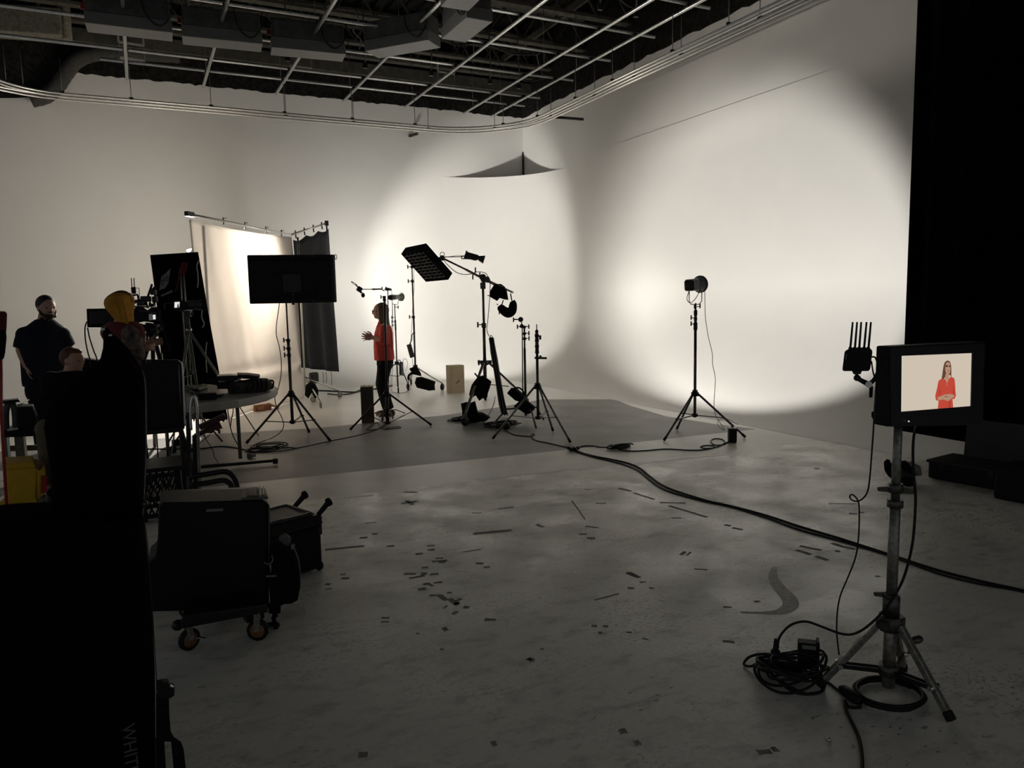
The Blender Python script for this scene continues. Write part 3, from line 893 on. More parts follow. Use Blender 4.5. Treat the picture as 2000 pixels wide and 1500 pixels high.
flat([(1235, 520), (1300, 520), (1306, 605), (1290, 650), (1255, 690), (1215, 640), (1222, 590)], 2)
flat([(1275, 285), (1240, 310), (1222, 365), (1222, 450), (1240, 515), (1268, 548), (1295, 545), (1320, 500), (1332, 430), (1332, 350), (1312, 302)], 2)
flat([(1150, 632), (1100, 655), (1078, 690), (1060, 800), (1040, 880), (1018, 975), (1022, 1040), (1045, 1078), (1085, 1080), (1070, 1244), (1386, 1217), (1372, 1046), (1410, 1046), (1432, 1010), (1444, 960), (1432, 880), (1428, 780), (1418, 660), (1404, 614), (1345, 590), (1312, 610), (1262, 700), (1205, 630)], 3)
flat([(1248, 690), (1262, 690), (1264, 780), (1254, 782)], 2)
flat([(1108, 760), (1120, 900), (1112, 975), (1095, 980), (1100, 880)], 4)
flat([(1386, 770), (1402, 900), (1396, 985), (1380, 940)], 4)
flat([(1300, 1090), (1325, 1080), (1330, 1218), (1305, 1220)], 4)
flat([(1062, 1012), (1130, 985), (1215, 955), (1290, 945), (1370, 948), (1405, 965), (1408, 1000), (1340, 1045), (1290, 1085), (1240, 1080), (1190, 1052), (1080, 1076)], 2)
flat([(1215, 985), (1285, 1000), (1285, 1008), (1215, 1000)], 5)
flat([(1225, 350), (1275, 345), (1280, 385), (1230, 390)], 5)
flat([(1296, 350), (1340, 360), (1336, 392), (1298, 388)], 5)
flat([(1262, 452), (1300, 452), (1296, 468), (1266, 468)], 6)
build('screen_picture', sp, [ey, e1, e2, e3, e4, e5, e6, e7], t)
build('power_led', MB().ell(MP(1775, 823, .013), .003, .003, .003), emit('white_led', (1, 1, 1), 0.5), t)
k = MP(1735, 712, -0.02)
build('side_connector', MB().box(k-mx*.008, (0.02, 0.03, 0.05), MR).box(MP(1735, 711, -.02)-mx*.006-Vector((0, 0, .03)), (0.02, 0.02, 0.02), MR), blk, t, bevel=0.003)
build('rear_mount', MB().tube([Vector((XYM[0], XYM[1], zb-.01)), Vector((XYM[0], XYM[1], zb+.10))], .012, 10), blkm, t)

# receiver on its jointed arm
ra = lambda x, y, p=0.0: AT(x, y, XYM, p)
t = thing('wireless_receiver', 'black video receiver with five upright stick antennas beside the monitor', 'receiver', ra(1674, 725))
nM = viewdir(XYM)
build('receiver_body', MB().prism([ra(x, y, -.02) for x, y in ((1654, 684), (1660, 680), (1697, 680), (1703, 686), (1703, 691), (1699, 722), (1696, 725), (1647, 725), (1645, 722), (1649, 690), (1650, 686))], nM*0.045), blk, t, bevel=0.004)
build('label_slot', MB().prism([ra(x, y, -.023) for x, y in ((1652.5, 692), (1654.5, 692), (1652.5, 703), (1651, 703))], nM*0.003), stickerm, t)
for bx, tx in ((1660.5, 1665.5), (1669.5, 1674), (1678, 1682), (1687.5, 1692.5), (1696, 1701)):
    an = build('antenna', MB().tube([ra(bx, 683), ra((bx+tx)/2, 656), ra(tx, 629)], [.0042, .0040, .0034], 8), rubber, t)
    build('antenna_base', MB().tube([ra(bx-.5, 684), ra(bx, 678)], .0062, 8), blkm, an)
build('mount_plate', MB().prism([ra(x, y, -.012) for x, y in ((1664, 725), (1683, 725), (1681, 731), (1667, 731))], nM*0.024), blkm, t)
t = thing('articulating_arm', 'black elbow jointed arm linking the receiver to the monitor', 'support arm', ra(1697, 750))
build('ball_joint', MB().ell(ra(1674, 738), .013, .013, .013).tube([ra(1673, 729), ra(1674, 738)], .006, 8), blkm, t)
build('lower_link', MB().tube([ra(1674, 738), ra(1680, 742), ra(1697, 751)], [.012, .009, .011], 10), blkm, t)
build('upper_link', MB().tube([ra(1697, 751), ra(1705, 744), ra(1716, 732)], [.011, .008, .012], 10), blkm, t)
build('elbow_lever', MB().tube([ra(1698, 752), ra(1701.5, 757), ra(1700.5, 776)], [.008, .0075, .006], 8), blkm, t)
build('elbow_nut', MB().tube([ra(1697, 751, -.015), ra(1697, 751, .015)], .013, 10), chrome, t)
build('upper_joint', MB().ell(ra(1716, 732), .014, .014, .014), blkm, t)
build('clamp_stub', MB().tube([ra(1716, 732), ra(1724, 731.5), ra(1725, 731.5), ra(1738, 731.5)], [.006, .006, .012, .012], 10), maroon, t)
build('side_handle', MB().tube([ra(1717, 752), ra(1738, 766)], .010, 10), blkm, t)
# leads
cable('receiver_lead', 'thin black lead with one loop hanging from the receiver to the floor', [ra(1702, 697), ra(1709, 698), ra(1713, 707), ra(1715, 722), ra(1712, 742), ra(1710, 770), ra(1708, 802), ra(1706, 838), ra(1703, 880), ra(1699, 930), ra(1695, 958), ra(1686, 973), ra(1674, 979), ra(1663, 976), ra(1660, 969), ra(1665, 966, .01), ra(1674, 975, .015), ra(1678, 992), ra(1677, 1045), ra(1671, 1088), ra(1655, 1130), ra(1641, 1164), ra(1635, 1200), ra(1634.5, 1240), ra(1639, 1279)], .0032, n=5)
q = ra(1708, 809)
tag(build('inline_plug', MB().box(q, (0.028, 0.016, 0.022), rotz(.4)).box(q+Vector((.004, 0, -.012)), (.02, .016, .014), rotz(.4)), blk, bevel=.002), 'small square plug joining the thin hanging receiver lead', 'plug')
cable('receiver_jumper', 'short black lead from the receiver crossing behind the jointed arm', [ra(1702, 705), ra(1704, 720), ra(1707, 733), ra(1713, 745), ra(1722, 752), ra(1738, 762)], .0028, n=5)
cable('monitor_power_cord', 'thick black cord curving from under the monitor down to the stand and the power strip', [MP(1790, 833, -.03), ra(1785, 850), ra(1783, 880), ra(1784, 925), ra(1788, 965), ra(1787, 1005), ra(1783, 1055), ra(1775, 1095), ra(1765, 1128), ra(1754, 1152), ra(1744, 1168, -.03), ra(1734, 1182, -.045), ra(1722, 1197, -.05), ra(1705, 1214, -.05), ra(1683, 1231, -.05), ra(1662, 1239), ra(1640, 1237), ra(1605, 1224), ra(1575, 1214), ra(1550, 1218), ra(1533, 1230), ra(1521, 1248), ra(1519, 1266)], .0052, n=5)

# power strip, adapter, coils
pa, pb = G(1478, 1305), G(1566, 1316)
pd = (pb-pa).normalized(); pn = Vector((-pd.y, pd.x, 0))
R = Matrix((pd, pn, Vector((0, 0, 1)))).transposed()
pc = (pa+pb)/2+pn*.03
t = thing('power_strip', 'white topped power strip lying on the floor left of the monitor stand', 'power strip', (pc.x, pc.y, 0))
build('strip_base', MB().box(pc+Vector((0, 0, .024)), (.19, .075, .046), R), blk, t, bevel=.008)
build('strip_top', MB().box(pc+Vector((0, 0, .050)), (.185, .07, .006), R), whitep, t, bevel=.002)
for k in (.015, .055):
    build('socket', MB().box(pc+pd*k+Vector((0, 0, .0545)), (.026, .03, .003), R), blk, t)
k = pc-pd*.055+Vector((0, 0, .054))
ring = MB().tube([k+(pd*math.cos(a_*.5)+pn*math.sin(a_*.5))*.012 for a_ in range(13)], .002, 5)
build('switch_mark', ring.tube([k+pd*.02-pn*.012, k+pd*.02+pn*.012], .002, 5), blk, t)
q = ra(1520, 1268)
q = pc-pd*.015+Vector((0, 0, .054))
tag(build('cord_plug', MB().tube([q, q+Vector((0, 0, .02)), q+Vector((0, 0, .03)), q+Vector((0, 0, .075))], [.02, .02, .011, .007], 10), rubber), 'ribbed black plug standing upright in the white power strip', 'plug')
a0 = pc+pd*.115-pn*.03
t = thing('power_adapter', 'square black power adapter brick standing in the coiled cable pile', 'adapter', (a0.x, a0.y, .03))
build('adapter_body', MB().box(a0+Vector((0, 0, .09)), (.085, .05, .115), R), blk, t, bevel=.005)
build('adapter_label', MB().box(a0+Vector((0, 0, .132))-pn*.0255, (.055, .002, .016), R), stickerm, t)
build('adapter_lip', MB().box(a0+pd*.036+Vector((0, 0, .15)), (.01, .05, .016), R), blk, t)
mb = MB()
cc = G(1545, 1335)
for i in range(9):
    rr = .10+.012*(i % 4)
    cen = cc+Vector((random.uniform(-.03, .03), random.uniform(-.025, .025), .012+.011*i))
    tilt = random.uniform(-.25, .45)
    pts = []
    for k in range(19):
        a_ = 2*PI*k/18
        pts.append(cen+pd*(rr*math.cos(a_))+pn*(rr*.8*math.sin(a_))+Vector((0, 0, max(-cen.z+.006, tilt*.06*math.cos(a_)+.02*math.sin(2*a_+i)))))
    mb.tube(smooth_path(pts, 2), .0058, 6)
tag(build('coiled_cable', mb, rubber), 'heaped coil of black cable under the square power adapter', 'cable')
tag(build('cord_loop', MB().tube(smooth_path([pc+Vector((0, 0, .06)), pc-pd*.08-pn*.02+Vector((0, 0, .06)), G(1462, 1297)+Vector((0, 0, .03)), G(1453, 1300)+Vector((0, 0, .006)), G(1470, 1309)+Vector((0, 0, .02)), G(1500, 1306)+Vector((0, 0, .06)), pc-pd*.0-pn*.05+Vector((0, 0, .07)), pc+pd*.08-pn*.04+Vector((0, 0, .05))], 6), .0058, 7), rubber), 'loop of black cord bulging left past the power strip', 'cable')
mb = MB()
coil(mb, G(1736, 1362), .135, .115, 4, .0062, wob=.05, seed=3)
tag(build('floor_coil', mb, rubber), 'round flat coil of black cable around the monitor stand foot', 'cable')
k0, k1 = G(1640, 1352), G(1682, 1383)
tag(build('cable_connector', MB().lathe(k0+Vector((0, 0, .022)), k1+Vector((0, 0, .022)), [(0, .008), (.05, .012), (.2, .022), (.75, .022), (.95, .014), (1, .008)], 14), rubber), 'fat black cable connector lying beside the round coil', 'plug')
floor_cable('adapter_lead', 'black lead running from the adapter pile to the fat connector', [(1590, 1310), (1606, 1325), (1622, 1338), (1640, 1352)], .0045)
floor_cable('trailing_cable', 'black cable running from the fat connector out of the bottom of the picture', [(1682, 1384), (1668, 1385), (1655, 1382), (1650, 1372), (1653, 1390), (1663, 1412), (1676, 1440), (1683, 1475), (1683, 1520), (1676, 1580)], .0065)

# ================================================================== long cables over the floor
LONG = [(1120, 880), (1140, 887), (1163, 893), (1190, 898), (1222, 905), (1248, 915), (1268, 931), (1288, 946), (1310, 957), (1345, 969), (1385, 981), (1430, 991), (1500, 1010), (1560, 1030), (1640, 1054), (1735, 1085), (1830, 1116), (1915, 1138), (2000, 1157), (2120, 1190)]
floor_cable('long_floor_cable', 'long black power cable sweeping across the floor to the right edge', LONG, .0085, n=5)
floor_cable('second_floor_cable', 'thinner black cable running alongside the long power cable', [(x-2, y+3+2.5*math.sin(x*.021)) for x, y in LONG], .006, n=5)
floor_cable('stand_feed_cable', 'black cable from the cable heap to the plug cluster on the grey floor', [(985, 838), (995, 846), (1010, 851), (1036, 853), (1044, 850), (1040, 848), (1037, 853), (1046, 861), (1070, 866), (1095, 872), (1118, 877)], .006)
floor_cable('lamp_feed_cable', 'black cable from the plug cluster to the ballast by the right lamp', [(1124, 877), (1140, 872), (1160, 872), (1168, 874), (1182, 874), (1197, 870), (1210, 879), (1228, 882), (1260, 881), (1300, 878), (1340, 880), (1368, 880), (1392, 876), (1394, 872), (1378, 871), (1368, 874), (1380, 877), (1400, 874), (1415, 866), (1410, 859), (1395, 858), (1388, 863), (1396, 870), (1412, 869), (1425, 862)], .006, n=5)
mb = MB()
coil(mb, G(1208, 876), .115, .06, 3, .008, wob=.35, seed=5)
coil(mb, G(1216, 877), .10, .05, 2, .008, wob=.4, seed=8, z0=.03)
tag(build('tied_cable', mb, rubber), 'tied bundle of black cable lying flat between plug cluster and right lamp', 'cable')
q = G(1120, 880)
t = thing('plug_cluster', 'cluster of plugs where the floor cables meet', 'plugs', q)
for i, (dx, dy) in enumerate(((-.03, .02), (.03, .03), (.01, -.04), (.06, .0), (-.07, -.05))):
    c0 = q+Vector((dx, dy, .02)); c1 = c0+Vector((random.uniform(-.06, .06), random.uniform(-.05, .05), .01))
    build('plug_body', MB().tube([c0, c1], .018, 10), whitep if i == 1 else rubber, t)

# ================================================================== lamp heads
def lamp_head(t, c, aim, body_l, body_r, disc_r, body_m, yoke_row=None, xy=None, square=False):
    aim = Vector(aim).normalized()
    R = axes(aim)
    c = Vector(c)
    front = c+aim*body_l*.5
    if square:
        hb = MB().box(c, (body_r*1.9, body_l, body_r*1.9), R)
        build('lamp_body', hb, blkm, t, bevel=body_r*.35)
        build('body_top', MB().box(c+R.col[2]*body_r*.98, (body_r*1.3, body_l*.9, .01), R), whitep, t, bevel=.004)
    else:
        build('lamp_body', MB().lathe(c-aim*body_l*.5, front, [(0, 0), (0, body_r*.85), (.1, body_r), (.5, body_r), (.52, body_r*.93), (1, body_r*.95)], 20), body_m, t)
        build('rear_cap', MB().lathe(c-aim*body_l*.62, c-aim*body_l*.1, [(0, 0), (0, body_r*.95), (.2, body_r*1.06), (1, body_r*1.06), (1, body_r*.9)], 20), blkm, t)
    dl_ = disc_r*.95
    rf = MB().lathe(front, front+aim*dl_, [(-.1, body_r*.7), (.05, body_r*.95), (.45, disc_r*.86), (.85, disc_r), (1, disc_r), (1, disc_r*.95), (.85, disc_r*.95), (.45, disc_r*.8), (.1, disc_r*.4), (.1, 0)], 24)
    build('reflector', rf, lamp_grey, t)
    rim = MB().lathe(front+aim*dl_*.8, front+aim*dl_*1.05, [(0, disc_r*1.0), (0, disc_r*1.08), (1, disc_r*1.08), (1, disc_r*.97)], 24)
    build('front_ring', rim, blkm, t)
    build('bulb', MB().ell(front+aim*dl_*.35, disc_r*.16, disc_r*.16, disc_r*.16), lamp_on, t)
    return front+aim*dl_*1.15
def spot(t, pos, aim, power, half_deg, blend, radius=.05, col=(1, .965, .91)):
    ld = bpy.data.lights.new('beam_or_fill', 'SPOT')
    ld.energy = power; ld.spot_size = math.radians(half_deg*2); ld.spot_blend = blend
    ld.shadow_soft_size = radius; ld.color = col
    o = bpy.data.objects.new('beam_or_fill', ld)
    COL.objects.link(o)
    o.parent = t
    o.location = Vector(pos)-ORIG[t]
    o.rotation_euler = Vector(aim).to_track_quat('-Z', 'Y').to_euler()
    return o
class Profile:                                  # beam profile of a lamp: strength by direction
    def __init__(s, lamp):
        lamp.data.use_nodes = True
        s.nt = lamp.data.node_tree
        s.em = [n for n in s.nt.nodes if n.type == 'EMISSION'][0]
        s.inv = lamp.rotation_euler.to_matrix().inverted()
        s.tc = s.nt.nodes.new('ShaderNodeTexCoord')
    def dot(s, vec):
        q = s.nt.nodes.new('ShaderNodeVectorMath'); q.operation = 'DOT_PRODUCT'
        q.inputs[1].default_value = s.inv @ Vector(vec)
        s.nt.links.new(s.tc.outputs['Normal'], q.inputs[0])
        return q.outputs['Value']
    def m(s, op, a_, b_):
        q = s.nt.nodes.new('ShaderNodeMath'); q.operation = op
        for i_, v_ in enumerate((a_, b_)):
            if isinstance(v_, (int, float)): q.inputs[i_].default_value = v_
            elif v_ is not None: s.nt.links.new(v_, q.inputs[i_])
        return q.outputs[0]
    def out(s, sock):
        s.nt.links.new(sock, s.em.inputs['Strength'])
def aimv(yaw, el=0):
    y = math.radians(yaw); e = math.radians(el)
    return Vector((math.sin(y)*math.cos(e), math.cos(y)*math.cos(e), math.sin(e)))

# right lamp and stand
feet = [G(1297, 862), G(1322, 839), G(1456, 856)]
XYR = place(1357, 815, DEP(cent(feet)))
t = thing('lamp_stand', 'dark tripod stand under the lamp that lights the bright right wall', 'light stand', (XYR[0], XYR[1], 0))
pole_sections(t, XYR, ((592, 618, .010), (605, 640, .017), (632, 645, .020), (642, 815, .0165)), stand_metal)
cl = MB()
for r0, r1, rr in ((607, 616, .021), (620, 626, .020), (630, 644, .023)):
    cl.mark().tube([V(XYR, r0), V(XYR, r1)], rr, 12)
build_each('lock_collar', cl, blkm, t)
kn = MB(); s_ = sidedir(XYR)
for row, sg in ((600, 1), (622, -1), (634, -1)):
    knob(kn, V(XYR, row), s_*sg+Vector((0, 0, .25)), .05, .016)
build_each('tee_knob', kn, blkm, t)
tripod(t, XYR, 770, 811, feet, stand_metal, .0125, .009, .045)
LB = V(XYR, 556)
t = thing('wash_lamp', 'round fronted studio lamp on the lone stand before the bright right wall', 'studio lamp', LB)
aim2 = aimv(74, 4)
lc = AT(1352, 557, XYR)
pos2 = lamp_head(t, lc, aim2, .16, .066, .092, blkm, square=True)
yk = [AT(x, y, XYR) for x, y in ((1346, 564), (1346, 588), (1349, 594), (1357, 595), (1366, 594), (1370.5, 588), (1371, 566))]
build('yoke', MB().tube(yk, .006, 8), chrome, t)
build('yoke_pin', MB().tube([AT(1357, 594, XYR), AT(1357, 603, XYR)], .011, 8), blkm, t)
build('lead_loop', MB().tube(smooth_path([AT(x, y, XYR, -.03) for x, y in ((1369, 564), (1364, 574), (1357, 585), (1349, 591), (1343, 588), (1342, 580), (1346, 568))], 5), .004, 6), rubber, t)
beam = spot(t, pos2, aimv(70.5, 0), WASH_B, 53.5, .38, .03)
P_ = Profile(beam)                              # the wall runs away from the lamp, the open reflector throws harder that way
flat_ = P_.m('POWER', P_.m('MAXIMUM', P_.dot((1, 0, 0)), .30), -2.75)
hot_ = P_.m('EXPONENT', P_.m('MULTIPLY', P_.m('SUBTRACT', P_.dot(aimv(26, -2)), 1.0), 90.0), None)
up_ = P_.m('SUBTRACT', 1.0, P_.m('MULTIPLY', P_.m('MAXIMUM', P_.dot((0, 0, 1)), 0.0), .45))
low_ = P_.m('SUBTRACT', 1.0, P_.m('MULTIPLY', P_.m('MAXIMUM', P_.dot((0, 0, -1)), 0.0), .95))
P_.out(P_.m('MULTIPLY', P_.m('MULTIPLY', P_.m('MULTIPLY', flat_, up_), low_), P_.m('ADD', 1.0, P_.m('MULTIPLY', hot_, .5))))
cable('lamp_lead', 'thin grey lead hanging from the right lamp down to its ballast', [AT(x, y, XYR) for x, y in ((1376.5, 568), (1377, 600), (1378, 622), (1383, 655), (1391, 690), (1392, 712), (1397, 738), (1396, 765), (1394.5, 790), (1398, 812), (1408, 828))]+[G(1416, 842)+Vector((0, 0, .01)), G(1404, 836)+Vector((0, 0, .02)), G(1403, 828)+Vector((0, 0, .05)), G(1420, 826)+Vector((0, 0, .05)), G(1438, 834)+Vector((0, 0, .04)), G(1441, 845)+Vector((0, 0, .10))], .0036, mat('grey_lead', (.10, .10, .095), .6))
q = G(1431, 864)
t = thing('lamp_ballast', 'small boxy ballast with pale top on the floor by the right lamp stand', 'ballast', q)
bR = rotz(-.62)
build('ballast_body', MB().box(q+Vector((.02, .03, .085)), (.085, .13, .14), bR), blk, t, bevel=.006)
build('ballast_top', MB().box(q+Vector((.02, .03, .160)), (.088, .135, .012), bR), whitep, t, bevel=.003)
build('carry_handle', MB().tube([q+Vector((.02, .03, .165))+bR @ Vector((0, -.04, 0)), q+Vector((.02, .03, .19))+bR @ Vector((0, -.03, 0)), q+Vector((.02, .03, .19))+bR @ Vector((0, .03, 0)), q+Vector((.02, .03, .165))+bR @ Vector((0, .04, 0))], .008, 6), blk, t)
build('feet_bar', MB().box(q+Vector((.02, .03, .008)), (.08, .12, .014), bR), rubber, t)

# lamp near the woman, on rolling stand
XYL = place(776, 735, 13.6)
t = thing('rolling_lamp_stand', 'slim rolling stand behind the woman carrying the corner lamp', 'light stand', (XYL[0], XYL[1], 0))
pole_sections(t, XYL, ((594, 632, .009), (625, 645, .016), (640, 755, .0125)), stand_metal)
kn = MB(); s_ = sidedir(XYL)
for row, sg in ((600, 1), (620, -1), (628, -1), (635, -1)):
    knob(kn, V(XYL, row), s_*sg, .06, .018)
build_each('tee_knob', kn, blkm, t)
hub = V(XYL, 709); bot = V(XYL, 735)
build('leg_collar', MB().tube([hub-Vector((0, 0, .03)), hub+Vector((0, 0, .03))], .04, 12), blkm, t)
for fx, fy in ((778, 768), (797, 760), (745, 762)):
    ft = G(fx, fy)
    wc = Vector((ft.x, ft.y, .055))
    d_ = Vector((ft.x-hub.x, ft.y-hub.y, 0)).normalized()
    lg = build('leg', MB().tube([hub, hub+d_*.12-Vector((0, 0, .06)), wc+Vector((0, 0, .06))], .011, 8), stand_metal, t)
    build('caster', MB().wheel(wc, Vector((-d_.y, d_.x, 0)), .055, .025), rubber, lg)
    build('brace', MB().tube([bot, (hub+wc)/2], .007, 6), stand_metal, t)
t = thing('corner_lamp', 'grey and black lamp head on the rolling stand behind the woman, aimed at the corner', 'studio lamp', V(XYL, 581))
aim1 = aimv(43.5, 3)
lc = AT(771, 580.5, XYL)
pos1 = lamp_head(t, lc, aimv(58, 2), .22, .046, .072, lamp_grey)
build('yoke', MB().tube([AT(x, y, XYL) for x, y in ((765.5, 584), (766, 592), (768.5, 594.5), (775, 595), (777.5, 593), (778.5, 586))], .006, 6), chrome, t)
beam = spot(t, pos1, aim1, WASH_A, 50, .46, .03)
P_ = Profile(beam)
q4 = lambda v_: P_.m('POWER', P_.m('MAXIMUM', P_.dot(v_), .05), 4.0)
reach_ = P_.m('MAXIMUM', P_.m('POWER', P_.m('ADD', q4((0, .377, 0)), q4((.25, 0, 0))), .25), .13)
P_.out(P_.m('MULTIPLY', P_.m('POWER', P_.m('MULTIPLY', reach_, 2.45), -2.0), P_.m('ADD', 1.0, P_.m('MULTIPLY', P_.m('MAXIMUM', P_.dot((0, 0, 1)), 0.0), 1.0))))
spot(t, lc+Vector((0, .12, .1)), aimv(22, 14), CORNER_FILL, 78, 1.0, .12)  # added wide fill that lifts the walls, not part of this lamp's beam
cable('corner_lamp_lead', 'thin lead hanging from the corner lamp behind the woman', [AT(x, y, XYL) for x, y in ((766, 586), (767, 610), (768, 650), (768, 690), (766, 730), (765, 758))]+[G(768, 767)+Vector((0, 0, .008)), G(790, 768)+Vector((0, 0, .008)), G(802, 760)+Vector((0, 0, .008))], .004)
q0 = AT(784, 709, XYL, -.04)
t = thing('hanging_ballast', 'grey ribbed ballast hanging on the rolling lamp stand', 'ballast', AT(784, 735, XYL))
nL = viewdir(XYL)
build('ballast_case', MB().prism([AT(x, y, XYL, -.05) for x, y in ((779.5, 708), (786.5, 707), (788.5, 734), (780, 732))], nL*.09), boxd_mat, t, bevel=.006)
for k in range(4):
    build('cooling_rib', MB().prism([AT(x, y, XYL, -.056) for x, y in ((783+k*1.4, 710), (783.6+k*1.4, 710), (784.4+k*1.4, 732), (783.8+k*1.4, 732))], nL*.006), galv, t)
build('hook_strap', MB().tube([AT(783, 708, XYL), AT(781, 703, XYL), AT(776, 704, XYL)], .008, 6), blkm, t)
build('lead_loop', MB().tube(smooth_path([AT(x, y, XYL) for x, y in ((787, 712), (788, 702), (793, 701), (796, 708), (795, 718), (792, 725))], 5), .0035, 6), rubber, t)

# ================================================================== roller stand beyond, with sandbag and small ballast
XYS = place(811, 712, 12.9)
t = thing('tall_roller_stand', 'tall thin roller stand rising behind the soft light panel', 'light stand', (XYS[0], XYS[1], 0))
pole_sections(t, XYS, ((512, 552, .010), (545, 622, .0135), (618, 720, .016)), stand_metal)
kn = MB(); s_ = sidedir(XYS)
for row in (549, 619, 521):
    knob(kn, V(XYS, row), -s_, .07, .02)
    kn.tube([V(XYS, row-2), V(XYS, row+3)], .024, 10)
build_each('tee_knob', kn, blkm, t)
hub = V(XYS, 716)
build('leg_collar', MB().tube([hub-Vector((0, 0, .05)), hub+Vector((0, 0, .03))], .04, 12), blkm, t)
for fx, fy in ((797, 762), (864, 762), (803, 752)):
    ft = G(fx, fy)
    wc = Vector((ft.x, ft.y, .06))
    d_ = Vector((ft.x-hub.x, ft.y-hub.y, 0)).normalized()
    lg = build('leg', MB().tube([hub, hub.lerp(wc, .5)+Vector((0, 0, .03)), wc+Vector((0, 0, .07))], .014, 8), chrome, t)
    build('caster', MB().wheel(wc, Vector((-d_.y, d_.x, 0)), .06, .03), rubber, lg)
    build('caster_fork', MB().bar(wc+Vector((0, 0, .07)), wc, .04, .01), chrome, lg)
sb = sandbag('', '', ((799, 720), (808, 716), (813, 715), (822, 728), (823, 735), (815, 733), (806, 731)), XYS, .12, push=-.05)
t2 = thing('sandbag', 'black saddle sandbag draped over the tall roller stand legs', 'sandbag', AT(825, 762, XYS))
build('upper_pouch', sb, blkf, t2)
build('lower_pouch', sandbag('', '', ((813, 737), (824, 736), (851, 745), (849, 752), (850, 762), (838, 763), (814, 757), (810, 748)), XYS, .22, push=-.12), blkf, t2)
build('bag_strap', MB().tube(smooth_path([AT(x, y, XYS, -.1) for x, y in ((798, 742), (798, 735), (802, 730), (813, 724))], 4), .02, 6), blkf, t2)
t2 = thing('small_ballast', 'dark slab ballast dangling on the tall roller stand', 'ballast', AT(803, 699, XYS))
build('ballast_case', MB().prism([AT(x, y, XYS, -.06) for x, y in ((794, 674), (803, 672), (810, 697), (801, 699.5))], viewdir(XYS)*.08), boxd_mat, t2, bevel=.008)
build('hook_strap', MB().tube(smooth_path([AT(x, y, XYS, -.03) for x, y in ((800, 673), (804, 663), (805, 653), (811, 650))], 4), .009, 6), blkm, t2)
cable('roller_stand_lead', 'thin lead hanging along the tall roller stand', [AT(x, y, XYS) for x, y in ((810, 512), (808, 535), (809, 560), (806, 600), (804, 640), (802, 672))]+[AT(805, 700, XYS), AT(806, 712, XYS)], .0035)

# ================================================================== boom stand with soft panel
feetB = [G(909, 834), G(1033, 803), G(935, 795)]
XYB = place(948, 760, 10.7)
nB = viewdir(XYB); sB = sidedir(XYB)
B = lambda x, y, p=0.0: AT(x, y, XYB, p)
t = thing('boom_stand', 'heavy wheeled stand carrying the slanting boom arm', 'light stand', (XYB[0], XYB[1], 0))
pole_sections(t, XYB, ((556, 640, .017), (632, 712, .022), (700, 752, .026)), stand_metal)
kn = MB()
for row, sg in ((634, -1), (708, -1)):
    knob(kn, V(XYB, row), sB*sg, .085, .024)
    kn.tube([V(XYB, row-3), V(XYB, row+6)], .034, 12)
build_each('tee_knob', kn, stand_metal, t)
hub = V(XYB, 707)
build('leg_collar', MB().tube([hub-Vector((0, 0, .04)), hub+Vector((0, 0, .02))], .06, 14).box(hub, (.2, .05, .045), rotz(-YAW)), stand_metal, t)
for i, (ex, ey, wx, wy) in enumerate(((940, 715, 909, 832), (960, 712, 1030, 800), (953, 715, 948, 778))):
    wc = G(wx, wy)
    wc = Vector((wc.x, wc.y, .06))
    d_ = Vector((wc.x-hub.x, wc.y-hub.y, 0)).normalized()
    lg = build('leg', MB().bar(hub+d_*.05, wc+Vector((0, 0, .10)), .035, .025), stand_worn if i == 0 else stand_metal, t, bevel=.004)
    build('caster', MB().wheel(wc, Vector((-d_.y, d_.x, 0))*.8+d_*.5, .06, .035), rubber, lg)
    build('caster_fork', MB().bar(wc+Vector((0, 0, .1)), wc, .05, .012), stand_worn, lg)
    build('brace', MB().bar(V(XYB, 750), hub.lerp(wc, .55), .02, .012), stand_metal, t)
# boom
b0, b1 = B(864, 504, -.05), B(1001, 571, -.05)
t = thing('lighting_boom', 'long slanting steel boom arm with the soft panel at its upper end', 'boom arm', B(946, 545))
build('boom_tube', MB().tube([b0, b1], .013, 10), stand_metal, t)
build('inner_tube', MB().tube([b0.lerp(b1, .33), b0.lerp(b1, .78)+Vector((0, 0, -.015))], .017, 10), stand_worn, t)
gh = MB()
gh.tube([B(943, 541, -.1), B(945, 547, .06)], .045, 12).tube([B(951, 545, -.09), B(952, 548, .05)], .035, 12).tube([B(937, 532), B(938, 545)], .01, 6).box(B(947, 545), (.09, .07, .07), rotz(.3))
build('pivot_grip', gh, stand_metal, t)
build('swivel_clamp', MB().box(V(XYB, 558), (.075, .07, .09), rotz(-YAW)).tube([B(943, 553), B(944, 566)], .016, 8), stand_metal, t, bevel=.006)
build('end_ring', MB().tube([b1+(sB*math.cos(a_*PI/6)+Vector((0, 0, 1))*math.sin(a_*PI/6))*.012 for a_ in range(13)], .005, 6), chrome, t)
kk = MB(); knob(kk, b0.lerp(b1, .43), Vector((0, 0, -1)), .06, .02); knob(kk, b0.lerp(b1, .46), Vector((.2, 0, 1)), .06, .02)
build_each('tee_knob', kk, stand_metal, t)
cable('boom_lead', 'black lead drooping along the boom arm and down its stand', [B(x, y, -.08) for x, y in ((867, 508), (875, 518), (890, 531), (905, 536), (920, 535), (933, 531), (947, 533), (953, 540), (957, 548), (957, 570), (955, 600), (952, 632), (951, 645), (955, 657))], .005)

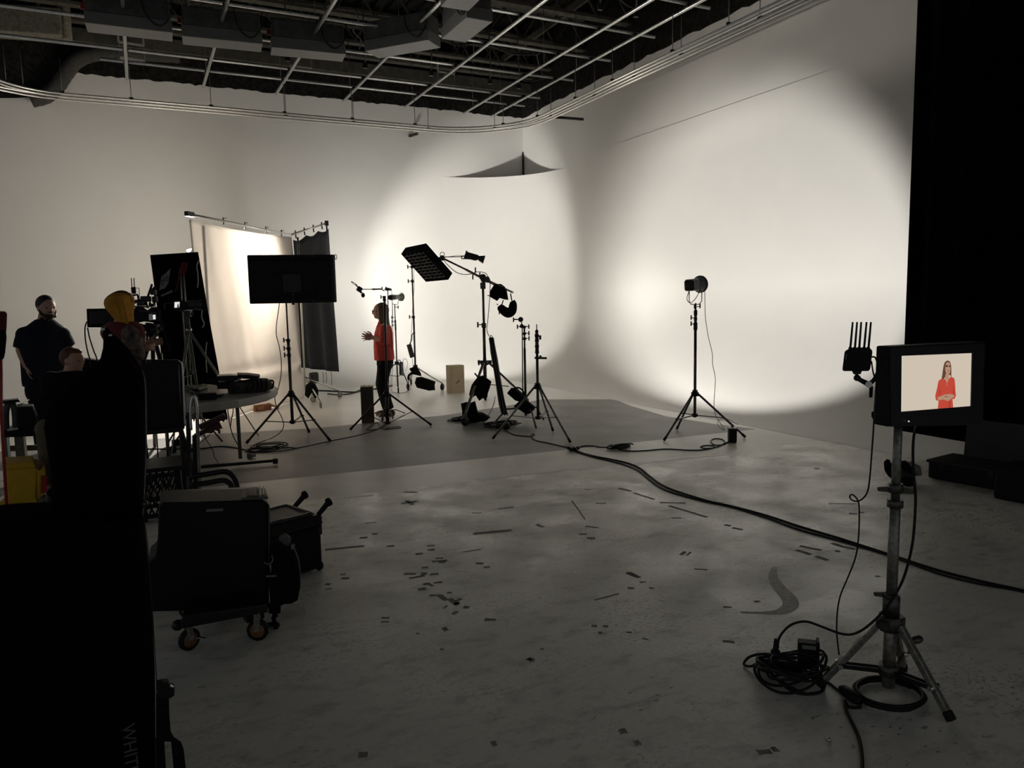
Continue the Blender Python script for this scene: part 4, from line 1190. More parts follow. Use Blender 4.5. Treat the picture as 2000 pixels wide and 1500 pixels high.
# soft panel (fabric grid light): box with open louvred face towards camera-left-below
pf = [B(784, 496.5, -.55), B(825, 487, .1), B(882, 538, .25), B(832, 550, -.40)]   # face outline
face_c = cent(pf)
u1 = (pf[1]-pf[0]); u2 = (pf[3]-pf[0])
fn_ = u1.cross(u2).normalized()
t = thing('soft_panel', 'flat rectangular black soft light with louvre grid on the boom end', 'studio light', B(835, 515))
def plane_pt(px, py, base, nrm):
    r_ = ray(px, py); tt = (base-CAM).dot(nrm)/r_.dot(nrm)
    return CAM+r_*tt
louvre_m = mat('grey_louvre_cloth', (.22, .21, .20), .9)
# face plane: looks down and to the left
nrm = Vector((-.62, -.34, -.70)).normalized()
base = B(835, 518)
f4 = [plane_pt(x, y, base, nrm) for x, y in ((784, 496.5), (824, 488.5), (875, 546), (832, 550))]
back = -nrm*.13
nb4 = [p+back for p in f4]
shell = MB()
shell.add(f4+nb4, [(4, 5, 6, 7), (0, 1, 5, 4), (1, 2, 6, 5), (2, 3, 7, 6), (3, 0, 4, 7)])
build('panel_shell', shell, blkf, t, solid=.012)
build('diffuser_cloth', MB().add([p+back*.75 for p in f4], [(0, 1, 2, 3)]), mat('grey_diffuser', (.35, .33, .31), .8), t)
def fp(u, v): return (f4[0]*(1-u)+f4[1]*u)*(1-v)+(f4[3]*(1-u)+f4[2]*u)*v
for k in range(1, 10):
    v = k/10
    a_, b_ = fp(0.02, v), fp(.98, v)
    build('louvre_slat', MB().prism([a_, b_, b_+back*.45, a_+back*.45], (f4[3]-f4[0])*.012), louvre_m, t)
for k in range(1, 5):
    u = k/5
    a_, b_ = fp(u, .02), fp(u, .98)
    build('louvre_divider', MB().prism([a_+back*.05, b_+back*.05, b_+back*.42, a_+back*.42], (f4[1]-f4[0])*.012), darkgrey, t)
build('mount_plate', MB().bar(cent(nb4), b0, .06, .03).tube([b0-nB*.08, b0+nB*.08], .035, 10), blkm, t)
ring_ = MB().tube([b0+sB*.0+(sB*math.cos(a_*PI/6)+Vector((0, 0, 1))*math.sin(a_*PI/6))*.03+Vector((0, 0, .05)) for a_ in range(13)], .005, 6)
build('cable_loop', ring_, rubber, t)

# small lamp on a rod above the boom
t = thing('small_spotlight', 'small black spotlight with barn doors on a rod above the boom arm', 'studio lamp', B(925, 502))
build('mount_rod', MB().tube([B(866, 502), B(905, 501)], .006, 8), stand_metal, t)
build('lamp_body', MB().prism([B(x, y, -.06) for x, y in ((907, 499), (910, 491), (931, 497), (936, 499), (934, 507), (928, 508.5), (918, 506), (905, 505.5))], nB*.14), blkm, t, bevel=.015)
build('barn_door', MB().prism([B(x, y, -.1) for x, y in ((934, 500), (948, 499), (943.5, 514), (934, 507.5))], nB*.2), blkm, t, bevel=.004)
build('rear_fin', MB().prism([B(x, y, -.04) for x, y in ((909, 493), (910.5, 489), (913, 490), (912, 494))], nB*.08), blkm, t)
build('tail_handle', MB().tube(smooth_path([B(x, y) for x, y in ((908, 500), (902, 500.5), (902, 505), (908, 505))], 4), .008, 6), blkm, t)
cable('spotlight_lead', 'thin lead strung from the boom end to the small spotlight', [B(x, y, -.02) for x, y in ((868, 503), (880, 501), (893, 499), (903, 499.5))], .003)

# counterweight bags on the boom tail
def bagpair(t, rows, m=blkf, thick=.14, push=-.05):
    for nm, poly in rows:
        build(nm, sandbag('', '', poly, XYB, thick, push=push), m, t)
t = thing('counterweight_bag', 'black sandbag strapped over the tail of the boom arm', 'sandbag', B(975, 585))
bagpair(t, (('bag_pouch', ((965, 556), (975, 558), (987, 562), (990, 568), (993, 586), (985, 585), (976, 582), (971, 588), (957, 580), (956, 570), (961, 562))),))
build('bag_strap', MB().bar(B(958, 577, -.1), B(952, 577.5, -.1), .02, .012), blkf, t)
build('bag_strap', MB().tube([B(966, 556, -.08), B(978, 556, -.03), B(986, 562, -.05)], .012, 6), blkf, t)
t = thing('counterweight_bag', 'curved black weight bag hanging lowest under the boom tail', 'sandbag', B(990, 618))
mbq = MB().loft([(B(x, y, -.05), sB*w_*.0073, nB*.07) for x, y, w_ in ((976, 593, 2), (978, 597, 5), (981, 603, 8), (988, 609, 9.5), (996, 610, 10), (1002, 604, 9), (1003, 596, 8), (1001, 588, 6), (999, 586, 2))], 16)
# crescent: loft along a bent spine
mbq = MB().tube(smooth_path([B(x, y, -.05) for x, y in ((975, 597), (982, 605), (992, 611), (1000, 606), (1002, 594), (1000, 588))], 4), [.03, .045, .055, .06, .062, .065, .068, .07, .072, .072, .072, .07, .068, .065, .06, .058, .055, .05, .045, .04, .03][:21], 14)
build('bag_pouch', mbq, blkf, t)
for x0, y0, x1, y1 in ((983, 586, 980, 596), (997, 573, 1000, 588), (1003, 587, 1006, 586.5), (973, 595, 970, 594), (975, 605, 975, 614)):
    build('bag_strap', MB().tube([B(x0, y0, -.05), B(x1, y1, -.05)], .008, 6), blkf, t)

# long folded flag leaning on the boom stand
t = thing('folded_flag', 'long narrow black folded frame leaning against the boom stand', 'flag', B(980, 825))
q = [(955, 659), (964, 659), (972, 700), (981, 756), (989, 800), (993, 824), (980, 826), (974, 790), (966, 735), (958, 690)]
def lean(x, y): return B(x, y, -.35+.2*(826-y)/167)
pts_ = [lean(x, y) for x, y in q]
pts_ = [Vector((p.x, p.y, max(p.z, .03))) for p in pts_]
build('folded_cloth', MB().prism(pts_, nB*.05), blkf, t, bevel=.012)
for dx in (0, 4, 8):
    build('frame_edge', MB().tube(smooth_path([Vector((p.x, p.y, max(p.z, .02))) for p in (lean(955.5+dx*1.0, 660)-nB*.01, lean(967+dx, 735)-nB*.012, lean(981+dx*1.3, 822)-nB*.01)], 4), .008, 6), stand_metal, t)
build('hang_loop', MB().tube(smooth_path([lean(x, y) for x, y in ((957, 660), (958, 655), (961, 657), (962, 661))], 3), .006, 6), rubber, t)

# bags on the boom stand legs
t = thing('leg_sandbag', 'black sandbag folded over the front leg of the boom stand', 'sandbag', B(938, 785))
build('bag_pouch', sandbag('', '', ((935, 735), (943, 733), (952, 739), (960, 745), (957, 757), (953, 768), (949, 784), (944, 777), (936, 783), (929, 772), (919, 778), (916, 770), (921, 752), (928, 742)), XYB, .16, push=-.45), blkf, t)
build('bag_handle', MB().bar(B(927, 729, -.45), B(934, 737, -.45), .03, .02), whitep if False else boxd_mat, t)
t = thing('floor_sandbag', 'dark sandbag slumped on the floor behind the front boom stand wheel', 'sandbag', G(935, 822))
gp = lambda x, y, p: Vector((lambda v: (v.x, v.y, max(v.z, .01)))(B(x, y, p)))
build('bag_pouch', sandbag('', '', ((901, 788), (910, 785), (918, 787), (928, 783), (931, 795), (934, 807), (946, 808), (958, 815), (950, 822), (930, 825), (912, 825), (903, 812)), XYB, .2, push=-.75), blkf, t)
build('bag_strap', MB().bar(B(901, 788, -.8), B(903, 800, -.8), .03, .012), blkf, t)
mb = MB()
for i in range(5):
    coil(mb, G(893+i*7, 822-(i % 2)*3), .11+.02*(i % 3), .09, 2, .007, wob=.25, seed=20+i, z0=.006*i)
tag(build('cable_heap', mb, rubber), 'untidy heap of black cables left of the boom stand wheel', 'cable')
mb = MB()
for i in range(6):
    coil(mb, G(962+i*6, 830+(i % 2)*5), .12+.02*(i % 3), .09, 2, .007, wob=.25, seed=40+i, z0=.006*i)
tag(build('cable_heap', mb, rubber), 'untidy heap of black cables under the foot of the folded flag', 'cable')
q = G(985, 838)
tag(build('flashlight', MB().lathe(q+Vector((-.12, 0, .045)), q+Vector((.05, -.03, .045)), [(0, 0), (0, .03), (.6, .03), (.75, .045), (1, .045), (1, .03), (.9, 0)], 16), blkm), 'black round handled lamp lying on the cable heap', 'lamp')
floor_cable('boom_floor_lead', 'black lead curving down from the boom stand to the floor cables', [(967, 775), (964, 790), (956, 808), (946, 822), (948, 830), (960, 833)], .005, lift=.0)

# ================================================================== c-stand with sandbag, and the empty stand
XYC = place(1027, 812, 10.0)
C_ = lambda x, y, p=0.0: AT(x, y, XYC, p)
t = thing('grip_stand', 'dark grip stand with two thin uprights beside the boom stand', 'light stand', (XYC[0], XYC[1], 0))
pole_sections(t, XYC, ((638, 700, .012), (680, 812, .016)), stand_metal)
build('thin_rod', MB().tube([C_(1018.5, 629, -.05), C_(1020, 640, -.05), C_(1021, 772, -.05)], .008, 8), stand_metal, t)
kn = MB()
for row, sg in ((638, 1), (651, 1), (661, 1)):
    knob(kn, V(XYC, row), sidedir(XYC)*sg, .06, .018)
    kn.tube([V(XYC, row-2), V(XYC, row+3)], .024, 10)
knob(kn, C_(1018, 638, -.05), -sidedir(XYC), .05, .018)
build_each('tee_knob', kn, blkm, t)
build('grip_head', MB().tube([C_(1017, 624, -.12), C_(1017, 624, .02)], .034, 14).tube([C_(1012, 624), C_(1003, 624)], .009, 6).tube([C_(1003, 620), C_(1003, 629)], .009, 6).tube([C_(1019, 637, -.1), C_(1019, 637, .02)], .028, 12), blkm, t)
hub = V(XYC, 796)
build('leg_collar', MB().tube([hub-Vector((0, 0, .04)), hub+Vector((0, 0, .04))], .035, 12), blkm, t)
for fx, fy in ((966, 828), (1047, 838), (1062, 822)):
    ft = G(fx, fy); ft = Vector((ft.x, ft.y, .014))
    build('leg', MB().tube([hub, hub.lerp(Vector((ft.x, ft.y, hub.z)), .62), ft], .0125, 8), stand_metal, t)
t = thing('grip_sandbag', 'black sandbag slung across the legs of the grip stand', 'sandbag', C_(1015, 800))
build('upper_pouch', sandbag('', '', ((990, 768), (999, 757), (1005, 758), (1024, 774), (1028, 780), (1018, 785), (1006, 782)), XYC, .14, push=-.14), blkf, t)
build('lower_pouch', sandbag('', '', ((1014, 783), (1028, 780), (1045, 794), (1044, 800), (1036, 807), (1028, 809), (1016, 801), (1003, 794)), XYC, .16, push=-.16), blkf, t)
build('bag_strap', MB().tube(smooth_path([C_(x, y, -.14) for x, y in ((1002, 760), (1012, 757), (1020, 762), (1025, 772))], 4), .012, 6), blkf, t)

feet = [G(962, 859), G(1114, 866), G(1080, 843)]
XYE = place(1051, 815, DEP(cent(feet)))
t = thing('empty_light_stand', 'empty tripod light stand with bare spigot in front of the grip stand', 'light stand', (XYE[0], XYE[1], 0))
pole_sections(t, XYE, ((633, 647, .006), (644, 660, .015), (652, 690, .021), (688, 815, .0165)), stand_metal)
cl = MB()
for r0, r1, rr in ((646, 650, .02), (652, 658, .025), (664, 667, .026), (674, 678, .026), (686, 690, .025)):
    cl.mark().tube([V(XYE, r0), V(XYE, r1)], rr, 12)
build_each('lock_collar', cl, blkm, t)
build('side_arm', MB().tube([AT(1044, 699, XYE), AT(1068, 699.5, XYE)], .013, 8).tube([AT(1056, 699, XYE), AT(1055, 694, XYE)], .015, 8), stand_metal, t)
build('lock_lever', MB().box(AT(1055, 659, XYE), (.02, .02, .05)), blkm, t)
tripod(t, XYE, 756, 816, feet, stand_worn, .0125, .009, .045)

# ================================================================== big screen turned away on its stand
feet = [G(481, 868), G(645, 863), G(604, 846)]
XYT = place(571.5, 828, DEP(cent(feet)))
T_ = lambda x, y, p=0.0: AT(x, y, XYT, p)
t = thing('screen_stand', 'tall tripod stand carrying the big flat screen', 'light stand', (XYT[0], XYT[1], 0))
pole_sections(t, XYT, ((575, 668, .010), (662, 705, .018), (700, 828, .0185)), stand_metal)
kn = MB()
for row in (664, 680, 693):
    knob(kn, V(XYT, row), -sidedir(XYT), .05, .018)
    kn.tube([V(XYT, row-2), V(XYT, row+4)], .024, 12)
build_each('tee_knob', kn, blkm, t)
tripod(t, XYT, 771, 824, feet, stand_metal, .0135, .009, .045)
t = thing('flat_screen', 'big black flat screen seen from behind on a tripod stand', 'television', T_(572, 592))
nT = viewdir(XYT); sT = sidedir(XYT)
yawT = math.atan2(sT.y, sT.x)+math.radians(-5)
RT = rotz(yawT)
ctr = T_(571.5, 545, -.05)
wT = (T_(657, 545)-T_(487, 545)).length; hT = V(XYT, 498).z-V(XYT, 592).z
build('screen_back', MB().box(ctr+RT @ Vector((0, .0, 0)), (wT, .035, hT), RT), blk, t, bevel=.012)
build('rear_cover', MB().box(ctr+RT @ Vector((0, -.035, -.01)), (wT*.93, .04, hT*.86), RT), blk, t, bevel=.02)
build('electronics_hump', MB().box(ctr+RT @ Vector((0, -.065, -.06)), (wT*.5, .03, hT*.5), RT), blk, t, bevel=.012)
build('edge_trim', MB().box(ctr+RT @ Vector((wT*.08, -.02, -hT*.445)), (wT*.78, .012, .008), RT).box(ctr+RT @ Vector((wT*.485, -.012, 0)), (.02, .03, hT*.97), RT), stand_metal, t)
build('wall_mount', MB().box(ctr+RT @ Vector((0, -.09, -.05)), (.2, .02, .2), RT).tube([ctr+RT @ Vector((0, -.08, -.3)), ctr+RT @ Vector((0, -.08, -.02))], .016, 8), blkm, t)
for u, v in ((-.25, .47), (0, .47), (.25, .47), (-.01, -.46), (.23, -.46), (.44, .03)):
    build('case_screw', MB().ell(ctr+RT @ Vector((wT*u, -.024, hT*v)), .005, .005, .005, nu=8, nv=5), chrome, t)
build('cable_hook', MB().tube([ctr+RT @ Vector((wT*.5+.012*(1+math.cos(a_*PI/5)), 0, hT*.45+.03*math.sin(a_*PI/5))) for a_ in range(11)], .004, 5), rubber, t)
cable('screen_lead', 'black lead hanging from the flat screen down past the table end', [T_(x, y, -.1) for x, y in ((546, 588), (544, 605), (540, 635), (540, 655), (546, 680), (549.5, 710), (548, 738), (542, 763), (538, 772), (537, 782), (541, 797), (550, 815), (554, 832), (546, 846))]+[G(528, 858)+Vector((0, 0, .006)), G(515, 862)+Vector((0, 0, .006)), G(500, 868)+Vector((0, 0, .006)), G(496, 874)+Vector((0, 0, .006))], .005)
mb = MB()
coil(mb, G(528, 872), .18, .16, 3, .006, wob=.18, seed=61)
coil(mb, G(512, 880), .16, .12, 2, .006, wob=.25, seed=62)
coil(mb, G(540, 880), .2, .1, 1, .006, wob=.1, seed=63)
tag(build('cable_heap', mb, rubber), 'loose heap of black cables on the grey floor by the table foot', 'cable')
q = G(490, 896)
tag(build('cable_end_plug', MB().lathe(q+Vector((-.03, 0, .03)), q+Vector((.05, .02, .03)), [(0, 0), (0, .03), (.5, .032), (.7, .02), (1, .018), (1, 0)], 12), stickerm), 'pale round plug end lying beside the table foot', 'plug')
floor_cable('woman_side_cable', 'thin cable trailing from the cable heap to the black tripod before the woman', [(560, 880), (600, 872), (645, 862), (690, 853), (720, 845), (745, 836), (757, 828)], .0045)
floor_cable('tripod_loop_cable', 'thin cable looping on the floor under the black tripod', [(757, 826), (738, 838), (717, 840), (722, 834), (736, 826), (742, 834), (750, 839), (770, 838), (783, 836), (776, 834), (752, 838)], .0045)

# ================================================================== tripod in front of the woman, and boom microphone
feet = [G(684, 841), G(843, 832), G(747, 822)]
XYW = place(757, 826, DEP(cent(feet)))
W_ = lambda x, y, p=0.0: AT(x, y, XYW, p)
t = thing('black_tripod_stand', 'slim black tripod stand directly in front of the woman', 'light stand', (XYW[0], XYW[1], 0))
build('pole', MB().tube([W_(750.5, 580), W_(752, 640), W_(755, 720), W_(757, 826)], [.0125, .0135, .0155, .0175], 12), blkm, t)
build('pole_sleeve', MB().tube([W_(756, 770), W_(757, 826)], .021, 12).tube([W_(750.5, 578), W_(750.8, 588)], .02, 10), blkm, t)
build('bright_edge_rod', MB().tube([W_(753.5, 584, -.03), W_(755, 640, -.03), W_(757, 676, -.03)], .0035, 6), chrome, t)
kn = MB(); knob(kn, W_(751, 580), -sidedir(XYW), .045, .015); knob(kn, W_(756, 675), sidedir(XYW), .03, .012)
build_each('tee_knob', kn, blkm, t)
tripod(t, XYW, 770, 826, feet, blkm, .0125, .008, .045)
XYK = place(757.5, 700, 10.55)
K_ = lambda x, y, p=0.0: AT(x, y, XYK, p)
t = thing('microphone_boom', 'thin level boom pole on an upright rod holding the microphone', 'microphone stand', (XYK[0], XYK[1], 0))
build('boom_pole', MB().tube([K_(705, 565), K_(728, 565)], .006, 8).tube([K_(726, 565), K_(746, 564.5)], .0105, 10).tube([K_(729, 565), K_(732, 565)], .013, 10), stand_metal, t)
build('clamp_head', MB().ell(K_(757, 565), .045, .03, .022).tube([K_(746, 560), K_(746.5, 566), K_(751, 568)], .008, 6).tube([K_(754, 560), K_(754, 565)], .01, 6).tube([K_(762, 564), K_(764, 567)], .015, 8), stand_metal, t)
build('upright_rod', MB().tube([K_(757.5, 566), K_(758, 640), K_(760, 820)], .007, 8), stand_metal, t)
bt = K_(760, 816)
bt = Vector((bt.x, bt.y, 0.10))
for a_ in (0.4, 2.5, 4.6):
    build('leg', MB().tube([bt, bt+Vector((.14*math.cos(a_), .14*math.sin(a_), -.02)), Vector((bt.x+.3*math.cos(a_), bt.y+.3*math.sin(a_), .012))], .008, 6), stand_metal, t)
t = thing('boom_microphone', 'black shotgun microphone in a shock mount at the boom pole tip', 'microphone', K_(703, 566))
mt, mbm = K_(695, 555), K_(709, 577)
build('microphone_body', MB().tube([mt, mt.lerp(mbm, .35), mt.lerp(mbm, .36), mt.lerp(mbm, .8)], [.008, .01, .016, .016], 10), blkm, t)
build('foam_tip', MB().ell(K_(709, 576.5), .026, .026, .034), blkf, t)
build('shock_mount', MB().box(K_(702, 565), (.07, .05, .07), Matrix.Rotation(.6, 3, 'Y')), blkm, t, bevel=.012)
build('cable_tail', MB().tube(smooth_path([K_(x, y) for x, y in ((696, 556), (691, 552), (686, 550), (690, 554), (696, 558))], 4), .005, 6), rubber, t)
cable('microphone_lead', 'thin lead dropping from the microphone boom clamp beside the rod', [K_(x, y) for x, y in ((763, 565), (765, 570), (766, 590), (766, 640), (764, 700), (763, 760), (765, 800))]+[G(760, 822)+Vector((0, 0, .006))], .003)

# ================================================================== apple boxes
def apple(name, label, px, py, wd, dp, h, yaw, front_m, side_m):
    q = G(px, py)
    R = rotz(yaw)
    t = thing(name, label, 'box', q, 'upended apple boxes')
    c_ = q+R @ Vector((wd/2, dp/2, 0))
    build('box_core', MB().box(c_+Vector((0, 0, h/2+.002)), (wd-.02, dp-.02, h-.004), R), side_m, t)
    build('face_panel', MB().box(c_+R @ Vector((0, -dp/2+.006, 0))+Vector((0, 0, h/2)), (wd, .012, h), R), front_m, t, bevel=.003)
    build('face_panel', MB().box(c_+R @ Vector((0, dp/2-.006, 0))+Vector((0, 0, h/2)), (wd, .012, h), R), front_m, t, bevel=.003)
    build('side_panel', MB().box(c_+R @ Vector((wd/2-.006, 0, 0))+Vector((0, 0, h/2)), (.012, dp-.025, h), R), side_m, t)
    build('side_panel', MB().box(c_+R @ Vector((-wd/2+.006, 0, 0))+Vector((0, 0, h/2)), (.012, dp-.025, h), R), side_m, t)
    return t, c_, R
t, c_, R = apple('apple_box', 'upended walnut faced wooden apple box beside the woman', 706.5, 827, .168, .22, .495, math.radians(-17), walnut, ply)
for k in (-.035, .035):
    build('hand_hole', MB().ell(c_+R @ Vector((k, -.02, 0))+Vector((0, 0, .4965)), .022, .03, .003), blk, t)
t, c_, R = apple('apple_box', 'upended pale plywood apple box with a scribbled mark standing by the back wall', 879.5, 768.5, .27, .22, .49, math.radians(-27+23), ply, ply)
f0 = c_+R @ Vector((0, -.11-.004, 0))
mk = MB()
for st in (((-.03, .17), (-.02, .178), (-.012, .19), (-.004, .182), (.006, .186), (.012, .21), (.02, .196), (.03, .194), (.036, .215), (.038, .235)), ((.018, .262), (.021, .248))):
    mk.tube([f0+R @ Vector((x, 0, 0))+Vector((0, 0, z)) for x, z in st], .004, 5)
build('marker_scribble', mk, inkm, t)

# ================================================================== muslin frame
A0 = Vector((.60, 10.34, 0)); A1 = Vector((2.30, 12.82, 0)); A2 = Vector((3.2, 14.16, 0))
du = (A1-A0).normalized(); Lm = (A1-A0).length
nm = Vector((du.y, -du.x, 0))                  # towards the set, right and near
zL = V(A0, 424).z; zR = V(A1, 459).z
t = thing('cloth_frame', 'white pipe frame on rolling stands holding up the muslin and the black cloth', 'frame', (A1.x, A1.y, 0))
p0 = AT(368, 418, A0); p1 = Vector((A1.x, A1.y, zR))
build('top_pipe', MB().tube([p0, p1], .016, 10), track_mat, t)
zr2 = V(A2, 436).z
p2 = Vector((A2.x, A2.y, zr2))
build('top_pipe', MB().tube([p1, p2], .016, 10), chrome, t)
build('end_fitting', MB().bar(p0-du*.05, p0+du*.1, .05, .06), blkm, t)
build('end_fitting', MB().box(p2, (.06, .06, .09)), blkm, t)
for k in (.28, .48, .7, .88):
    q = p0.lerp(p1, k)
    build('cloth_tie', MB().tube([q+Vector((0, 0, .05)), q+Vector((.01, 0, .0)), q+Vector((0, 0, -.05))], .008, 5).bar(q+Vector((0, 0, .04)), q+Vector((.05, .07, .045)), .01, .01), blkm, t)
for k in (.12, .35, .6, .85):
    q = p1.lerp(p2, k)
    build('cloth_tie', MB().tube([q+Vector((0, 0, .05)), q, q+Vector((.01, .01, -.08))], .012, 5), blkm, t)
build('side_pipe', MB().tube([Vector((A2.x, A2.y, zr2)), Vector((A2.x+.02, A2.y, .42))], .014, 8), stand_metal, t)
back_n = -nm
def rolling(px, row, feet, top):
    xy = (px[0], px[1])
    build('stand_pole', MB().tube([Vector((xy[0], xy[1], .2)), Vector((xy[0], xy[1], top))], .016, 8), chrome, t)
    hub_ = Vector((xy[0], xy[1], .42))
    for ft in feet:
        wc = Vector((ft.x, ft.y, .05))
        build('stand_leg', MB().tube([hub_, wc+Vector((0, 0, .06))], .013, 8), chrome, t)
        d_ = Vector((wc.x-hub_.x, wc.y-hub_.y, 0)).normalized()
        build('caster', MB().wheel(wc, Vector((-d_.y, d_.x, 0)), .05, .03), stand_worn, t)
rolling((2.36, 12.55), 0, [G(626, 797), G(612, 786), G(664, 776)], 2.7)
rolling((A0+du*.5+back_n*.1)[:2], 0, [G(463, 801), G(435, 806), G(480, 793)], zL-.1)
sbk = sandbag('', '', ((597, 752), (606, 745), (616, 750), (622, 762), (622, 776), (615, 778), (609, 766), (602, 778), (595, 772)), (2.40, 12.3), .14, push=-.1)
tag(build('frame_sandbag', sbk, blkf), 'small black sandbag over the cloth frame leg by the white muslin edge', 'sandbag')
q = AT(613, 738, (2.8, 13.4))
tag(build('stand_pouch', MB().box(q, (.16, .1, .2), rotz(.3)), boxd_mat, bevel=.03), 'dark pouch hanging behind the bottom of the black cloth', 'pouch')
def mus(u, v):
    z = .006+v*(zL*(1-u)+zR*u-.006-.03)
    off = .03*math.sin(u*23+v*3)*(.4+.6*(1-v))+.06*math.exp(-((u-.07-.16*(1-v))/.07)**2)+.05*math.exp(-((v-.24)/.035)**2)*(1-abs(u-.5))-.05*math.exp(-((v-.19)/.03)**2)
    off += .05*math.sin(u*9+1.3-v*5)*(1-v)*(1 if v > .02 else 1)
    off += .03*math.exp(-((u-.3-.25*(1-v))/.03)**2)*(1-v)
    off -= .24*(1-v)**2*(1-.85*u)
    q = A0+du*(Lm*u+.33*(1-v)*(0.85+.42*u))+nm*off
    sag = -.03*math.sin(u*PI)*(1 if v > .9 else 0)
    return (q.x, q.y, z+sag)
tag(build('muslin_sheet', MB().sheet(mus, 60, 48), muslin_m, solid=.003), 'large creased white muslin sheet glowing from light behind it', 'cloth')
def blc(u, v):
    a_ = p1.lerp(p2, u)
    zb_ = V(A1, 719).z*(1-u)+V(A2, 727).z*u
    z = zb_+v*(a_.z-.08-.05*abs(math.sin(u*9))-zb_)
    o = .04*math.sin(u*14+v*1.5)*(1.2-v)
    q = Vector((a_.x, a_.y, 0))+nm*(.03+o)+du*(.09*(1-v))
    return (q.x, q.y, z)
tag(build('black_cloth', MB().sheet(blc, 40, 20), darkgrey, solid=.004), 'hanging charcoal black cloth beside the white muslin sheet', 'cloth')
st = MB()
for x0, x1, y1 in ((630, 631, 750), (636, 637, 748), (646, 648, 752)):
    st.tube(smooth_path([AT(x0, 726, A2), AT(x0+2, 738, A2), AT(x1, y1, A2)], 3), .005, 5)
build('tie_string', st, rubber, t)
floor_cable('frame_floor_cable', 'black cables lying on the pale floor between the cloth frame and the apple box', [(620, 764), (650, 765), (690, 767), (705, 763), (740, 760), (766, 754)], .012)
floor_cable('frame_floor_cable', 'thin dark cable trailing past the frame caster towards the apple box', [(640, 770), (660, 772), (683, 770), (704, 765)], .01)
# key lamp behind the muslin
XYQ = (1.06, 12.75)
kq = AT(377, 490.5, XYQ)
XYQ = (kq.x, kq.y)
t = thing('key_lamp', 'bright lamp head peeking above the black board at the muslin edge', 'studio lamp', kq)
ka = (Vector((1.42, 11.5, 1.9))-kq)
build('lamp_body', MB().box(kq-Vector((0, 0, .03)), (.14, .2, .1), axes(Vector((ka.x, ka.y, 0)))), whitep, t, bevel=.02)
key_glow = emit('key_lamp_face', (1, .93, .82), 2.2)
build('lit_face', MB().box(kq+Vector((ka.x, ka.y, 0)).normalized()*.105, (.1, .006, .07), axes(Vector((ka.x, ka.y, 0)))), key_glow, t)
build('lit_diffuser', MB().ell(kq+Vector((0, 0, .005)), .10, .10, .036), key_glow, t)
build('lamp_handle', MB().tube(smooth_path([AT(x, y, XYQ) for x, y in ((368, 490), (372, 486), (382, 486), (387, 490))], 4), .008, 6), blkm, t)
build('stand_pole', MB().tube([kq-Vector((0, 0, .06)), Vector((kq.x, kq.y, .25))], .016, 8), stand_metal, t)
for a_ in (.5, 2.6, 4.7):
    build('stand_leg', MB().tube([Vector((kq.x, kq.y, .6)), Vector((kq.x+.35*math.cos(a_), kq.y+.35*math.sin(a_), .012))], .012, 6), stand_metal, t)
spot(t, kq+Vector((ka.x, ka.y, 0)).normalized()*.16, ka, KEY, 72, .8, .06, (1, .93, .84))
spot(t, kq+Vector((-.12, .1, .05)), Vector((-2.4, 3.0, .5)), WALL_FILL, 84, 1.0, .15, (1, .95, .86))  # added fill to brighten the left back wall, no real source there

# brown box at the foot of the muslin
q = G(500, 801)
t = thing('cardboard_box', 'flattened brown cardboard box on the bright floor under the table', 'box', q)
R = rotz(.35)
build('box_body', MB().box(q+Vector((.06, -.05, .045)), (.26, .2, .09), R), cardboard, t)
build('box_flap', MB().prism([q+Vector((-.05, -.14, .09)), q+Vector((.02, -.24, .02)), q+Vector((.1, -.22, .03)), q+Vector((.1, -.14, .09))], (0, 0, .006)), cardboard, t)
build('box_flap', MB().prism([q+Vector((.14, -.08, .09)), q+Vector((.32, -.16, .012)), q+Vector((.34, -.04, .02)), q+Vector((.2, .04, .09))], (0, 0, .006)), cardboard, t)

# ================================================================== right edge: open case, clothes, second case
q = G(1968, 966)
xr = Vector((G(1968, 962)-G(1795, 930))).normalized(); xr.z = 0; xr.normalize()
yr = Vector((-xr.y, xr.x, 0))
R = Matrix((xr, yr, Vector((0, 0, 1)))).transposed()
wC = (G(1968, 962)-G(1797, 938)).length
cc = G(1968, 964)-xr*wC/2+yr*.22
t = thing('open_case', 'open black equipment case with raised lid on the floor by the curtain', 'case', (cc.x, cc.y, 0))
hC = V((G(1797, 938).x, G(1797, 938).y), 903).z
build('case_base', MB().box(cc+Vector((0, 0, hC/2+.005)), (wC, .42, hC), R), blk, t, bevel=.02)
build('base_rim', MB().box(cc+Vector((0, 0, hC)), (wC+.02, .44, .025), R), blkm, t, bevel=.006)
lidw = wC*.82
lb = cc+yr*.21+xr*.06
lh = .33
build('case_lid', MB().box(lb+Vector((0, 0, hC+lh/2))+yr*.06, (lidw, .13, lh), R @ Matrix.Rotation(-.12, 3, 'X')), blk, t, bevel=.025)
build('lid_rim', MB().box(lb+Vector((0, 0, hC+lh/2))-yr*.01, (lidw+.02, .02, lh+.02), R @ Matrix.Rotation(-.12, 3, 'X')), blkm, t)
build('hinge_strip', MB().bar(AT(1880, 902, (lb.x, lb.y), -.2), AT(1922, 909, (lb.x, lb.y), -.2), .006, .008), chrome, t)
for k in (-.3, .3):
    build('latch', MB().box(cc-yr*.22+xr*wC*k+Vector((0, 0, hC-.03)), (.05, .02, .06), R), blkm, t, bevel=.004)
build('side_handle', MB().tube([cc+xr*wC/2+yr*.08+Vector((0, 0, .1)), cc+xr*(wC/2+.03)+yr*.08+Vector((0, 0, .1)), cc+xr*(wC/2+.03)-yr*.08+Vector((0, 0, .1)), cc+xr*wC/2-yr*.08+Vector((0, 0, .1))], .01, 6), blkm, t)
t = thing('dark_case', 'closed dark case cut off by the right frame edge', 'case', G(2020, 985))
cq = G(2030, 985)
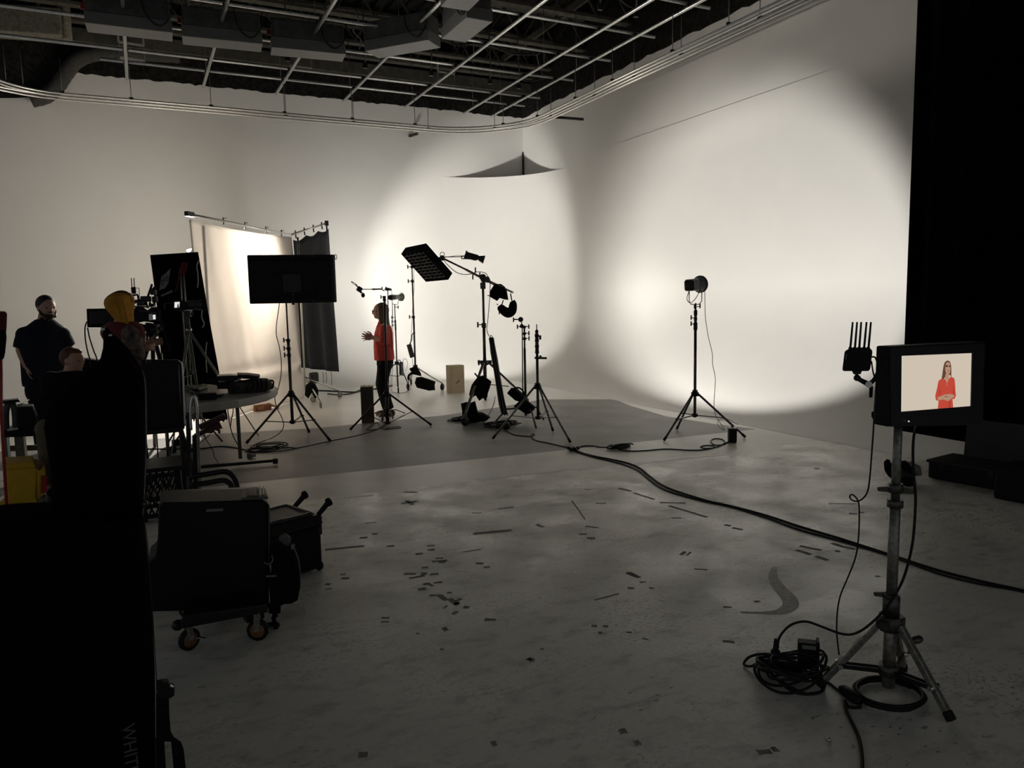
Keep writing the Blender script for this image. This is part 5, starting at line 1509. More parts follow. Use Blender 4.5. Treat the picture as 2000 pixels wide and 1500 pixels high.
build('case_body', MB().box(cq+Vector((.06, .1, .12)), (.38, .34, .235), R), blk, t, bevel=.02)
build('case_lid', MB().box(cq+Vector((.06, .1, .245)), (.39, .35, .03), R), blk, t, bevel=.008)
# bundled jacket
t = thing('jacket_bundle', 'crumpled grey and black jacket lying beside the open case', 'jacket', G(1765, 945))
xy = (G(1765, 945).x, G(1765, 945).y)
jk = lambda x, y, p=0: (lambda v: Vector((v.x, v.y, max(v.z, .012))))(AT(x, y, xy, p))
def lump(poly, th, push):
    m_ = sandbag('', '', poly, xy, th, push=push)
    return m_
build('dark_fold', lump(((1726, 902), (1732, 897), (1738, 899), (1744, 915), (1742, 935), (1734, 928), (1727, 916)), .12, .05), blkf, t)
build('grey_fold', lump(((1738, 905), (1752, 906), (1768, 918), (1790, 927), (1785, 936), (1765, 938), (1748, 932), (1742, 922)), .14, 0), darkgrey, t)
build('pale_fold', lump(((1765, 903), (1780, 902), (1798, 912), (1801, 928), (1793, 929), (1780, 920), (1770, 910)), .1, .06), mat('grey_jacket_lining', (.22, .21, .19), .9, var=.3, scale=15, bump=.4), t)
build('dark_sleeve', lump(((1754, 902), (1768, 900), (1778, 908), (1788, 925), (1775, 922), (1762, 912)), .12, .02), blkf, t)
build('floor_fold', lump(((1758, 938), (1770, 934), (1788, 936), (1790, 946), (1775, 949), (1762, 946)), .12, -.12), blkf, t)
# ================================================================== people
def head_mb(mb, c, fwd, up=(0, 0, 1), h=.225, ears=True):
    R = axes(fwd, up)                            # columns: right, forward, up
    def fn(u, p):
        # u: unit direction (x right, y forward, z up)
        x, y, z = p.x, p.y, p.z
        zz = u.z
        if zz < 0:                               # jaw narrows, chin comes forward
            k = -zz
            x *= 1-.30*k
            if y < 0: y *= 1-.45*k
            else: y *= 1+.04*k
        if y > 0:
            a_ = abs(u.x)
            nose = math.exp(-(a_/.16)**2)*math.exp(-((zz+.16)/.17)**2)
            tipn = math.exp(-(a_/.13)**2)*math.exp(-((zz+.27)/.09)**2)
            brow = math.exp(-((zz-.12)/.09)**2)*math.exp(-((a_-.25)/.25)**2)
            eye = math.exp(-((a_-.36)/.14)**2)*math.exp(-((zz+.02)/.10)**2)
            lips = math.exp(-(a_/.24)**2)*math.exp(-((zz+.56)/.07)**2)
            lipgap = math.exp(-(a_/.24)**2)*math.exp(-((zz+.58)/.025)**2)
            chin = math.exp(-(a_/.25)**2)*math.exp(-((zz+.86)/.14)**2)
            jaw = math.exp(-(a_/.33)**2)*math.exp(-((zz+.74)/.16)**2)
            y += h*(.065*nose+.095*tipn+.022*brow-.036*eye+.055*lips-.022*lipgap+.085*chin+.05*jaw)
        return Vector((x, y, z))
    mb.ell(c, h*.36, h*.43, h*.5, R, 36, 28, fn=fn)
    if ears:
        for s_ in (-1, 1):
            mb.ell(Vector(c)+R @ Vector((s_*h*.36, -h*.03, -h*.03)), h*.035, h*.08, h*.135, R, 10, 8)
    return R
def eyes(parent, c, R, h):
    for s_ in (-1, 1):
        p = Vector(c)+R @ Vector((s_*h*.155, h*.375, -h*.005))
        e = build('eye', MB().ell(p, h*.052, h*.05, h*.045, R, 10, 8), mat('eye_white', (.20, .18, .16), .5) if 'eye_white' not in MATS else MATS['eye_white'], parent)
        build('iris', MB().ell(p+R @ Vector((0, h*.036, 0)), h*.024, h*.02, h*.024, R, 8, 6), hair_d, e)
def hand_mb(mb, wrist, d, pn, thumb, size=.18, curl=.5, spread=.12):
    """palm from the wrist along d, palm normal pn, thumb on the side 'thumb'"""
    d = Vector(d).normalized(); pn = Vector(pn); pn = (pn-d*pn.dot(d)).normalized()
    sd = d.cross(pn).normalized()
    if sd.dot(Vector(thumb)) < 0: sd = -sd
    w0 = Vector(wrist)
    R = Matrix((sd, d, pn)).transposed()
    mb.ell(w0+d*size*.26, size*.22, size*.32, size*.10, R, 14, 10)
    for i, (o, L, r) in enumerate(((.165, .40, .043), (.057, .45, .045), (-.055, .42, .043), (-.16, .33, .038))):
        dd = (d+sd*spread*(1.5-i)*.6).normalized()
        b = w0+d*size*.46+sd*size*o
        p = [b-d*size*.12, b]
        ang = 0
        for k, f in enumerate((.45, .32, .23)):
            ang += curl*(.55 if k == 0 else .75)
            p.append(p[-1]+(dd*math.cos(ang)+pn*math.sin(ang))*size*L*f)
        mb.tube(p, [size*r*1.1, size*r*1.05, size*r, size*r*.92, size*r*.75], 8)
        mb.ell(p[-1], size*r*.75, size*r*.75, size*r*.75, None, 8, 6)
    b = w0+d*size*.12+sd*size*.16
    t1 = b+(sd*.7+d*.6+pn*.2).normalized()*size*.2
    t2 = t1+(sd*.25+d*.9+pn*.3).normalized()*size*.16
    t3 = t2+(d*.95+pn*.35).normalized()*size*.12
    mb.tube([b-sd*size*.06, b, t1, t2, t3], [size*.06, size*.07, size*.062, size*.055, size*.042], 8)
    mb.ell(t3, size*.042, size*.042, size*.042, None, 8, 6)
def limb(mb, pts, rs, n=12):
    mb.tube(pts, rs, n)
    for p, r in zip(pts, rs):
        mb.ell(p, r, r, r, None, 10, 8)
def body_obj(mb, m, parent, voxel=.009):
    o = build('body', mb, m, parent)
    q = o.modifiers.new('one_surface', 'REMESH'); q.mode = 'VOXEL'; q.voxel_size = voxel; q.use_smooth_shade = True
    s_ = o.modifiers.new('even_out', 'SMOOTH'); s_.factor = .4; s_.iterations = 2
    return o
def cloth_obj(name, mb, m, parent, voxel=.011, it=4):
    o = build(name, mb, m, parent)
    q = o.modifiers.new('one_surface', 'REMESH'); q.mode = 'VOXEL'; q.voxel_size = voxel; q.use_smooth_shade = True
    s_ = o.modifiers.new('even_out', 'SMOOTH'); s_.factor = .5; s_.iterations = it
    return o

# ---------------------------------------------------------------- the woman in coral red, side on, facing left
fw_ = G(757, 812)
XYP = (fw_.x, fw_.y)
nP = viewdir(XYP); sP = sidedir(XYP)
P_ = lambda x, y, p=0.0: AT(x, y, XYP, p)
t = thing('person', 'woman in loose coral red blouse and black trousers standing side on, hands raised before her', 'person', (XYP[0], XYP[1], 0))
F_ = (-sP+nP*.10).normalized()                 # faces camera-left, a touch away
S_ = Vector((-F_.y, F_.x, 0))                  # her left/right axis
if S_.dot(nP) < 0: S_ = -S_                    # points away from camera = her right? keep as far side
bd = MB()
hc = P_(742.5, 608); HH = .225
Rh = head_mb(bd, hc, F_, (0, 0, 1), HH)
limb(bd, [P_(745, 616), P_(748, 632)], [.052, .058])
# torso under the blouse
bd.loft([(P_(x, y), F_*a_, S_*b_) for x, y, a_, b_ in ((749, 630, .05, .09), (750, 638, .085, .165), (750, 650, .10, .175), (749, 665, .10, .15), (750, 680, .095, .135), (752, 692, .11, .16), (752, 705, .11, .165), (752, 714, .09, .15))], 22)
near_ = -S_; 
for sd, kx in ((near_, 0), (S_, 2)):
    hip = P_(752, 706)+sd*.085
    if sd is near_:
        kn_ = P_(748, 752)+sd*.09; an_ = P_(762, 795)+sd*.09
    else:
        kn_ = P_(742, 752)+sd*.08; an_ = P_(754, 795)+sd*.08
    an_ = Vector((an_.x, an_.y, .085))
    limb(bd, [hip, hip.lerp(kn_, .5), kn_, kn_.lerp(an_, .35), an_], [.088, .074, .054, .053, .038])
    limb(bd, [an_, an_+Vector((0, 0, -.04))+F_*.03, an_+Vector((0, 0, -.055))+F_*.14], [.038, .036, .026])
    bd.ell(an_+Vector((0, 0, -.05))-F_*.02, .035, .035, .03)
# arms: both forearms reach forward
shN = P_(753, 638)+near_*.15; elN = P_(752, 663)+near_*.19; wrN = P_(728, 659)+near_*.08
shF = P_(749, 638)+S_*.15; elF = P_(746, 663)+S_*.18; wrF = P_(727, 659)+S_*.05
for sh, el, wr in ((shN, elN, wrN), (shF, elF, wrF)):
    limb(bd, [sh, sh.lerp(el, .5), el, el.lerp(wr, .35), wr], [.055, .047, .041, .038, .027])
hand_mb(bd, wrN, (F_*.96+Vector((0, 0, .02))), S_, Vector((0, 0, 1)), .175, .35, .42)
hand_mb(bd, wrF, (F_*.9+Vector((0, 0, .25))), -S_, Vector((0, 0, 1)), .175, .35, .42)
body_obj(bd, skin_b, t, .0052)
eyes(t, hc, Rh, HH)
hr = MB()
hr.ell(hc+Rh @ Vector((0, -.028, .02)), .092, .100, .106, Rh, 20, 14)
hr.loft([(hc+Rh @ Vector((0, -.045, .05)), Rh.col[1]*.075, Rh.col[0]*.094), (hc+Rh @ Vector((0, -.048, -.02)), Rh.col[1]*.074, Rh.col[0]*.100), (hc+Rh @ Vector((0, -.055, -.10)), Rh.col[1]*.066, Rh.col[0]*.102), (hc+Rh @ Vector((0, -.070, -.17)), Rh.col[1]*.058, Rh.col[0]*.108), (hc+Rh @ Vector((0, -.085, -.235)), Rh.col[1]*.045, Rh.col[0]*.10), (hc+Rh @ Vector((0, -.10, -.27)), Rh.col[1]*.025, Rh.col[0]*.08)], 20, fold=.03, nf=9)
for s_ in (-1, 1):
    hr.tube([hc+Rh @ Vector((s_*.075, .01, .05)), hc+Rh @ Vector((s_*.088, -.005, -.03)), hc+Rh @ Vector((s_*.092, -.01, -.10)), hc+Rh @ Vector((s_*.09, -.01, -.17))], [.022, .028, .028, .014], 8)
cloth_obj('hair', hr, hair_m, t, .009, 3)
gl = MB()
for s_ in (-1, 1):
    c0 = hc+Rh @ Vector((s_*.036, .105, 0))
    gl.tube([c0+Rh @ Vector((.025*math.cos(a_*PI/8), 0, .019*math.sin(a_*PI/8))) for a_ in range(17)], .0025, 6)
    gl.tube([c0+Rh @ Vector((s_*.026, 0, .004)), hc+Rh @ Vector((s_*.078, .06, .006)), hc+Rh @ Vector((s_*.084, -.01, .0))], .0025, 6)
gl.tube([hc+Rh @ Vector((-.012, .107, .003)), hc+Rh @ Vector((.012, .107, .003))], .0025, 6)
build('glasses', gl, glass_m, t)
bl = MB()
prof_ = ((746, 628, .055, .075), (748, 632, .075, .125), (749.5, 638, .105, .185), (749.5, 650, .128, .19), (749, 663, .135, .175), (749, 676, .137, .17), (750, 690, .140, .18), (750.5, 700, .142, .185), (750.5, 703, .138, .185))
bl.loft([(P_(x, y), F_*a_, S_*b_) for x, y, a_, b_ in prof_], 36, fold=.035, nf=9)
for sh, el, wr in ((shN, elN, wrN), (shF, elF, wrF)):
    bl.tube([sh+Vector((0, 0, .01)), sh.lerp(el, .35), sh.lerp(el, .75), el+Vector((0, 0, -.01)), el.lerp(wr, .18)], [.062, .072, .074, .072, .062], 14)
cloth_obj('blouse', bl, redblouse, t, .010, 3)
tr = MB()
tr.loft([(P_(x, y), F_*a_, S_*b_) for x, y, a_, b_ in ((751.5, 692, .105, .155), (752, 700, .118, .17), (752, 712, .118, .175), (752, 718, .10, .165))], 26)
for sd in (near_, S_):
    hip = P_(752, 708)+sd*.085
    if sd is near_: kn_ = P_(748, 752)+sd*.09; an_ = P_(762, 795)+sd*.09
    else: kn_ = P_(742, 752)+sd*.08; an_ = P_(754, 795)+sd*.08
    an_ = Vector((an_.x, an_.y, .09))
    tr.tube([hip, hip.lerp(kn_, .5), kn_, kn_.lerp(an_, .5), an_+Vector((0, 0, .02))], [.104, .092, .073, .069, .066], 16)
    sh_ = MB()
    a0 = Vector((an_.x, an_.y, 0))
    sh_.ell(a0+F_*.045+Vector((0, 0, .035)), .041, .115, .036, axes(F_))
    sh_.ell(a0-F_*.03+Vector((0, 0, .05)), .04, .05, .05, axes(F_))
    sh_.box(a0+F_*.05+Vector((0, 0, .008)), (.07, .21, .014), axes(F_))
    cloth_obj('shoe', sh_, shoe_m, t, .008, 2)
cloth_obj('trousers', tr, trouser, t, .011, 3)

# ---------------------------------------------------------------- bearded man in dark polo, facing the camera
XYN = place(88, 700, 8.35)
nN = viewdir(XYN); sN = sidedir(XYN)
N_ = lambda x, y, p=0.0: AT(x, y, XYN, p)
t = thing('person', 'dark haired bearded man in a dark short sleeved polo shirt standing at far left', 'person', (XYN[0], XYN[1], 0))
F_ = (-nN+sN*.28).normalized(); S_ = Vector((-F_.y, F_.x, 0))
if S_.dot(sN) < 0: S_ = -S_                    # towards picture right
hc = N_(91, 601); HH = .245
bd = MB()
Rh = head_mb(bd, hc, (F_+sN*.12).normalized(), (0.0, 0, 1), HH)
limb(bd, [N_(89, 612), N_(87, 630)], [.066, .075])
bd.loft([(N_(x, y), S_*a_, F_*b_) for x, y, a_, b_ in ((87, 626, .09, .07), (86, 638, .15, .10), (86, 654, .20, .13), (86, 680, .215, .145), (87, 710, .20, .15), (87, 735, .19, .14), (88, 760, .185, .13))], 22)
shL = N_(49, 654); elL = N_(41, 684, -.02); wrL = N_(52, 716, -.1)
shR = N_(120, 654); elR = N_(134, 680, .02); wrR = N_(140, 712, -.12)
for sh, el, wr in ((shL, elL, wrL), (shR, elR, wrR)):
    limb(bd, [sh, sh.lerp(el, .5), el, el.lerp(wr, .35), wr], [.075, .065, .052, .05, .034])
hand_mb(bd, wrL, (N_(58, 738, -.12)-wrL), sN, -nN, .19, .35)
hand_mb(bd, wrR, Vector((0, 0, -1))-nN*.2, -sN, -nN, .19, .35)
for s0, kx, ax_ in ((-1, 70, 72), (1, 106, 106)):
    hip = N_(88+s0*15, 755); 
    kn_ = Vector((hip.x, hip.y, .50)); an_ = Vector((hip.x, hip.y, .09))
    limb(bd, [hip, kn_, kn_.lerp(an_, .3), an_], [.10, .065, .06, .045])
    limb(bd, [an_, an_+F_*.12-Vector((0, 0, .05))], [.045, .035])
body_obj(bd, skin, t, .009)
eyes(t, hc, Rh, HH)
hr = MB()
hr.ell(hc+Rh @ Vector((0, -.022, .040)), .098, .108, .104, Rh, 20, 14)
cloth_obj('hair', hr, hair_d, t, .01, 3)
br = MB()
br.ell(hc+Rh @ Vector((0, .035, -.094)), .062, .072, .036, Rh, 16, 12)
for s_ in (-1, 1):
    br.tube([hc+Rh @ Vector((s_*.083, .01, -.02)), hc+Rh @ Vector((s_*.074, .03, -.07)), hc+Rh @ Vector((s_*.04, .085, -.10))], [.012, .018, .02], 8)
br.tube([hc+Rh @ Vector((-.035, .098, -.055)), hc+Rh @ Vector((0, .115, -.048)), hc+Rh @ Vector((.035, .098, -.055))], .009, 8)
cloth_obj('beard', br, hair_d, t, .009, 2)
po = MB()
po.loft([(N_(x, y), S_*a_, F_*b_) for x, y, a_, b_ in ((87, 623, .085, .08), (86, 629, .125, .10), (86, 638, .185, .12), (86, 650, .235, .145), (86, 680, .243, .165), (87, 710, .23, .17), (87, 740, .222, .165), (88, 752, .22, .16))], 28, fold=.015)
for sh, el in ((shL, elL), (shR, elR)):
    po.tube([sh.lerp(N_(86, 645), .35)+Vector((0, 0, .01)), sh+Vector((0, 0, .005)), sh.lerp(el, .5), el+Vector((0, 0, .015))], [.085, .092, .09, .08], 14); po.ell(sh, .095, .095, .09)
cloth_obj('polo_shirt', po, navy, t, .012, 3)
cm = MB()
cm.tube([N_(80, 620, -.02)-nN*.06, N_(86, 631)-nN*.09, N_(97, 622)-nN*.07], .014, 8)
build('shirt_collar', cm, navy, t)
tr = MB()
tr.loft([(N_(x, y), S_*a_, F_*b_) for x, y, a_, b_ in ((88, 742, .195, .145), (88, 760, .20, .15), (88, 772, .19, .14))], 22)
for s0 in (-1, 1):
    hip = N_(88+s0*15, 758)
    tr.tube([hip, Vector((hip.x, hip.y, .5)), Vector((hip.x, hip.y, .08))], [.118, .092, .078], 14)
    a0 = Vector((hip.x, hip.y, 0))
    so = MB(); so.ell(a0+F_*.07+Vector((0, 0, .045)), .05, .145, .043, axes(F_)).box(a0+F_*.06+Vector((0, 0, .008)), (.08, .26, .015), axes(F_))
    cloth_obj('shoe', so, rubber, t, .01, 2)
cloth_obj('trousers', tr, trouser, t, .013, 3)

# ---------------------------------------------------------------- seated person, ginger hair, olive trousers
XYG = place(140, 720, 6.9)
nG = viewdir(XYG); sG = sidedir(XYG)
Q_ = lambda x, y, p=0.0: AT(x, y, XYG, p)
t = thing('person', 'seated person with short ginger hair in olive trousers, half hidden behind the black draped gear', 'person', (XYG[0], XYG[1], 0))
F_ = (sG*.75-nG*.65).normalized(); S_ = Vector((-F_.y, F_.x, 0))
hc = Q_(143, 704); HH = .225
bd = MB()
Rh = head_mb(bd, hc, F_, (Vector((0, 0, 1))+sG*.1).normalized(), HH)
limb(bd, [Q_(140, 715), Q_(136, 735)], [.055, .065])
bd.loft([(Q_(x, y), sG*a_, nG*b_) for x, y, a_, b_ in ((135, 730, .09, .08), (134, 740, .19, .12), (134, 770, .20, .14), (134, 800, .18, .14), (133, 830, .18, .15))], 20)
for sx in (-1, 1):
    sh = Q_(134+sx*34, 745); el = Q_(134+sx*42, 790, -.15); wr = Q_(134+sx*10, 800, -.38)
    limb(bd, [sh, el, wr], [.06, .045, .03])
    hand_mb(bd, wr, -sx*sG-nG*.5, Vector((0, 0, -1)), -nG, .17, .5)
    hip = Q_(134+sx*14, 835); kn_ = Q_(134-34+sx*10, 838, -.42 if sx < 0 else -.30); an_ = Vector((kn_.x, kn_.y, .09))
    if sx > 0: kn_ = Q_(150, 836, -.45); an_ = Vector((kn_.x, kn_.y, .09))
    limb(bd, [hip, kn_, an_], [.085, .06, .042])
    limb(bd, [an_, an_-nG*.12-Vector((0, 0, .05))], [.042, .034])
body_obj(bd, skin_b, t, .009)
eyes(t, hc, Rh, HH)
hr = MB(); hr.ell(hc+Rh @ Vector((0, -.03, .032)), .09, .093, .096, Rh, 20, 14)
hr.ell(hc+Rh @ Vector((0, .022, .078)), .064, .06, .036, Rh, 14, 8)
cloth_obj('hair', hr, hair_g, t, .01, 2)
sw = MB()
sw.loft([(Q_(x, y), sG*a_, nG*b_) for x, y, a_, b_ in ((137, 724, .085, .085), (135, 730, .15, .11), (134, 738, .23, .15), (134, 770, .225, .16), (134, 800, .21, .17), (133, 838, .21, .18))], 24, fold=.02)
for sx in (-1, 1):
    sh = Q_(134+sx*34, 745); el = Q_(134+sx*42, 790, -.15); wr = Q_(134+sx*10, 800, -.38)
    sw.tube([sh.lerp(Q_(134, 745), .3), sh, el, el.lerp(wr, .9)], [.09, .092, .075, .055], 12); sw.ell(sh, .095, .095, .095)
cloth_obj('sweater', sw, blkf, t, .013, 3)
tr = MB()
for sx in (-1, 1):
    hip = Q_(134+sx*14, 835); kn_ = Q_(100-10, 838, -.42); an_ = Vector((kn_.x, kn_.y, .08))
    if sx > 0: kn_ = Q_(150, 836, -.45); an_ = Vector((kn_.x, kn_.y, .08))
    tr.tube([hip, kn_, an_], [.11, .085, .075], 14); tr.ell(kn_, .09, .09, .09)
    a0 = Vector((an_.x, an_.y, 0))
    so = MB(); so.ell(a0-nG*.07+Vector((0, 0, .04)), .045, .14, .04, axes(-nG))
    cloth_obj('shoe', so, rubber, t, .01, 2)
cloth_obj('trousers', tr, khaki, t, .013, 2)
t = thing('stool', 'plain black stool under the seated person', 'stool', Q_(134, 850))
sc_ = Q_(134, 846)
zs = sc_.z-.10
build('seat', MB().tube([Vector((sc_.x, sc_.y, zs-.03)), Vector((sc_.x, sc_.y, zs))], .19, 20), blk, t)
for a_ in (.6, 2.2, 3.7, 5.3):
    build('leg', MB().tube([Vector((sc_.x+.14*math.cos(a_), sc_.y+.14*math.sin(a_), zs-.03)), Vector((sc_.x+.19*math.cos(a_), sc_.y+.19*math.sin(a_), 0.0))], .012, 8), stand_metal, t)

# ---------------------------------------------------------------- camera assistant in mustard head scarf, seen from behind
XYH = place(240, 700, 6.6)
nH = viewdir(XYH); sH = sidedir(XYH)
H_ = lambda x, y, p=0.0: AT(x, y, XYH, p)
t = thing('person', 'person in a mustard head scarf and patterned brown sleeves working at the camera rig', 'person', (XYH[0], XYH[1], 0))
F_ = (sH*.8+nH*.6).normalized(); S_ = Vector((-F_.y, F_.x, 0))
if S_.dot(nH) < 0: S_ = -S_
hc = H_(238, 601); HH = .225
bd = MB()
Rh = head_mb(bd, hc, F_, (0, 0, 1), HH)
limb(bd, [H_(237, 615), H_(236, 635)], [.05, .06])
bd.loft([(H_(x, y), F_*a_, S_*b_) for x, y, a_, b_ in ((236, 632, .08, .10), (236, 642, .10, .17), (236, 670, .11, .18), (236, 710, .11, .16), (236, 740, .12, .17), (236, 770, .11, .16))], 20)
shN = H_(232, 652)-S_*.15; elN = H_(238, 690)-S_*.17; wrN = H_(274, 681, -.02)
shF = H_(240, 650)+S_*.15; elF = H_(255, 685)+S_*.15; wrF = H_(290, 672, .12)
for sh, el, wr in ((shN, elN, wrN), (shF, elF, wrF)):
    limb(bd, [sh, sh.lerp(el, .5), el, el.lerp(wr, .35), wr], [.055, .048, .042, .038, .026])
hand_mb(bd, wrN, sH+Vector((0, 0, .1)), nH, Vector((0, 0, 1)), .17, .7)
hand_mb(bd, wrF, sH+Vector((0, 0, .2)), -nH, Vector((0, 0, 1)), .17, .8)
for sx in (-1, 1):
    hip = H_(236, 765)+S_*sx*.09; kn_ = Vector((hip.x, hip.y, .48)); an_ = Vector((hip.x, hip.y, .09))
    limb(bd, [hip, kn_, an_], [.09, .058, .042]); limb(bd, [an_, an_+F_*.12-Vector((0, 0, .05))], [.042, .03])
body_obj(bd, skin, t, .0085)
eyes(t, hc, Rh, HH)
sc = MB()
sc.loft([(H_(x, y), (sH*.9+nH*.2).normalized()*a_, nH*b_) for x, y, a_, b_ in ((238, 570, .03, .04), (237, 572.5, .075, .08), (235.5, 578, .105, .115), (233.5, 585, .120, .132), (233, 593, .124, .138), (234, 601, .118, .134), (236.5, 609, .104, .128), (240, 617, .090, .122), (243.5, 625, .078, .122), (247, 633, .062, .13), (250, 641, .046, .13))], 32, fold=.035, nf=6)
sc.ell(H_(219, 593), .060, .085, .075)
sc.tube([H_(236, 578, -.11), H_(241, 598, -.135), H_(246, 620, -.13), H_(251, 640, -.135)], [.02, .022, .02, .012], 8)
sc.tube([H_(228, 580, -.10), H_(230, 600, -.13), H_(236, 622, -.12)], [.018, .02, .012], 8)
cloth_obj('head_scarf', sc, mustard, t, .009, 2)
rim_ = MB().tube(smooth_path([H_(x, y, -.05) for x, y in ((209, 594), (211, 583), (219, 576), (232, 570.5), (244, 571), (252, 577), (256, 590))], 4), .013, 8)
build('scarf_edge_roll', rim_, hair_d, t)
co = MB()
co.loft([(H_(x, y), F_*a_, S_*b_) for x, y, a_, b_ in ((240, 628, .10, .14), (241, 638, .13, .20), (242, 655, .145, .215), (246, 672, .12, .185), (244, 700, .13, .18), (242, 730, .14, .185), (240, 772, .15, .19))], 26, fold=.02)
cloth_obj('red_tunic', co, maroon, t, .012, 3)
sl = MB()
for sh, el, wr in ((shN, elN, wrN), (shF, elF, wrF)):
    sl.tube([sh+Vector((0, 0, .01)), sh.lerp(el, .5), el, el.lerp(wr, .8)], [.088, .088, .082, .052], 14); sl.ell(sh, .09, .09, .09)
    sl.ell(el, .085, .085, .085)
cloth_obj('printed_sleeve', sl, brownp, t, .011, 2)
sk = MB()
sk.loft([(Vector((H_(238, 770).x, H_(238, 770).y, z)), F_*a_, S_*b_) for z, a_, b_ in ((H_(238, 765).z, .14, .18), (.5, .15, .19), (.14, .17, .2))], 24, fold=.03)
cloth_obj('long_skirt', sk, trouser, t, .014, 2)
build('scarf_tail', MB().prism([H_(x, y, -.16) for x, y in ((268, 688), (271, 684), (274, 702), (270, 703))], nH*.02), mustard, t)
for sx in (-1, 1):
    hip = H_(236, 765)+S_*sx*.09
    so = MB(); so.ell(Vector((hip.x, hip.y, .04))+F_*.08, .042, .13, .038, axes(F_))
    cloth_obj('shoe', so, rubber, t, .01, 2)
# ================================================================== left cluster
# black board (flag) leaning on its stand
XYF = place(345, 700, 8.9)
nF = viewdir(XYF); sF = sidedir(XYF)
K2 = lambda x, y, p=0.0: AT(x, y, XYF, p)
t = thing('black_board', 'tall black board standing tilted beside the white muslin sheet', 'board', K2(380, 815))
bq = [K2(x, y, p) for x, y, p in ((293, 498, 0), (387, 492, .1), (412, 640, .1), (445, 818, .1), (330, 820, 0), (312, 640, 0))]
build('board_panel', MB().prism(bq, nF*.03), blkd, t)
build('stand_leg', MB().tube([K2(360, 760, .12), Vector((K2(360, 760, .3).x, K2(360, 760, .3).y, .012))], .014, 8), stand_metal, t)
build('stand_leg', MB().tube([K2(420, 790, .2), Vector((K2(425, 790, .3).x, K2(425, 790, .3).y, .012))], .014, 8), stand_metal, t)
build('paper_sticker', MB().prism([K2(x, y, -.012) for x, y in ((315, 541), (333, 524.5), (329, 553), (322, 563), (311, 567), (313, 553))], nF*.006), stickerm, t)
build('paper_strip', MB().prism([K2(x, y, -.012) for x, y in ((313, 577), (335, 566.5), (338, 570), (316, 579.5))], nF*.006), stickerm, t)
bs = MB()
for x0, y0, x1, y1 in ((318, 550, 321, 541), (325, 548, 326, 538), (312, 548, 330, 548), (316, 558, 318, 550)):
    bs.bar(K2(x0, y0, -.016), K2(x1, y1, -.016), .012, .004)
build('sticker_print', bs, blkm, t)
for pts in (((388, 509), (384.5, 520), (386.5, 535), (387, 548), (386, 562)), ((395, 604), (394, 620), (399, 632), (395, 640)), ((404, 668), (402, 690), (404, 728))):
    build('tie_string', MB().tube(smooth_path([K2(x, y, -.02) for x, y in pts], 4), .006, 6), whitep, t)
# light stand with red clamp in front of the board
XYg = place(358, 560, 8.4)
g_ = lambda x, y, p=0.0: AT(x, y, XYg, p)
t = thing('clamp_stand', 'thin twin pole stand with a dull red clamp in front of the black board', 'light stand', (XYg[0], XYg[1], 0))
build('pole', MB().tube([g_(353, 536), g_(355, 582), Vector((g_(358, 600).x, g_(358, 600).y, .3))], .008, 8), stand_worn, t)
build('pole', MB().tube([g_(358.5, 536), g_(362, 582), Vector((g_(364, 600).x, g_(364, 600).y, .3))], .008, 8), stand_worn, t)
build('red_clamp', MB().box(g_(357, 528), (.07, .05, .10), Matrix.Rotation(.4, 3, 'Y')).box(g_(360, 517), (.06, .05, .05)).tube([g_(352, 530), g_(346, 560), g_(342, 570)], .008, 6), maroon, t, bevel=.008)
for a_ in (.4, 2.5, 4.5):
    q = Vector((g_(360, 600).x, g_(360, 600).y, .5))
    build('leg', MB().tube([q, Vector((q.x+.35*math.cos(a_), q.y+.35*math.sin(a_), .012))], .01, 6), stand_metal, t)

# still camera with long lens on tripod
XYc = place(368, 620, 7.7)
c_ = lambda x, y, p=0.0: AT(x, y, XYc, p)
nC = viewdir(XYc); sC = sidedir(XYc)
t = thing('camera_tripod', 'thin silver edged tripod under the long lens camera', 'tripod', (XYc[0], XYc[1], 0))
build('fluid_head', MB().box(c_(367, 613), (.06, .06, .06), rotz(-YAW)).tube([c_(366, 620), c_(368, 642)], .022, 10).box(c_(364, 608), (.10, .06, .012), rotz(-YAW)).tube([c_(374, 616), c_(377, 610)], .01, 6), lensm, t, bevel=.004)
build('apex', MB().ell(c_(369, 644), .03, .03, .022), chrome, t)
apex = c_(369, 645)
for x1, y1, p in ((436, 742, 0), (352, 760, -.45), (382, 735, .5)):
    mid = c_(x1, y1, p)
    ft = apex+(mid-apex)*((apex.z-.012)/(apex.z-mid.z))
    if x1 == 436: ft = G(504, 853)+Vector((0, 0, .012))
    lg = build('leg', MB().tube([apex+sC*.006, ft+sC*.006], .007, 8).tube([apex-sC*.012, apex.lerp(ft, .62)-sC*.012], .007, 8), stand_worn, t)
    build('leg_lock', MB().box(apex.lerp(ft, .6), (.045, .04, .04)), blk, lg, bevel=.006)
t = thing('long_lens_camera', 'black camera with long lens and small lit rear screen on the tripod', 'camera', c_(365, 606))
build('camera_body', MB().prism([c_(x, y, -.05) for x, y in ((339, 590), (346, 588), (352, 586), (360, 587), (366, 591), (366, 605), (356, 607), (341, 605))], nC*.12), blk, t, bevel=.008)
build('lit_screen', MB().prism([c_(x, y, -.056) for x, y in ((341, 590), (351, 589.5), (350, 600.5), (340.5, 601))], nC*.005), lcd_on, t)
build('screen_figure', MB().prism([c_(x, y, -.058) for x, y in ((346, 600.5), (347, 593), (348.2, 593), (349.5, 600.5))], nC*.002), blk, t)
build('lens', MB().lathe(c_(364, 596), c_(396, 596), [(0, .03), (.1, .043), (.3, .046), (.32, .05), (.45, .05), (.47, .046), (.7, .046), (.72, .052), (1, .052)], 20), lensm, t)
build('lens_hood', MB().lathe(c_(394, 596), c_(403.5, 596), [(0, .03), (0, .05), (.1, .056), (1, .058), (1, .052), (.2, .045)], 20), blk, t)
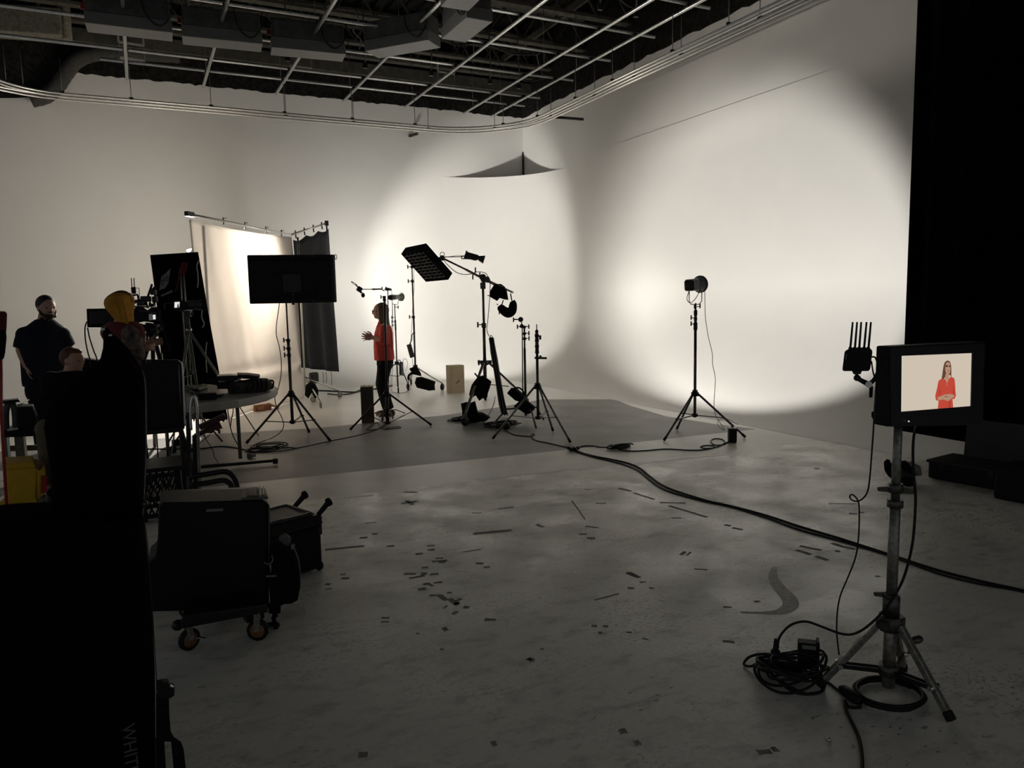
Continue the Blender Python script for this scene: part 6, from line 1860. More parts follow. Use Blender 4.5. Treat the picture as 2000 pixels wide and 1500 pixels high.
build('top_strap', MB().tube(smooth_path([c_(x, y) for x, y in ((338, 592), (330, 592), (323, 593), (321, 599), (323, 604))], 4), .006, 6), lensm, t)
build('lens_foot', MB().bar(c_(358, 606.5), c_(376, 606), .03, .012), chrome, t)

# cinema camera rig
XYv = place(290, 640, 7.2)
v_ = lambda x, y, p=0.0: AT(x, y, XYv, p)
nV = viewdir(XYv); sV = sidedir(XYv)
t = thing('rig_tripod', 'heavy dark tripod carrying the cinema camera rig', 'tripod', (XYv[0], XYv[1], 0))
build('fluid_head', MB().box(v_(298, 640), (.14, .12, .07), rotz(-YAW)).ell(v_(298, 650), .06, .06, .05).tube([v_(302, 640), v_(320, 637)], .012, 8), blkm, t, bevel=.01)
apex = v_(298, 652)
for x1, y1, p in ((262, 760, -.3), (330, 760, -.2), (300, 750, .6)):
    mid = v_(x1, y1, p); ft = apex+(mid-apex)*((apex.z-.012)/(apex.z-mid.z))
    build('leg', MB().tube([apex, ft], .02, 8), blkm, t)
build('spreader', MB().bar(v_(272, 728, -.2), v_(322, 726, -.2), .02, .02), blkm, t)
t = thing('cinema_camera', 'black cinema camera rig bristling with arms, small screens and two stick antennas', 'camera', v_(290, 636))
pr = lambda nm, poly, m, p=-.08, th=.16, bev=.006: build(nm, MB().prism([v_(x, y, p) for x, y in poly], nV*th), m, t, bevel=bev)
pr('camera_body', ((262, 602), (270, 598), (280, 600), (288, 606), (296, 600), (306, 599), (313, 606), (312, 628), (300, 630), (282, 628), (266, 631), (261, 622)), blk)
pr('battery_plate', ((259, 606), (263, 603), (264, 632), (259, 634)), blkm)
pr('rear_box', ((283, 630), (300, 632), (302, 640), (288, 642)), blk, bev=.01)
pr('hood', ((296, 608), (318, 612), (322, 650), (336, 655), (330, 700), (316, 690), (308, 650), (300, 632)), blkf, p=.02, th=.08)
build('top_rail', MB().bar(v_(262, 599), v_(292, 599), .02, .016).bar(v_(270, 606, -.09), v_(305, 611.5, -.09), .012, .006), stand_metal, t)
pr('side_screen', ((290.5, 613.5), (297.5, 613), (298, 625), (291, 625.5)), lcd_dim, p=-.095, th=.01, bev=0)
pr('lit_side_screen', ((298.5, 615), (303.5, 614.5), (304, 623.5), (299, 624)), lcd_on, p=-.096, th=.01, bev=0)
pr('transmitter', ((255.5, 561), (265, 560), (266, 572), (264, 574), (257, 573.5)), blk, p=-.03, th=.06)
for x in (257.5, 262.5):
    build('antenna', MB().tube([v_(x-1.0, 543), v_(x, 561)], .0045, 6), rubber, t)
ar = MB()
for seg in (((259, 577), (268, 575.5), (270, 580), (271, 586), (268, 592)), ((262, 592), (270, 588), (274, 594)), ((288, 582), (297, 555)), ((297, 563), (303, 572)), ((278, 586), (292, 584)), ((301, 560), (303, 578), (301, 596)), ((285, 590), (289, 602)), ((292, 590), (296, 600)), ((262, 588), (276, 586))):
    ar.tube([v_(x, y) for x, y in seg], .010, 8)
build('jointed_arms', ar, blkm, t)
for i, (x, y, w_, h_) in enumerate(((285, 584, .09, .055), (300, 571, .05, .05), (276, 592, .07, .05), (303, 585, .045, .06), (297, 596, .05, .03))):
    build('rig_block', MB().box(v_(x, y), (w_, .05, h_), rotz(-YAW)), blkm, t, bevel=.008)
build('rig_cable', MB().tube(smooth_path([v_(x, y) for x, y in ((266, 563), (271, 563), (272, 570), (272, 586))], 4), .003, 5).tube(smooth_path([v_(x, y) for x, y in ((304, 604), (312, 622), (318, 640), (324, 664), (334, 692))], 4), .006, 6), rubber, t)
hb = MB()
for seg in (((276, 632), (278, 700)), ((290, 640), (285, 676)), ((300, 640), (300, 662), (297, 672)), ((282, 652), (289, 656)), ((304, 640), (313, 640), (313, 645))):
    hb.tube([v_(x, y, -.05) for x, y in seg], .011, 8)
build('hand_grips', hb, maroon if False else blkm, t)
for x, y, r in ((301, 676, .02), (306, 680, .016), (304, 668, .013)):
    build('follow_wheel', MB().wheel(v_(x, y), sV, r, .02), blkm, t)
# thin vertical poles right of the rig
t = thing('slim_stand', 'two thin pale edged upright rods between the rig and the black board', 'light stand', (v_(312, 700, .3).x, v_(312, 700, .3).y, 0))
for x in (293, 312.5):
    b_ = v_(x, 680, .3)
    build('rod', MB().tube([v_(x, 642, .3), Vector((b_.x, b_.y, .02))], .007, 8), chrome, t)
    build('base_foot', MB().tube([Vector((b_.x, b_.y, 0)), Vector((b_.x, b_.y, .03))], .09, 14), blkm, t)
build('paper_sheet', MB().prism([v_(x, y, .32) for x, y in ((314, 646), (316, 648), (320, 688), (315, 688))], nV*.004), whitep, t)

# director's monitor behind the head scarf
XYd = place(200, 640, 7.0)
d_m = lambda x, y, p=0.0: AT(x, y, XYd, p)
t = thing('director_monitor', 'black monitor turned away beside the mustard head scarf', 'monitor', d_m(200, 640))
build('monitor_case', MB().prism([d_m(x, y) for x, y in ((169, 603), (232, 602), (232, 639.5), (170.5, 639.5))], viewdir(XYd)*.06), blk, t, bevel=.006)
build('rear_cover', MB().prism([d_m(x, y, -.03) for x, y in ((175, 607), (226, 606), (226, 634), (176, 634))], viewdir(XYd)*.03), blkm, t, bevel=.006)
b_ = d_m(212, 700)
build('mount_arm', MB().tube([d_m(203, 638, -.04), d_m(201, 645, -.05), d_m(207, 652, -.05), d_m(214, 660), d_m(212, 700), Vector((b_.x, b_.y, .02))], [.012, .014, .012, .016, .018, .018], 8), stand_worn, t)
for a_ in (.5, 2.6, 4.7):
    build('stand_leg', MB().tube([Vector((b_.x, b_.y, .5)), Vector((b_.x+.3*math.cos(a_), b_.y+.3*math.sin(a_), .012))], .011, 6), stand_metal, t)
for pts, word in ((((170, 628), (166, 640), (167, 665), (172, 690), (176, 706)), 'left'), (((171, 640), (175, 660), (183, 685), (190, 706)), 'right')):
    cable('monitor_lead', 'black lead hanging off the director monitor, the %s one' % ('outer bowed' if word == 'left' else 'inner straighter'), [d_m(x, y, -.02) for x, y in pts]+[d_m(pts[-1][0]+6, 760, -.02)], .006)

# folding table
TZ = .74
top = [(290, 800), (345, 797), (395, 790), (430, 786), (465, 781), (500, 774), (524, 768), (537, 762), (542, 757), (536, 752), (510, 749), (470, 748), (420, 750), (360, 752), (310, 755)]
tp = [G(x, y, TZ) for x, y in top]
tcn = cent(tp)
t = thing('folding_table', 'grey plastic folding table with rounded end covered in gear and cables', 'table', (tcn.x, tcn.y, 0))
build('tabletop', MB().prism(tp, (0, 0, -.075)), tabletop, t, bevel=.012)
for kx, ky in ((470, 905), (330, 905)):
    b_ = G(kx, ky)
    p0_, p1_ = (G(388, 921), G(533, 908)) if kx == 470 else (G(250, 925), G(360, 915))
    build('leg', MB().bar(Vector((b_.x, b_.y, .05)), Vector((b_.x, b_.y, TZ-.06)), .035, .035), stand_metal, t, bevel=.006)
    build('foot_bar', MB().bar(p0_+Vector((0, 0, .045)), p1_+Vector((0, 0, .045)), .05, .03), blkm, t, bevel=.008)
    build('foot_cap', MB().bar(p1_+Vector((0, 0, .04)), p1_+(p1_-p0_).normalized()*.05+Vector((0, 0, .035)), .06, .05), rubber, t, bevel=.008)
    build('foot_cap', MB().bar(p0_+Vector((0, 0, .04)), p0_-(p1_-p0_).normalized()*.05+Vector((0, 0, .035)), .06, .05), rubber, t, bevel=.008)
lp = G(470, 905)
# things on the table
def ontable(name, label, cat, poly_px, h, m, bev=.01, z=TZ, **k):
    o = build(name, MB().prism([G(x, y, z) for x, y in poly_px], (0, 0, h)), m, bevel=bev)
    return tag(o, label, cat, **k)
XYt = (G(490, 765, TZ).x, G(490, 765, TZ).y)
tt = lambda x, y, p=0.0: (lambda v: Vector((v.x, v.y, max(v.z, TZ+.003))))(AT(x, y, XYt, p))
nTb = viewdir(XYt)
t = thing('camo_bag', 'low camouflage pattern bag on the rounded end of the table', 'bag', tt(490, 768))
build('bag_body', sandbag('', '', ((446, 746), (452, 742), (475, 743), (500, 738.5), (522, 739), (530, 744), (533, 752), (530, 760), (514, 765), (496, 769), (470, 771), (446, 770), (444, 758)), XYt, .26, push=0), camo, t)
for x in (494, 503, 512, 521):
    build('bag_strap', MB().tube(smooth_path([tt(x-2, 740, -.13), tt(x, 752, -.155), tt(x-3, 766, -.12)], 3), .006, 6), blkf, t)
build('zip_handle', MB().tube(smooth_path([tt(x, y, -.05) for x, y in ((527, 743), (533, 744), (534, 750), (532, 757), (528, 759))], 4), .01, 6), rubber, t)
build('white_tag', MB().prism([tt(x, y, -.15) for x, y in ((457, 745), (473, 737), (475, 739), (460, 746))], nTb*.004), whitep, t)
t = thing('tray_stack', 'thin dark trays stacked askew on the camouflage bag', 'tray', tt(480, 740))
build('tray', MB().prism([tt(x, y, -.15+p) for x, y, p in ((463, 731.5, 0), (485, 732, 0), (508, 735, 0), (507, 737.5, 0), (466, 734, 0))], nTb*.25), strapm, t)
build('tray', MB().prism([tt(x, y, -.12) for x, y in ((466, 735), (506, 738), (502, 740), (470, 740))], nTb*.22), blk, t)
t = thing('open_laptop', 'dark open case with curled leads at the middle of the table', 'case', tt(430, 762))
build('case_body', MB().prism([tt(x, y, -.1) for x, y in ((424, 748), (448, 746), (447, 760), (424, 760))], nTb*.25), blk, t, bevel=.01)
build('case_lid', MB().prism([tt(x, y, -.12) for x, y in ((423, 735), (450, 733), (467, 733.5), (474, 737), (457, 745), (424, 744))], nTb*.22), blkm, t, bevel=.006)
ld_ = MB()
for k in range(5):
    ld_.tube(smooth_path([tt(426, 738+k*2, -.1), tt(412+k*2, 739+k*1.5, -.1), tt(406+k*2, 744+k, -.12), tt(413+k*2, 750, -.1), tt(426, 750+k, -.1)], 4), .006, 6)
build('curled_leads', ld_, rubber, t)
t = thing('clipboard', 'small pale edged tablet lying flat among cables on the table', 'tablet', G(398, 757, TZ))
build('tablet_body', MB().prism([G(x, y, TZ+.02) for x, y in ((381, 759), (398, 751.5), (407, 756), (390, 763))], (0, 0, .015)), greycase, t)
build('tablet_glass', MB().prism([G(x, y, TZ+.036) for x, y in ((384, 758.5), (398, 753), (404, 756), (391, 761.5))], (0, 0, .002)), stand_worn, t)
t = thing('black_charger', 'black box charger with short leads on the front edge of the table', 'charger', G(405, 785, TZ))
cq = (G(405, 783, TZ).x, G(405, 783, TZ).y)
build('charger_body', MB().prism([AT(x, y, cq) for x, y in ((386, 769), (421, 767.5), (424, 771), (424, 780), (388, 782))], viewdir(cq)*.12), blk, t, bevel=.006)
ch = MB()
for k, (x, y) in enumerate(((437, 770), (436, 773), (434, 776))):
    ch.tube(smooth_path([AT(423, 771+k*3, cq, .03), AT(429, 772+k*2, cq, .0), AT(x, y, cq, .03)], 4), .005, 6)
build('charger_leads', ch, whitep if False else rubber, t)
mb = MB()
for k in range(6):
    mb.tube(smooth_path([G(362+3*k, 757+2*k, TZ+.012+.004*k), G(375, 764+k, TZ+.02), G(392, 771-k, TZ+.015), G(405, 768-k*1.5, TZ+.012), G(398, 763-k, TZ+.014), G(372, 758+k, TZ+.02), G(355, 752+k, TZ+.013)], 4), .007, 6)
tag(build('table_cables', mb, rubber), 'loops of black cable lying on the table beside the monitor back', 'cable')
t = thing('square_bracket', 'small upright metal bracket frame at the back of the table', 'bracket', G(362, 752, TZ))
bq = (G(366, 752, TZ).x, G(366, 752, TZ).y)
build('bracket_bar', MB().tube([AT(x, y, bq) for x, y in ((360, 752), (359.5, 738), (361, 735.5), (374, 733.5))], .006, 6), chrome, t)
build('bracket_block', MB().box(AT(372, 728, bq), (.05, .05, .05)), lensm, t, bevel=.01)
# lead and cables under the table
def legcable(label, pts, r=.005):
    return cable('under_table_cable', label, pts, r)
xyq = (lp.x, lp.y)
u_ = lambda x, y, p=0.0: (lambda v: Vector((v.x, v.y, max(v.z, .006))))(AT(x, y, xyq, p))
legcable('black cable hanging under the table in a long bow to the foot bar', [u_(x, y, .1) for x, y in ((444, 791), (446, 810), (450, 835), (457, 855), (468, 874), (474, 880))])
legcable('second black cable hanging under the table crossing the first', [u_(x, y, .12) for x, y in ((456, 790), (455, 805), (452, 820), (450, 834))])
legcable('thin cable dropping from the cart to the floor before the table foot', [u_(x, y, -.1) for x, y in ((396, 848), (407, 865), (416, 880), (418, 892), (424, 900), (429, 910), (429, 930))], .0035)
floor_cable('under_table_cable', 'black floor cable wandering under the table towards the cable heap', [(285, 878), (320, 878), (360, 878), (395, 877), (430, 873), (455, 875), (480, 880), (500, 884)], .007)
floor_cable('under_table_cable', 'black floor cable curving under the table behind the cart rails', [(270, 905), (300, 902), (340, 895), (370, 885), (390, 866), (410, 850)], .006)
for k, (x, y) in enumerate(((335, 885), (345, 870))):
    q = G(x, y)
    tag(build('floor_gadget', MB().box(q+Vector((0, 0, .035)), (.09, .06, .07), rotz(.4)).tube([q+Vector((0, 0, .06)), q+Vector((.05, 0, .13))], .012, 6), blk, bevel=.008), ('small black clamp lying under the table by the cart', 'upright black socket box under the table')[k], 'gadget')

# equipment cart: panel, shelves, crate
XYq = place(318, 800, 5.6)
q_ = lambda x, y, p=0.0: AT(x, y, XYq, p)
nQ = viewdir(XYq); sQ = sidedir(XYq)
RQ = rotz(math.atan2(sQ.y, sQ.x))
t = thing('equipment_cart', 'black rolling equipment cart with lower shelf behind the big black case', 'cart', (XYq[0], XYq[1], 0))
zt_ = V(XYq, 836).z; zl_ = V(XYq, 966).z
cx0 = q_(272, 900); cx1 = q_(362, 900); wq = (cx1-cx0).length
cq0 = Vector(((cx0.x+cx1.x)/2, (cx0.y+cx1.y)/2, 0))+nQ*.2
build('upper_shelf', MB().box(cq0+Vector((0, 0, zt_-.02)), (wq, .45, .035), RQ), blkm, t, bevel=.006)
build('lower_shelf', MB().box(cq0+Vector((0, 0, zl_-.02)), (wq*1.1, .45, .035), RQ), blkm, t, bevel=.006)
build('mid_shelf', MB().box(cq0+Vector((0, 0, V(XYq, 915).z)), (wq*1.1, .45, .03), RQ), blkm, t, bevel=.006)
for sx in (-1, 1):
    for sy in (-1, 1):
        b_ = cq0+RQ @ Vector((sx*wq*.46, sy*.2, 0))
        build('post', MB().bar(b_+Vector((0, 0, .1)), b_+Vector((0, 0, zt_)), .028, .028), blkm, t)
        build('caster', MB().wheel(b_+Vector((0, 0, .055)), sQ, .055, .03), rubber, t)
t = thing('flat_monitor', 'black panel with rounded silver edged corner standing on the equipment cart', 'monitor', q_(318, 835))
build('panel', MB().prism([q_(x, y) for x, y in ((275, 703), (349, 703), (354, 707), (356, 714), (361, 838), (270, 838))], nQ*.07), blk, t, bevel=.008)
build('silver_edge', MB().tube(smooth_path([q_(x, y, -.012) for x, y in ((348, 704), (353.5, 707.5), (356, 716), (358, 755), (360, 800), (361, 832))], 4), .006, 8), chrome, t)
build('inner_edge', MB().tube([q_(x, y, -.012) for x, y in ((349, 712), (350.5, 740), (353, 790))], .0045, 6), stand_worn, t)
build('panel_knob', MB().ell(q_(290, 707, -.02), .02, .02, .02), blkm, t)
t = thing('milk_crate', 'black lattice crate stacked on the lower part of the equipment cart', 'crate', q_(300, 1012))
yc0, yc1 = 934, 1012
pz0, pz1 = q_(286, yc1, -.12), q_(322, yc1, -.12)
zc0 = V((pz0.x, pz0.y), yc1).z; zc1 = V((pz0.x, pz0.y), yc0).z
zc0 = zl_-.002 if zc0 > zl_ else zc0
wcr = .36
cc_ = cent([pz0, pz1]); cc_.z = 0; cc_ = cc_+nQ*.19
for sx, sy in ((0, -1), (0, 1)):
    cb = MB()
    for k in range(9):
        u = -.5+k/8
        a_ = cc_+RQ @ Vector((u*wcr, sy*.16, zc0))
        b_ = cc_+RQ @ Vector((max(-.5, min(.5, u+.35))*wcr, sy*.16, zc1))
        cb.bar(a_, b_, .012, .012)
        a_ = cc_+RQ @ Vector((u*wcr, sy*.16, zc0)); b_ = cc_+RQ @ Vector((max(-.5, min(.5, u-.35))*wcr, sy*.16, zc1))
        cb.bar(a_, b_, .012, .012)
    build('lattice_wall', cb, blk, t)
rb = MB()
for z in (zc0, zc1):
    for sy in (-1, 1):
        rb.bar(cc_+RQ @ Vector((-.5*wcr, sy*.16, z)), cc_+RQ @ Vector((.5*wcr, sy*.16, z)), .02, .03)
    for sx in (-1, 1):
        rb.bar(cc_+RQ @ Vector((sx*.5*wcr, -.16, z)), cc_+RQ @ Vector((sx*.5*wcr, .16, z)), .02, .03)
for sx in (-1, 1):
    for sy in (-1, 1):
        rb.bar(cc_+RQ @ Vector((sx*.5*wcr, sy*.16, zc0)), cc_+RQ @ Vector((sx*.5*wcr, sy*.16, zc1)), .02, .02)
build('crate_rim', rb, blk, t)

# hand truck with bright hooped handle
XYj = place(376, 900, 5.1)
j_ = lambda x, y, p=0.0: AT(x, y, XYj, p)
nJ = viewdir(XYj)
t = thing('hand_truck', 'hand truck with tall bright hooped steel handle standing by the table', 'hand truck', (XYj[0], XYj[1], 0))
gz = lambda x: Vector((j_(x, 1060).x, j_(x, 1060).y, .12))
build('hoop_rail', MB().tube(smooth_path([gz(372), j_(371, 960), j_(370, 900), j_(369, 830), j_(368.5, 800), j_(370.5, 782), j_(375, 774), j_(379.5, 777), j_(383, 790), j_(385, 810)], 4)+[j_(388, 900), j_(390, 960), gz(391)], .013, 10), stand_worn, t)
build('bright_rail', MB().tube(smooth_path([j_(x, y, -.03) for x, y in ((373.5, 840), (372, 810), (373, 788), (377, 775), (380, 776), (384, 792), (386, 822))], 4), .009, 8), chrome, t)
build('flat_rail', MB().bar(j_(368, 805), gz(370), .05, .025).bar(j_(381, 850, .02), gz(386), .035, .02), blkm, t)
for y in (880, 940):
    build('cross_bar', MB().bar(j_(368, y), j_(388, y-4), .02, .02), blkm, t)
build('axle', MB().tube([gz(362)-Vector((0, 0, .04)), gz(400)-Vector((0, 0, .04))], .012, 8), stand_metal, t)
for x in (362, 400):
    build('wheel', MB().wheel(gz(x)-Vector((0, 0, .02)), sidedir(XYj), .1, .04), rubber, t)
for i, poly in enumerate((((385, 830), (437, 809), (443, 817), (444, 822), (440, 820), (438, 825), (432, 822), (385, 842))), ) if False else ():
    pass
# two notched bars hung on the truck
for poly, lab in ((((388, 833), (438, 809.5), (441, 813), (444.5, 822), (440, 819.5), (437, 825), (433, 822), (424, 826), (392, 840)), 'upper dark notched plastic bar sticking out from the hand truck'),
                  (((378, 852), (428, 825), (431, 829), (435, 838), (430, 837), (427, 843), (420, 840), (414, 847), (404, 846), (381, 856)), 'lower dark red notched plastic bar sticking out from the hand truck')):
    tag(build('notched_bar', MB().prism([j_(x, y, .02) for x, y in poly], nJ*.09), strapm, bevel=.004), lab, 'bar', 'notched bars on the hand truck')

# big black case on low trolley
XYa = place(412, 1190, 3.62)
a_p = lambda x, y, p=0.0: AT(x, y, XYa, p)
nA = viewdir(XYa); sA = sidedir(XYa)
t = thing('trolley', 'low trolley with amber casters under the big black case', 'trolley', G(440, 1256))
w1, w2 = G(371, 1269), G(505, 1250)
ax_d = (w2-w1).normalized()
bz_ = .145
build('axle_bar', MB().bar(w1+Vector((-.03, 0, bz_-.01)), w2+Vector((.05, 0, bz_+.01)), .03, .045), blkm, t, bevel=.008)
build('deck_frame', MB().bar(w1+nA*.1+Vector((0, 0, bz_+.05)), w2+nA*.1+Vector((0, 0, bz_+.05)), .4, .03), blkm, t, bevel=.006)
build('end_knob', MB().ell(a_p(347, 1221), .028, .028, .026), blkm, t)
for x_b, y_b, s_b in ((372, 1202, (.05, .06, .09)), (495, 1195, (.09, .06, .08))):
    build('corner_block', MB().box(a_p(x_b, y_b), s_b, rotz(.2)), blkm, t, bevel=.008)
for w_ in (w1, w2, w1+nA*.38, w2+nA*.38):
    c0 = w_+Vector((0, 0, .052))
    ax2 = (nA*.8-sA*.5).normalized() if w_ is w1 else (nA*.75+sA*.3).normalized()
    cs = build('caster', MB().wheel(c0, ax2, .052, .026), rubber, t)
    build('wheel_disc', MB().wheel(c0, ax2, .038, .032), orangew, cs)
    build('wheel_fork', MB().bar(c0+Vector((0, 0, .085)), c0-ax2*.02, .03, .006).bar(c0+Vector((0, 0, .085)), c0+ax2*.02, .03, .006), stand_worn, cs)
    build('brake_lever', MB().bar(c0-ax2*.02+Vector((.02, 0, .01)), c0-ax2*.02+Vector((.06, 0, -.005)), .015, .005), chrome, cs)
t = thing('big_black_case', 'big black hard case standing upright on the low amber wheeled trolley', 'case', a_p(412, 1195))
cs0 = a_p(302, 1194); cs1 = a_p(526, 1190)
zt0 = V((cs1.x, cs1.y), 977).z; zb0 = cs1.z
cdir = Vector((cs1.x-cs0.x, cs1.y-cs0.y, 0)); cw = cdir.length; cdir.normalize()
cn_ = Vector((-cdir.y, cdir.x, 0))
RA = Matrix((cdir, cn_, Vector((0, 0, 1)))).transposed()
cmid = cs0+cdir*cw/2; cmid.z = 0
build('case_shell', MB().prism([a_p(x, y) for x, y in ((310, 988), (318, 982), (400, 981), (515, 976), (524, 983), (526, 1190), (292, 1196), (288, 1100), (303, 1088), (308, 1050))], cn_*.27), blk, t, bevel=.014)
build('case_lid', MB().prism([a_p(x, y, .02) for x, y in ((312, 986), (516, 976), (524, 985), (524, 1000), (312, 1008))], cn_*.31), blkm, t, bevel=.012)
build('case_rib', MB().prism([a_p(x, y, -.008) for x, y in ((524, 985), (527, 988), (527, 1100), (525, 1110))], cn_*.2), greycase, t)
build('case_label', MB().prism([a_p(x, y, -.004) for x, y in ((403, 995), (436, 993), (436, 998), (403, 1000))], cn_*.004), stickerm, t)
tl = lambda x, y: G(x, y, zt0+.03)
build('top_insert', MB().prism([tl(x, y) for x, y in ((470, 977), (474, 960), (518, 957), (524, 975))], (0, 0, .012)), greycase, t, bevel=.004)
build('top_latch', MB().prism([tl(x, y)+Vector((0, 0, .012)) for x, y in ((482, 976), (484, 961), (502, 960), (503, 975))], (0, 0, .008)), mat('brownish_case_plastic', (.12, .085, .06), .6), t, bevel=.003)
for y in (0, 1):
    build('edge_strip', MB().prism([tl(x, yy)+Vector((0, 0, .012)) for x, yy in ((508+6*y, 976), (507+6*y, 958), (510+6*y, 958), (511+6*y, 976))], (0, 0, .012)), stand_worn, t)
# black bent tube handles of the cart behind
XYh = place(430, 960, 4.6)
h_ = lambda x, y, p=0.0: AT(x, y, XYh, p)
t = thing('push_handle', 'bent black tubular push handles rising behind the big black case', 'handle', h_(430, 985))
low = lambda x: Vector((h_(x, 1000).x, h_(x, 1000).y, .02))
for pts in (((372, 931), (410, 925), (436, 921), (449, 924), (458, 934), (463, 950), (465, 985)), ((370, 948), (405, 943), (434, 938), (446, 942), (452, 952), (455, 985))):
    build('tube_handle', MB().tube(smooth_path([h_(x, y) for x, y in pts], 5)+[low(pts[-1][0])], .017, 10), blkm, t)
build('handle_end', MB().tube([h_(371, 931), h_(371, 950), low(371)], .017, 8), blkm, t)

# soft bag hung on the trolley's right
XYb = place(555, 1180, 3.75)
b_p = lambda x, y, p=0.0: AT(x, y, XYb, p)
t = thing('shoulder_bag', 'black soft shoulder bag leaning against the big black case', 'bag', b_p(555, 1190))
build('bag_body', sandbag('', '', ((527, 1062), (540, 1056), (560, 1060), (574, 1066), (581, 1085), (586, 1110), (587, 1140), (582, 1165), (570, 1172), (555, 1173), (540, 1180), (528, 1182), (524, 1120)), XYb, .2), blkf, t)
build('bag_piping', MB().tube(smooth_path([b_p(x, y, -.03) for x, y in ((572, 1066), (579, 1082), (584, 1100), (587, 1130))], 4), .004, 6), stickerm, t)
build('clear_pocket', MB().prism([b_p(x, y, -.09) for x, y in ((544, 1050), (556, 1043), (567, 1050), (569, 1056), (563, 1068), (553, 1062), (546, 1056))], viewdir(XYb)*.03), mat('grey_mesh_pocket', (.10, .10, .105), .7, var=.4, scale=60), t, bevel=.006)
build('white_tag', MB().prism([b_p(x, y, -.09) for x, y in ((568, 1065), (576, 1063), (575, 1071), (570, 1074))], viewdir(XYb)*.006), stickerm, t)
rg = MB()
c0 = b_p(524, 1093, -.1)
rg.tube([c0+(sA*math.cos(a_*PI/8)+Vector((0, 0, 1))*math.sin(a_*PI/8))*.022 for a_ in range(-7, 3)], .0035, 6)
rg.tube([b_p(528, 1101, -.1), b_p(529, 1118, -.1)], .005, 6).bar(b_p(520, 1125, -.1), b_p(540, 1124, -.1), .012, .008)
build('strap_ring', rg, stand_worn, t)
build('strap_tail', MB().prism([b_p(x, y, -.08) for x, y in ((527, 1178), (538, 1176), (543, 1205), (533, 1208))], viewdir(XYb)*.012), blkf, t)
build('bag_base', MB().bar(b_p(525, 1188), b_p(548, 1188), .08, .03), blkf, t, bevel=.008)
fr = b_p(540, 1215)
build('floor_strap', MB().tube(smooth_path([b_p(534, 1205, -.08), b_p(538, 1225, -.07), Vector((fr.x, fr.y, .012)), Vector((fr.x-.08, fr.y+.03, .01))], 4), .012, 6), blkf, t)

# second hard case with two pull handles
c2 = G(632, 1112)
d2 = (G(630, 1113)-G(545, 1140)); d2.z = 0; d2.normalize()
n2 = Vector((-d2.y, d2.x, 0))
ht = V((c2.x, c2.y), 1004).z
R2 = Matrix((d2, n2, Vector((0, 0, 1)))).transposed()
w2_, dp2 = .56, .36
cm2 = c2-d2*w2_/2+n2*dp2/2
t = thing('handled_case', 'dark hard case with two pull handles on its lid behind the shoulder bag', 'case', (cm2.x, cm2.y, 0))
build('case_body', MB().box(cm2+Vector((0, 0, (ht-.07)/2+.005)), (w2_, dp2, ht-.08), R2), blk, t, bevel=.02)
build('case_lid', MB().box(cm2+Vector((0, 0, ht-.035)), (w2_+.015, dp2+.015, .065), R2), blkm, t, bevel=.014)
build('lid_panel', MB().box(cm2+Vector((0, 0, ht+.001)), (w2_*.9, dp2*.8, .012), R2), greycase, t, bevel=.005)
lt = MB()
for y in (-.14, .14):
    lt.tube([cm2+R2 @ Vector((-w2_*.42, y, ht+.012)), cm2+R2 @ Vector((w2_*.42, y, ht+.012))], .006, 6)
lt.tube([cm2+R2 @ Vector((w2_*.42, -.14, ht+.012)), cm2+R2 @ Vector((w2_*.42, .14, ht+.012))], .006, 6)
build('lid_trim', lt, stand_worn, t)
for y in (-.15, .12):
    p0_ = cm2+R2 @ Vector((w2_*.5, y, ht-.01)); p1_ = p0_+d2*.075+Vector((0, 0, .06))
    hd = build('pull_handle', MB().tube([p0_, p0_.lerp(p1_, .8), p1_], [.015, .017, .02], 10), rubber, t)
    build('handle_cap', MB().tube([p1_-d2*.005, p1_+d2*.012+Vector((0, 0, .006))], .026, 12), blk, hd)
for y in (-.13, .1):
    build('latch', MB().box(cm2+R2 @ Vector((w2_*.5+.008, y, ht-.09)), (.02, .06, .09), R2), blkm, t, bevel=.006)
    build('latch_pin', MB().tube([cm2+R2 @ Vector((w2_*.5+.02, y-.03, ht-.06)), cm2+R2 @ Vector((w2_*.5+.02, y+.03, ht-.06))], .005, 6), chrome, t)
build('corner_wheel', MB().wheel(cm2+R2 @ Vector((w2_*.5-.02, -dp2*.5+.015, .03)), d2, .03, .03), rubber, t)

# black cloth over tall gear, foreground left
XYD = place(150, 1100, 2.45)
nD = viewdir(XYD); sD = sidedir(XYD)
rows = [(640, 201, 210), (650, 201, 219), (662, 202, 233), (680, 201, 251), (700, 196, 265), (718, 180, 276), (735, 150, 281), (760, 118, 283), (800, 92, 284), (835, 86, 284), (870, 90, 284), (920, 98, 282), (960, 100, 280), (985, 98, 278), (1000, 95, 279)]
mb = MB()
rg = []
for y, xl, xr_ in rows:
    a_ = AT(xl, y, XYD); b_ = AT(xr_, y, XYD)
    rg.append(((a_+b_)/2, (b_-a_)/2, nD*min(.16, .03+.0006*(y-630))))
mb.loft(rg, 36, fold=.012, nf=7)
tag_l = 'black cloth draped over tall gear, its pointed top beside the mustard head scarf'
t = thing('draped_gear', tag_l, 'covered equipment', (XYD[0], XYD[1], 0))
build('upper_drape', mb, blkd, t)
rows2 = [(1008, -70, 279), (1030, -75, 282), (1060, -80, 286), (1110, -90, 290), (1170, -95, 295), (1230, -100, 299), (1300, -100, 303), (1360, -100, 304), (1500, -110, 304)]
rg = []
for y, xl, xr_ in rows2:
    a_ = AT(xl, y, XYD, -.1); b_ = AT(xr_, y, XYD, -.1)
    rg.append(((a_+b_)/2, (b_-a_)/2, nD*.2))
c9, a9, b9 = rg[-1]
rg.append((Vector((c9.x, c9.y, .01)), a9*1.02, b9*1.05))
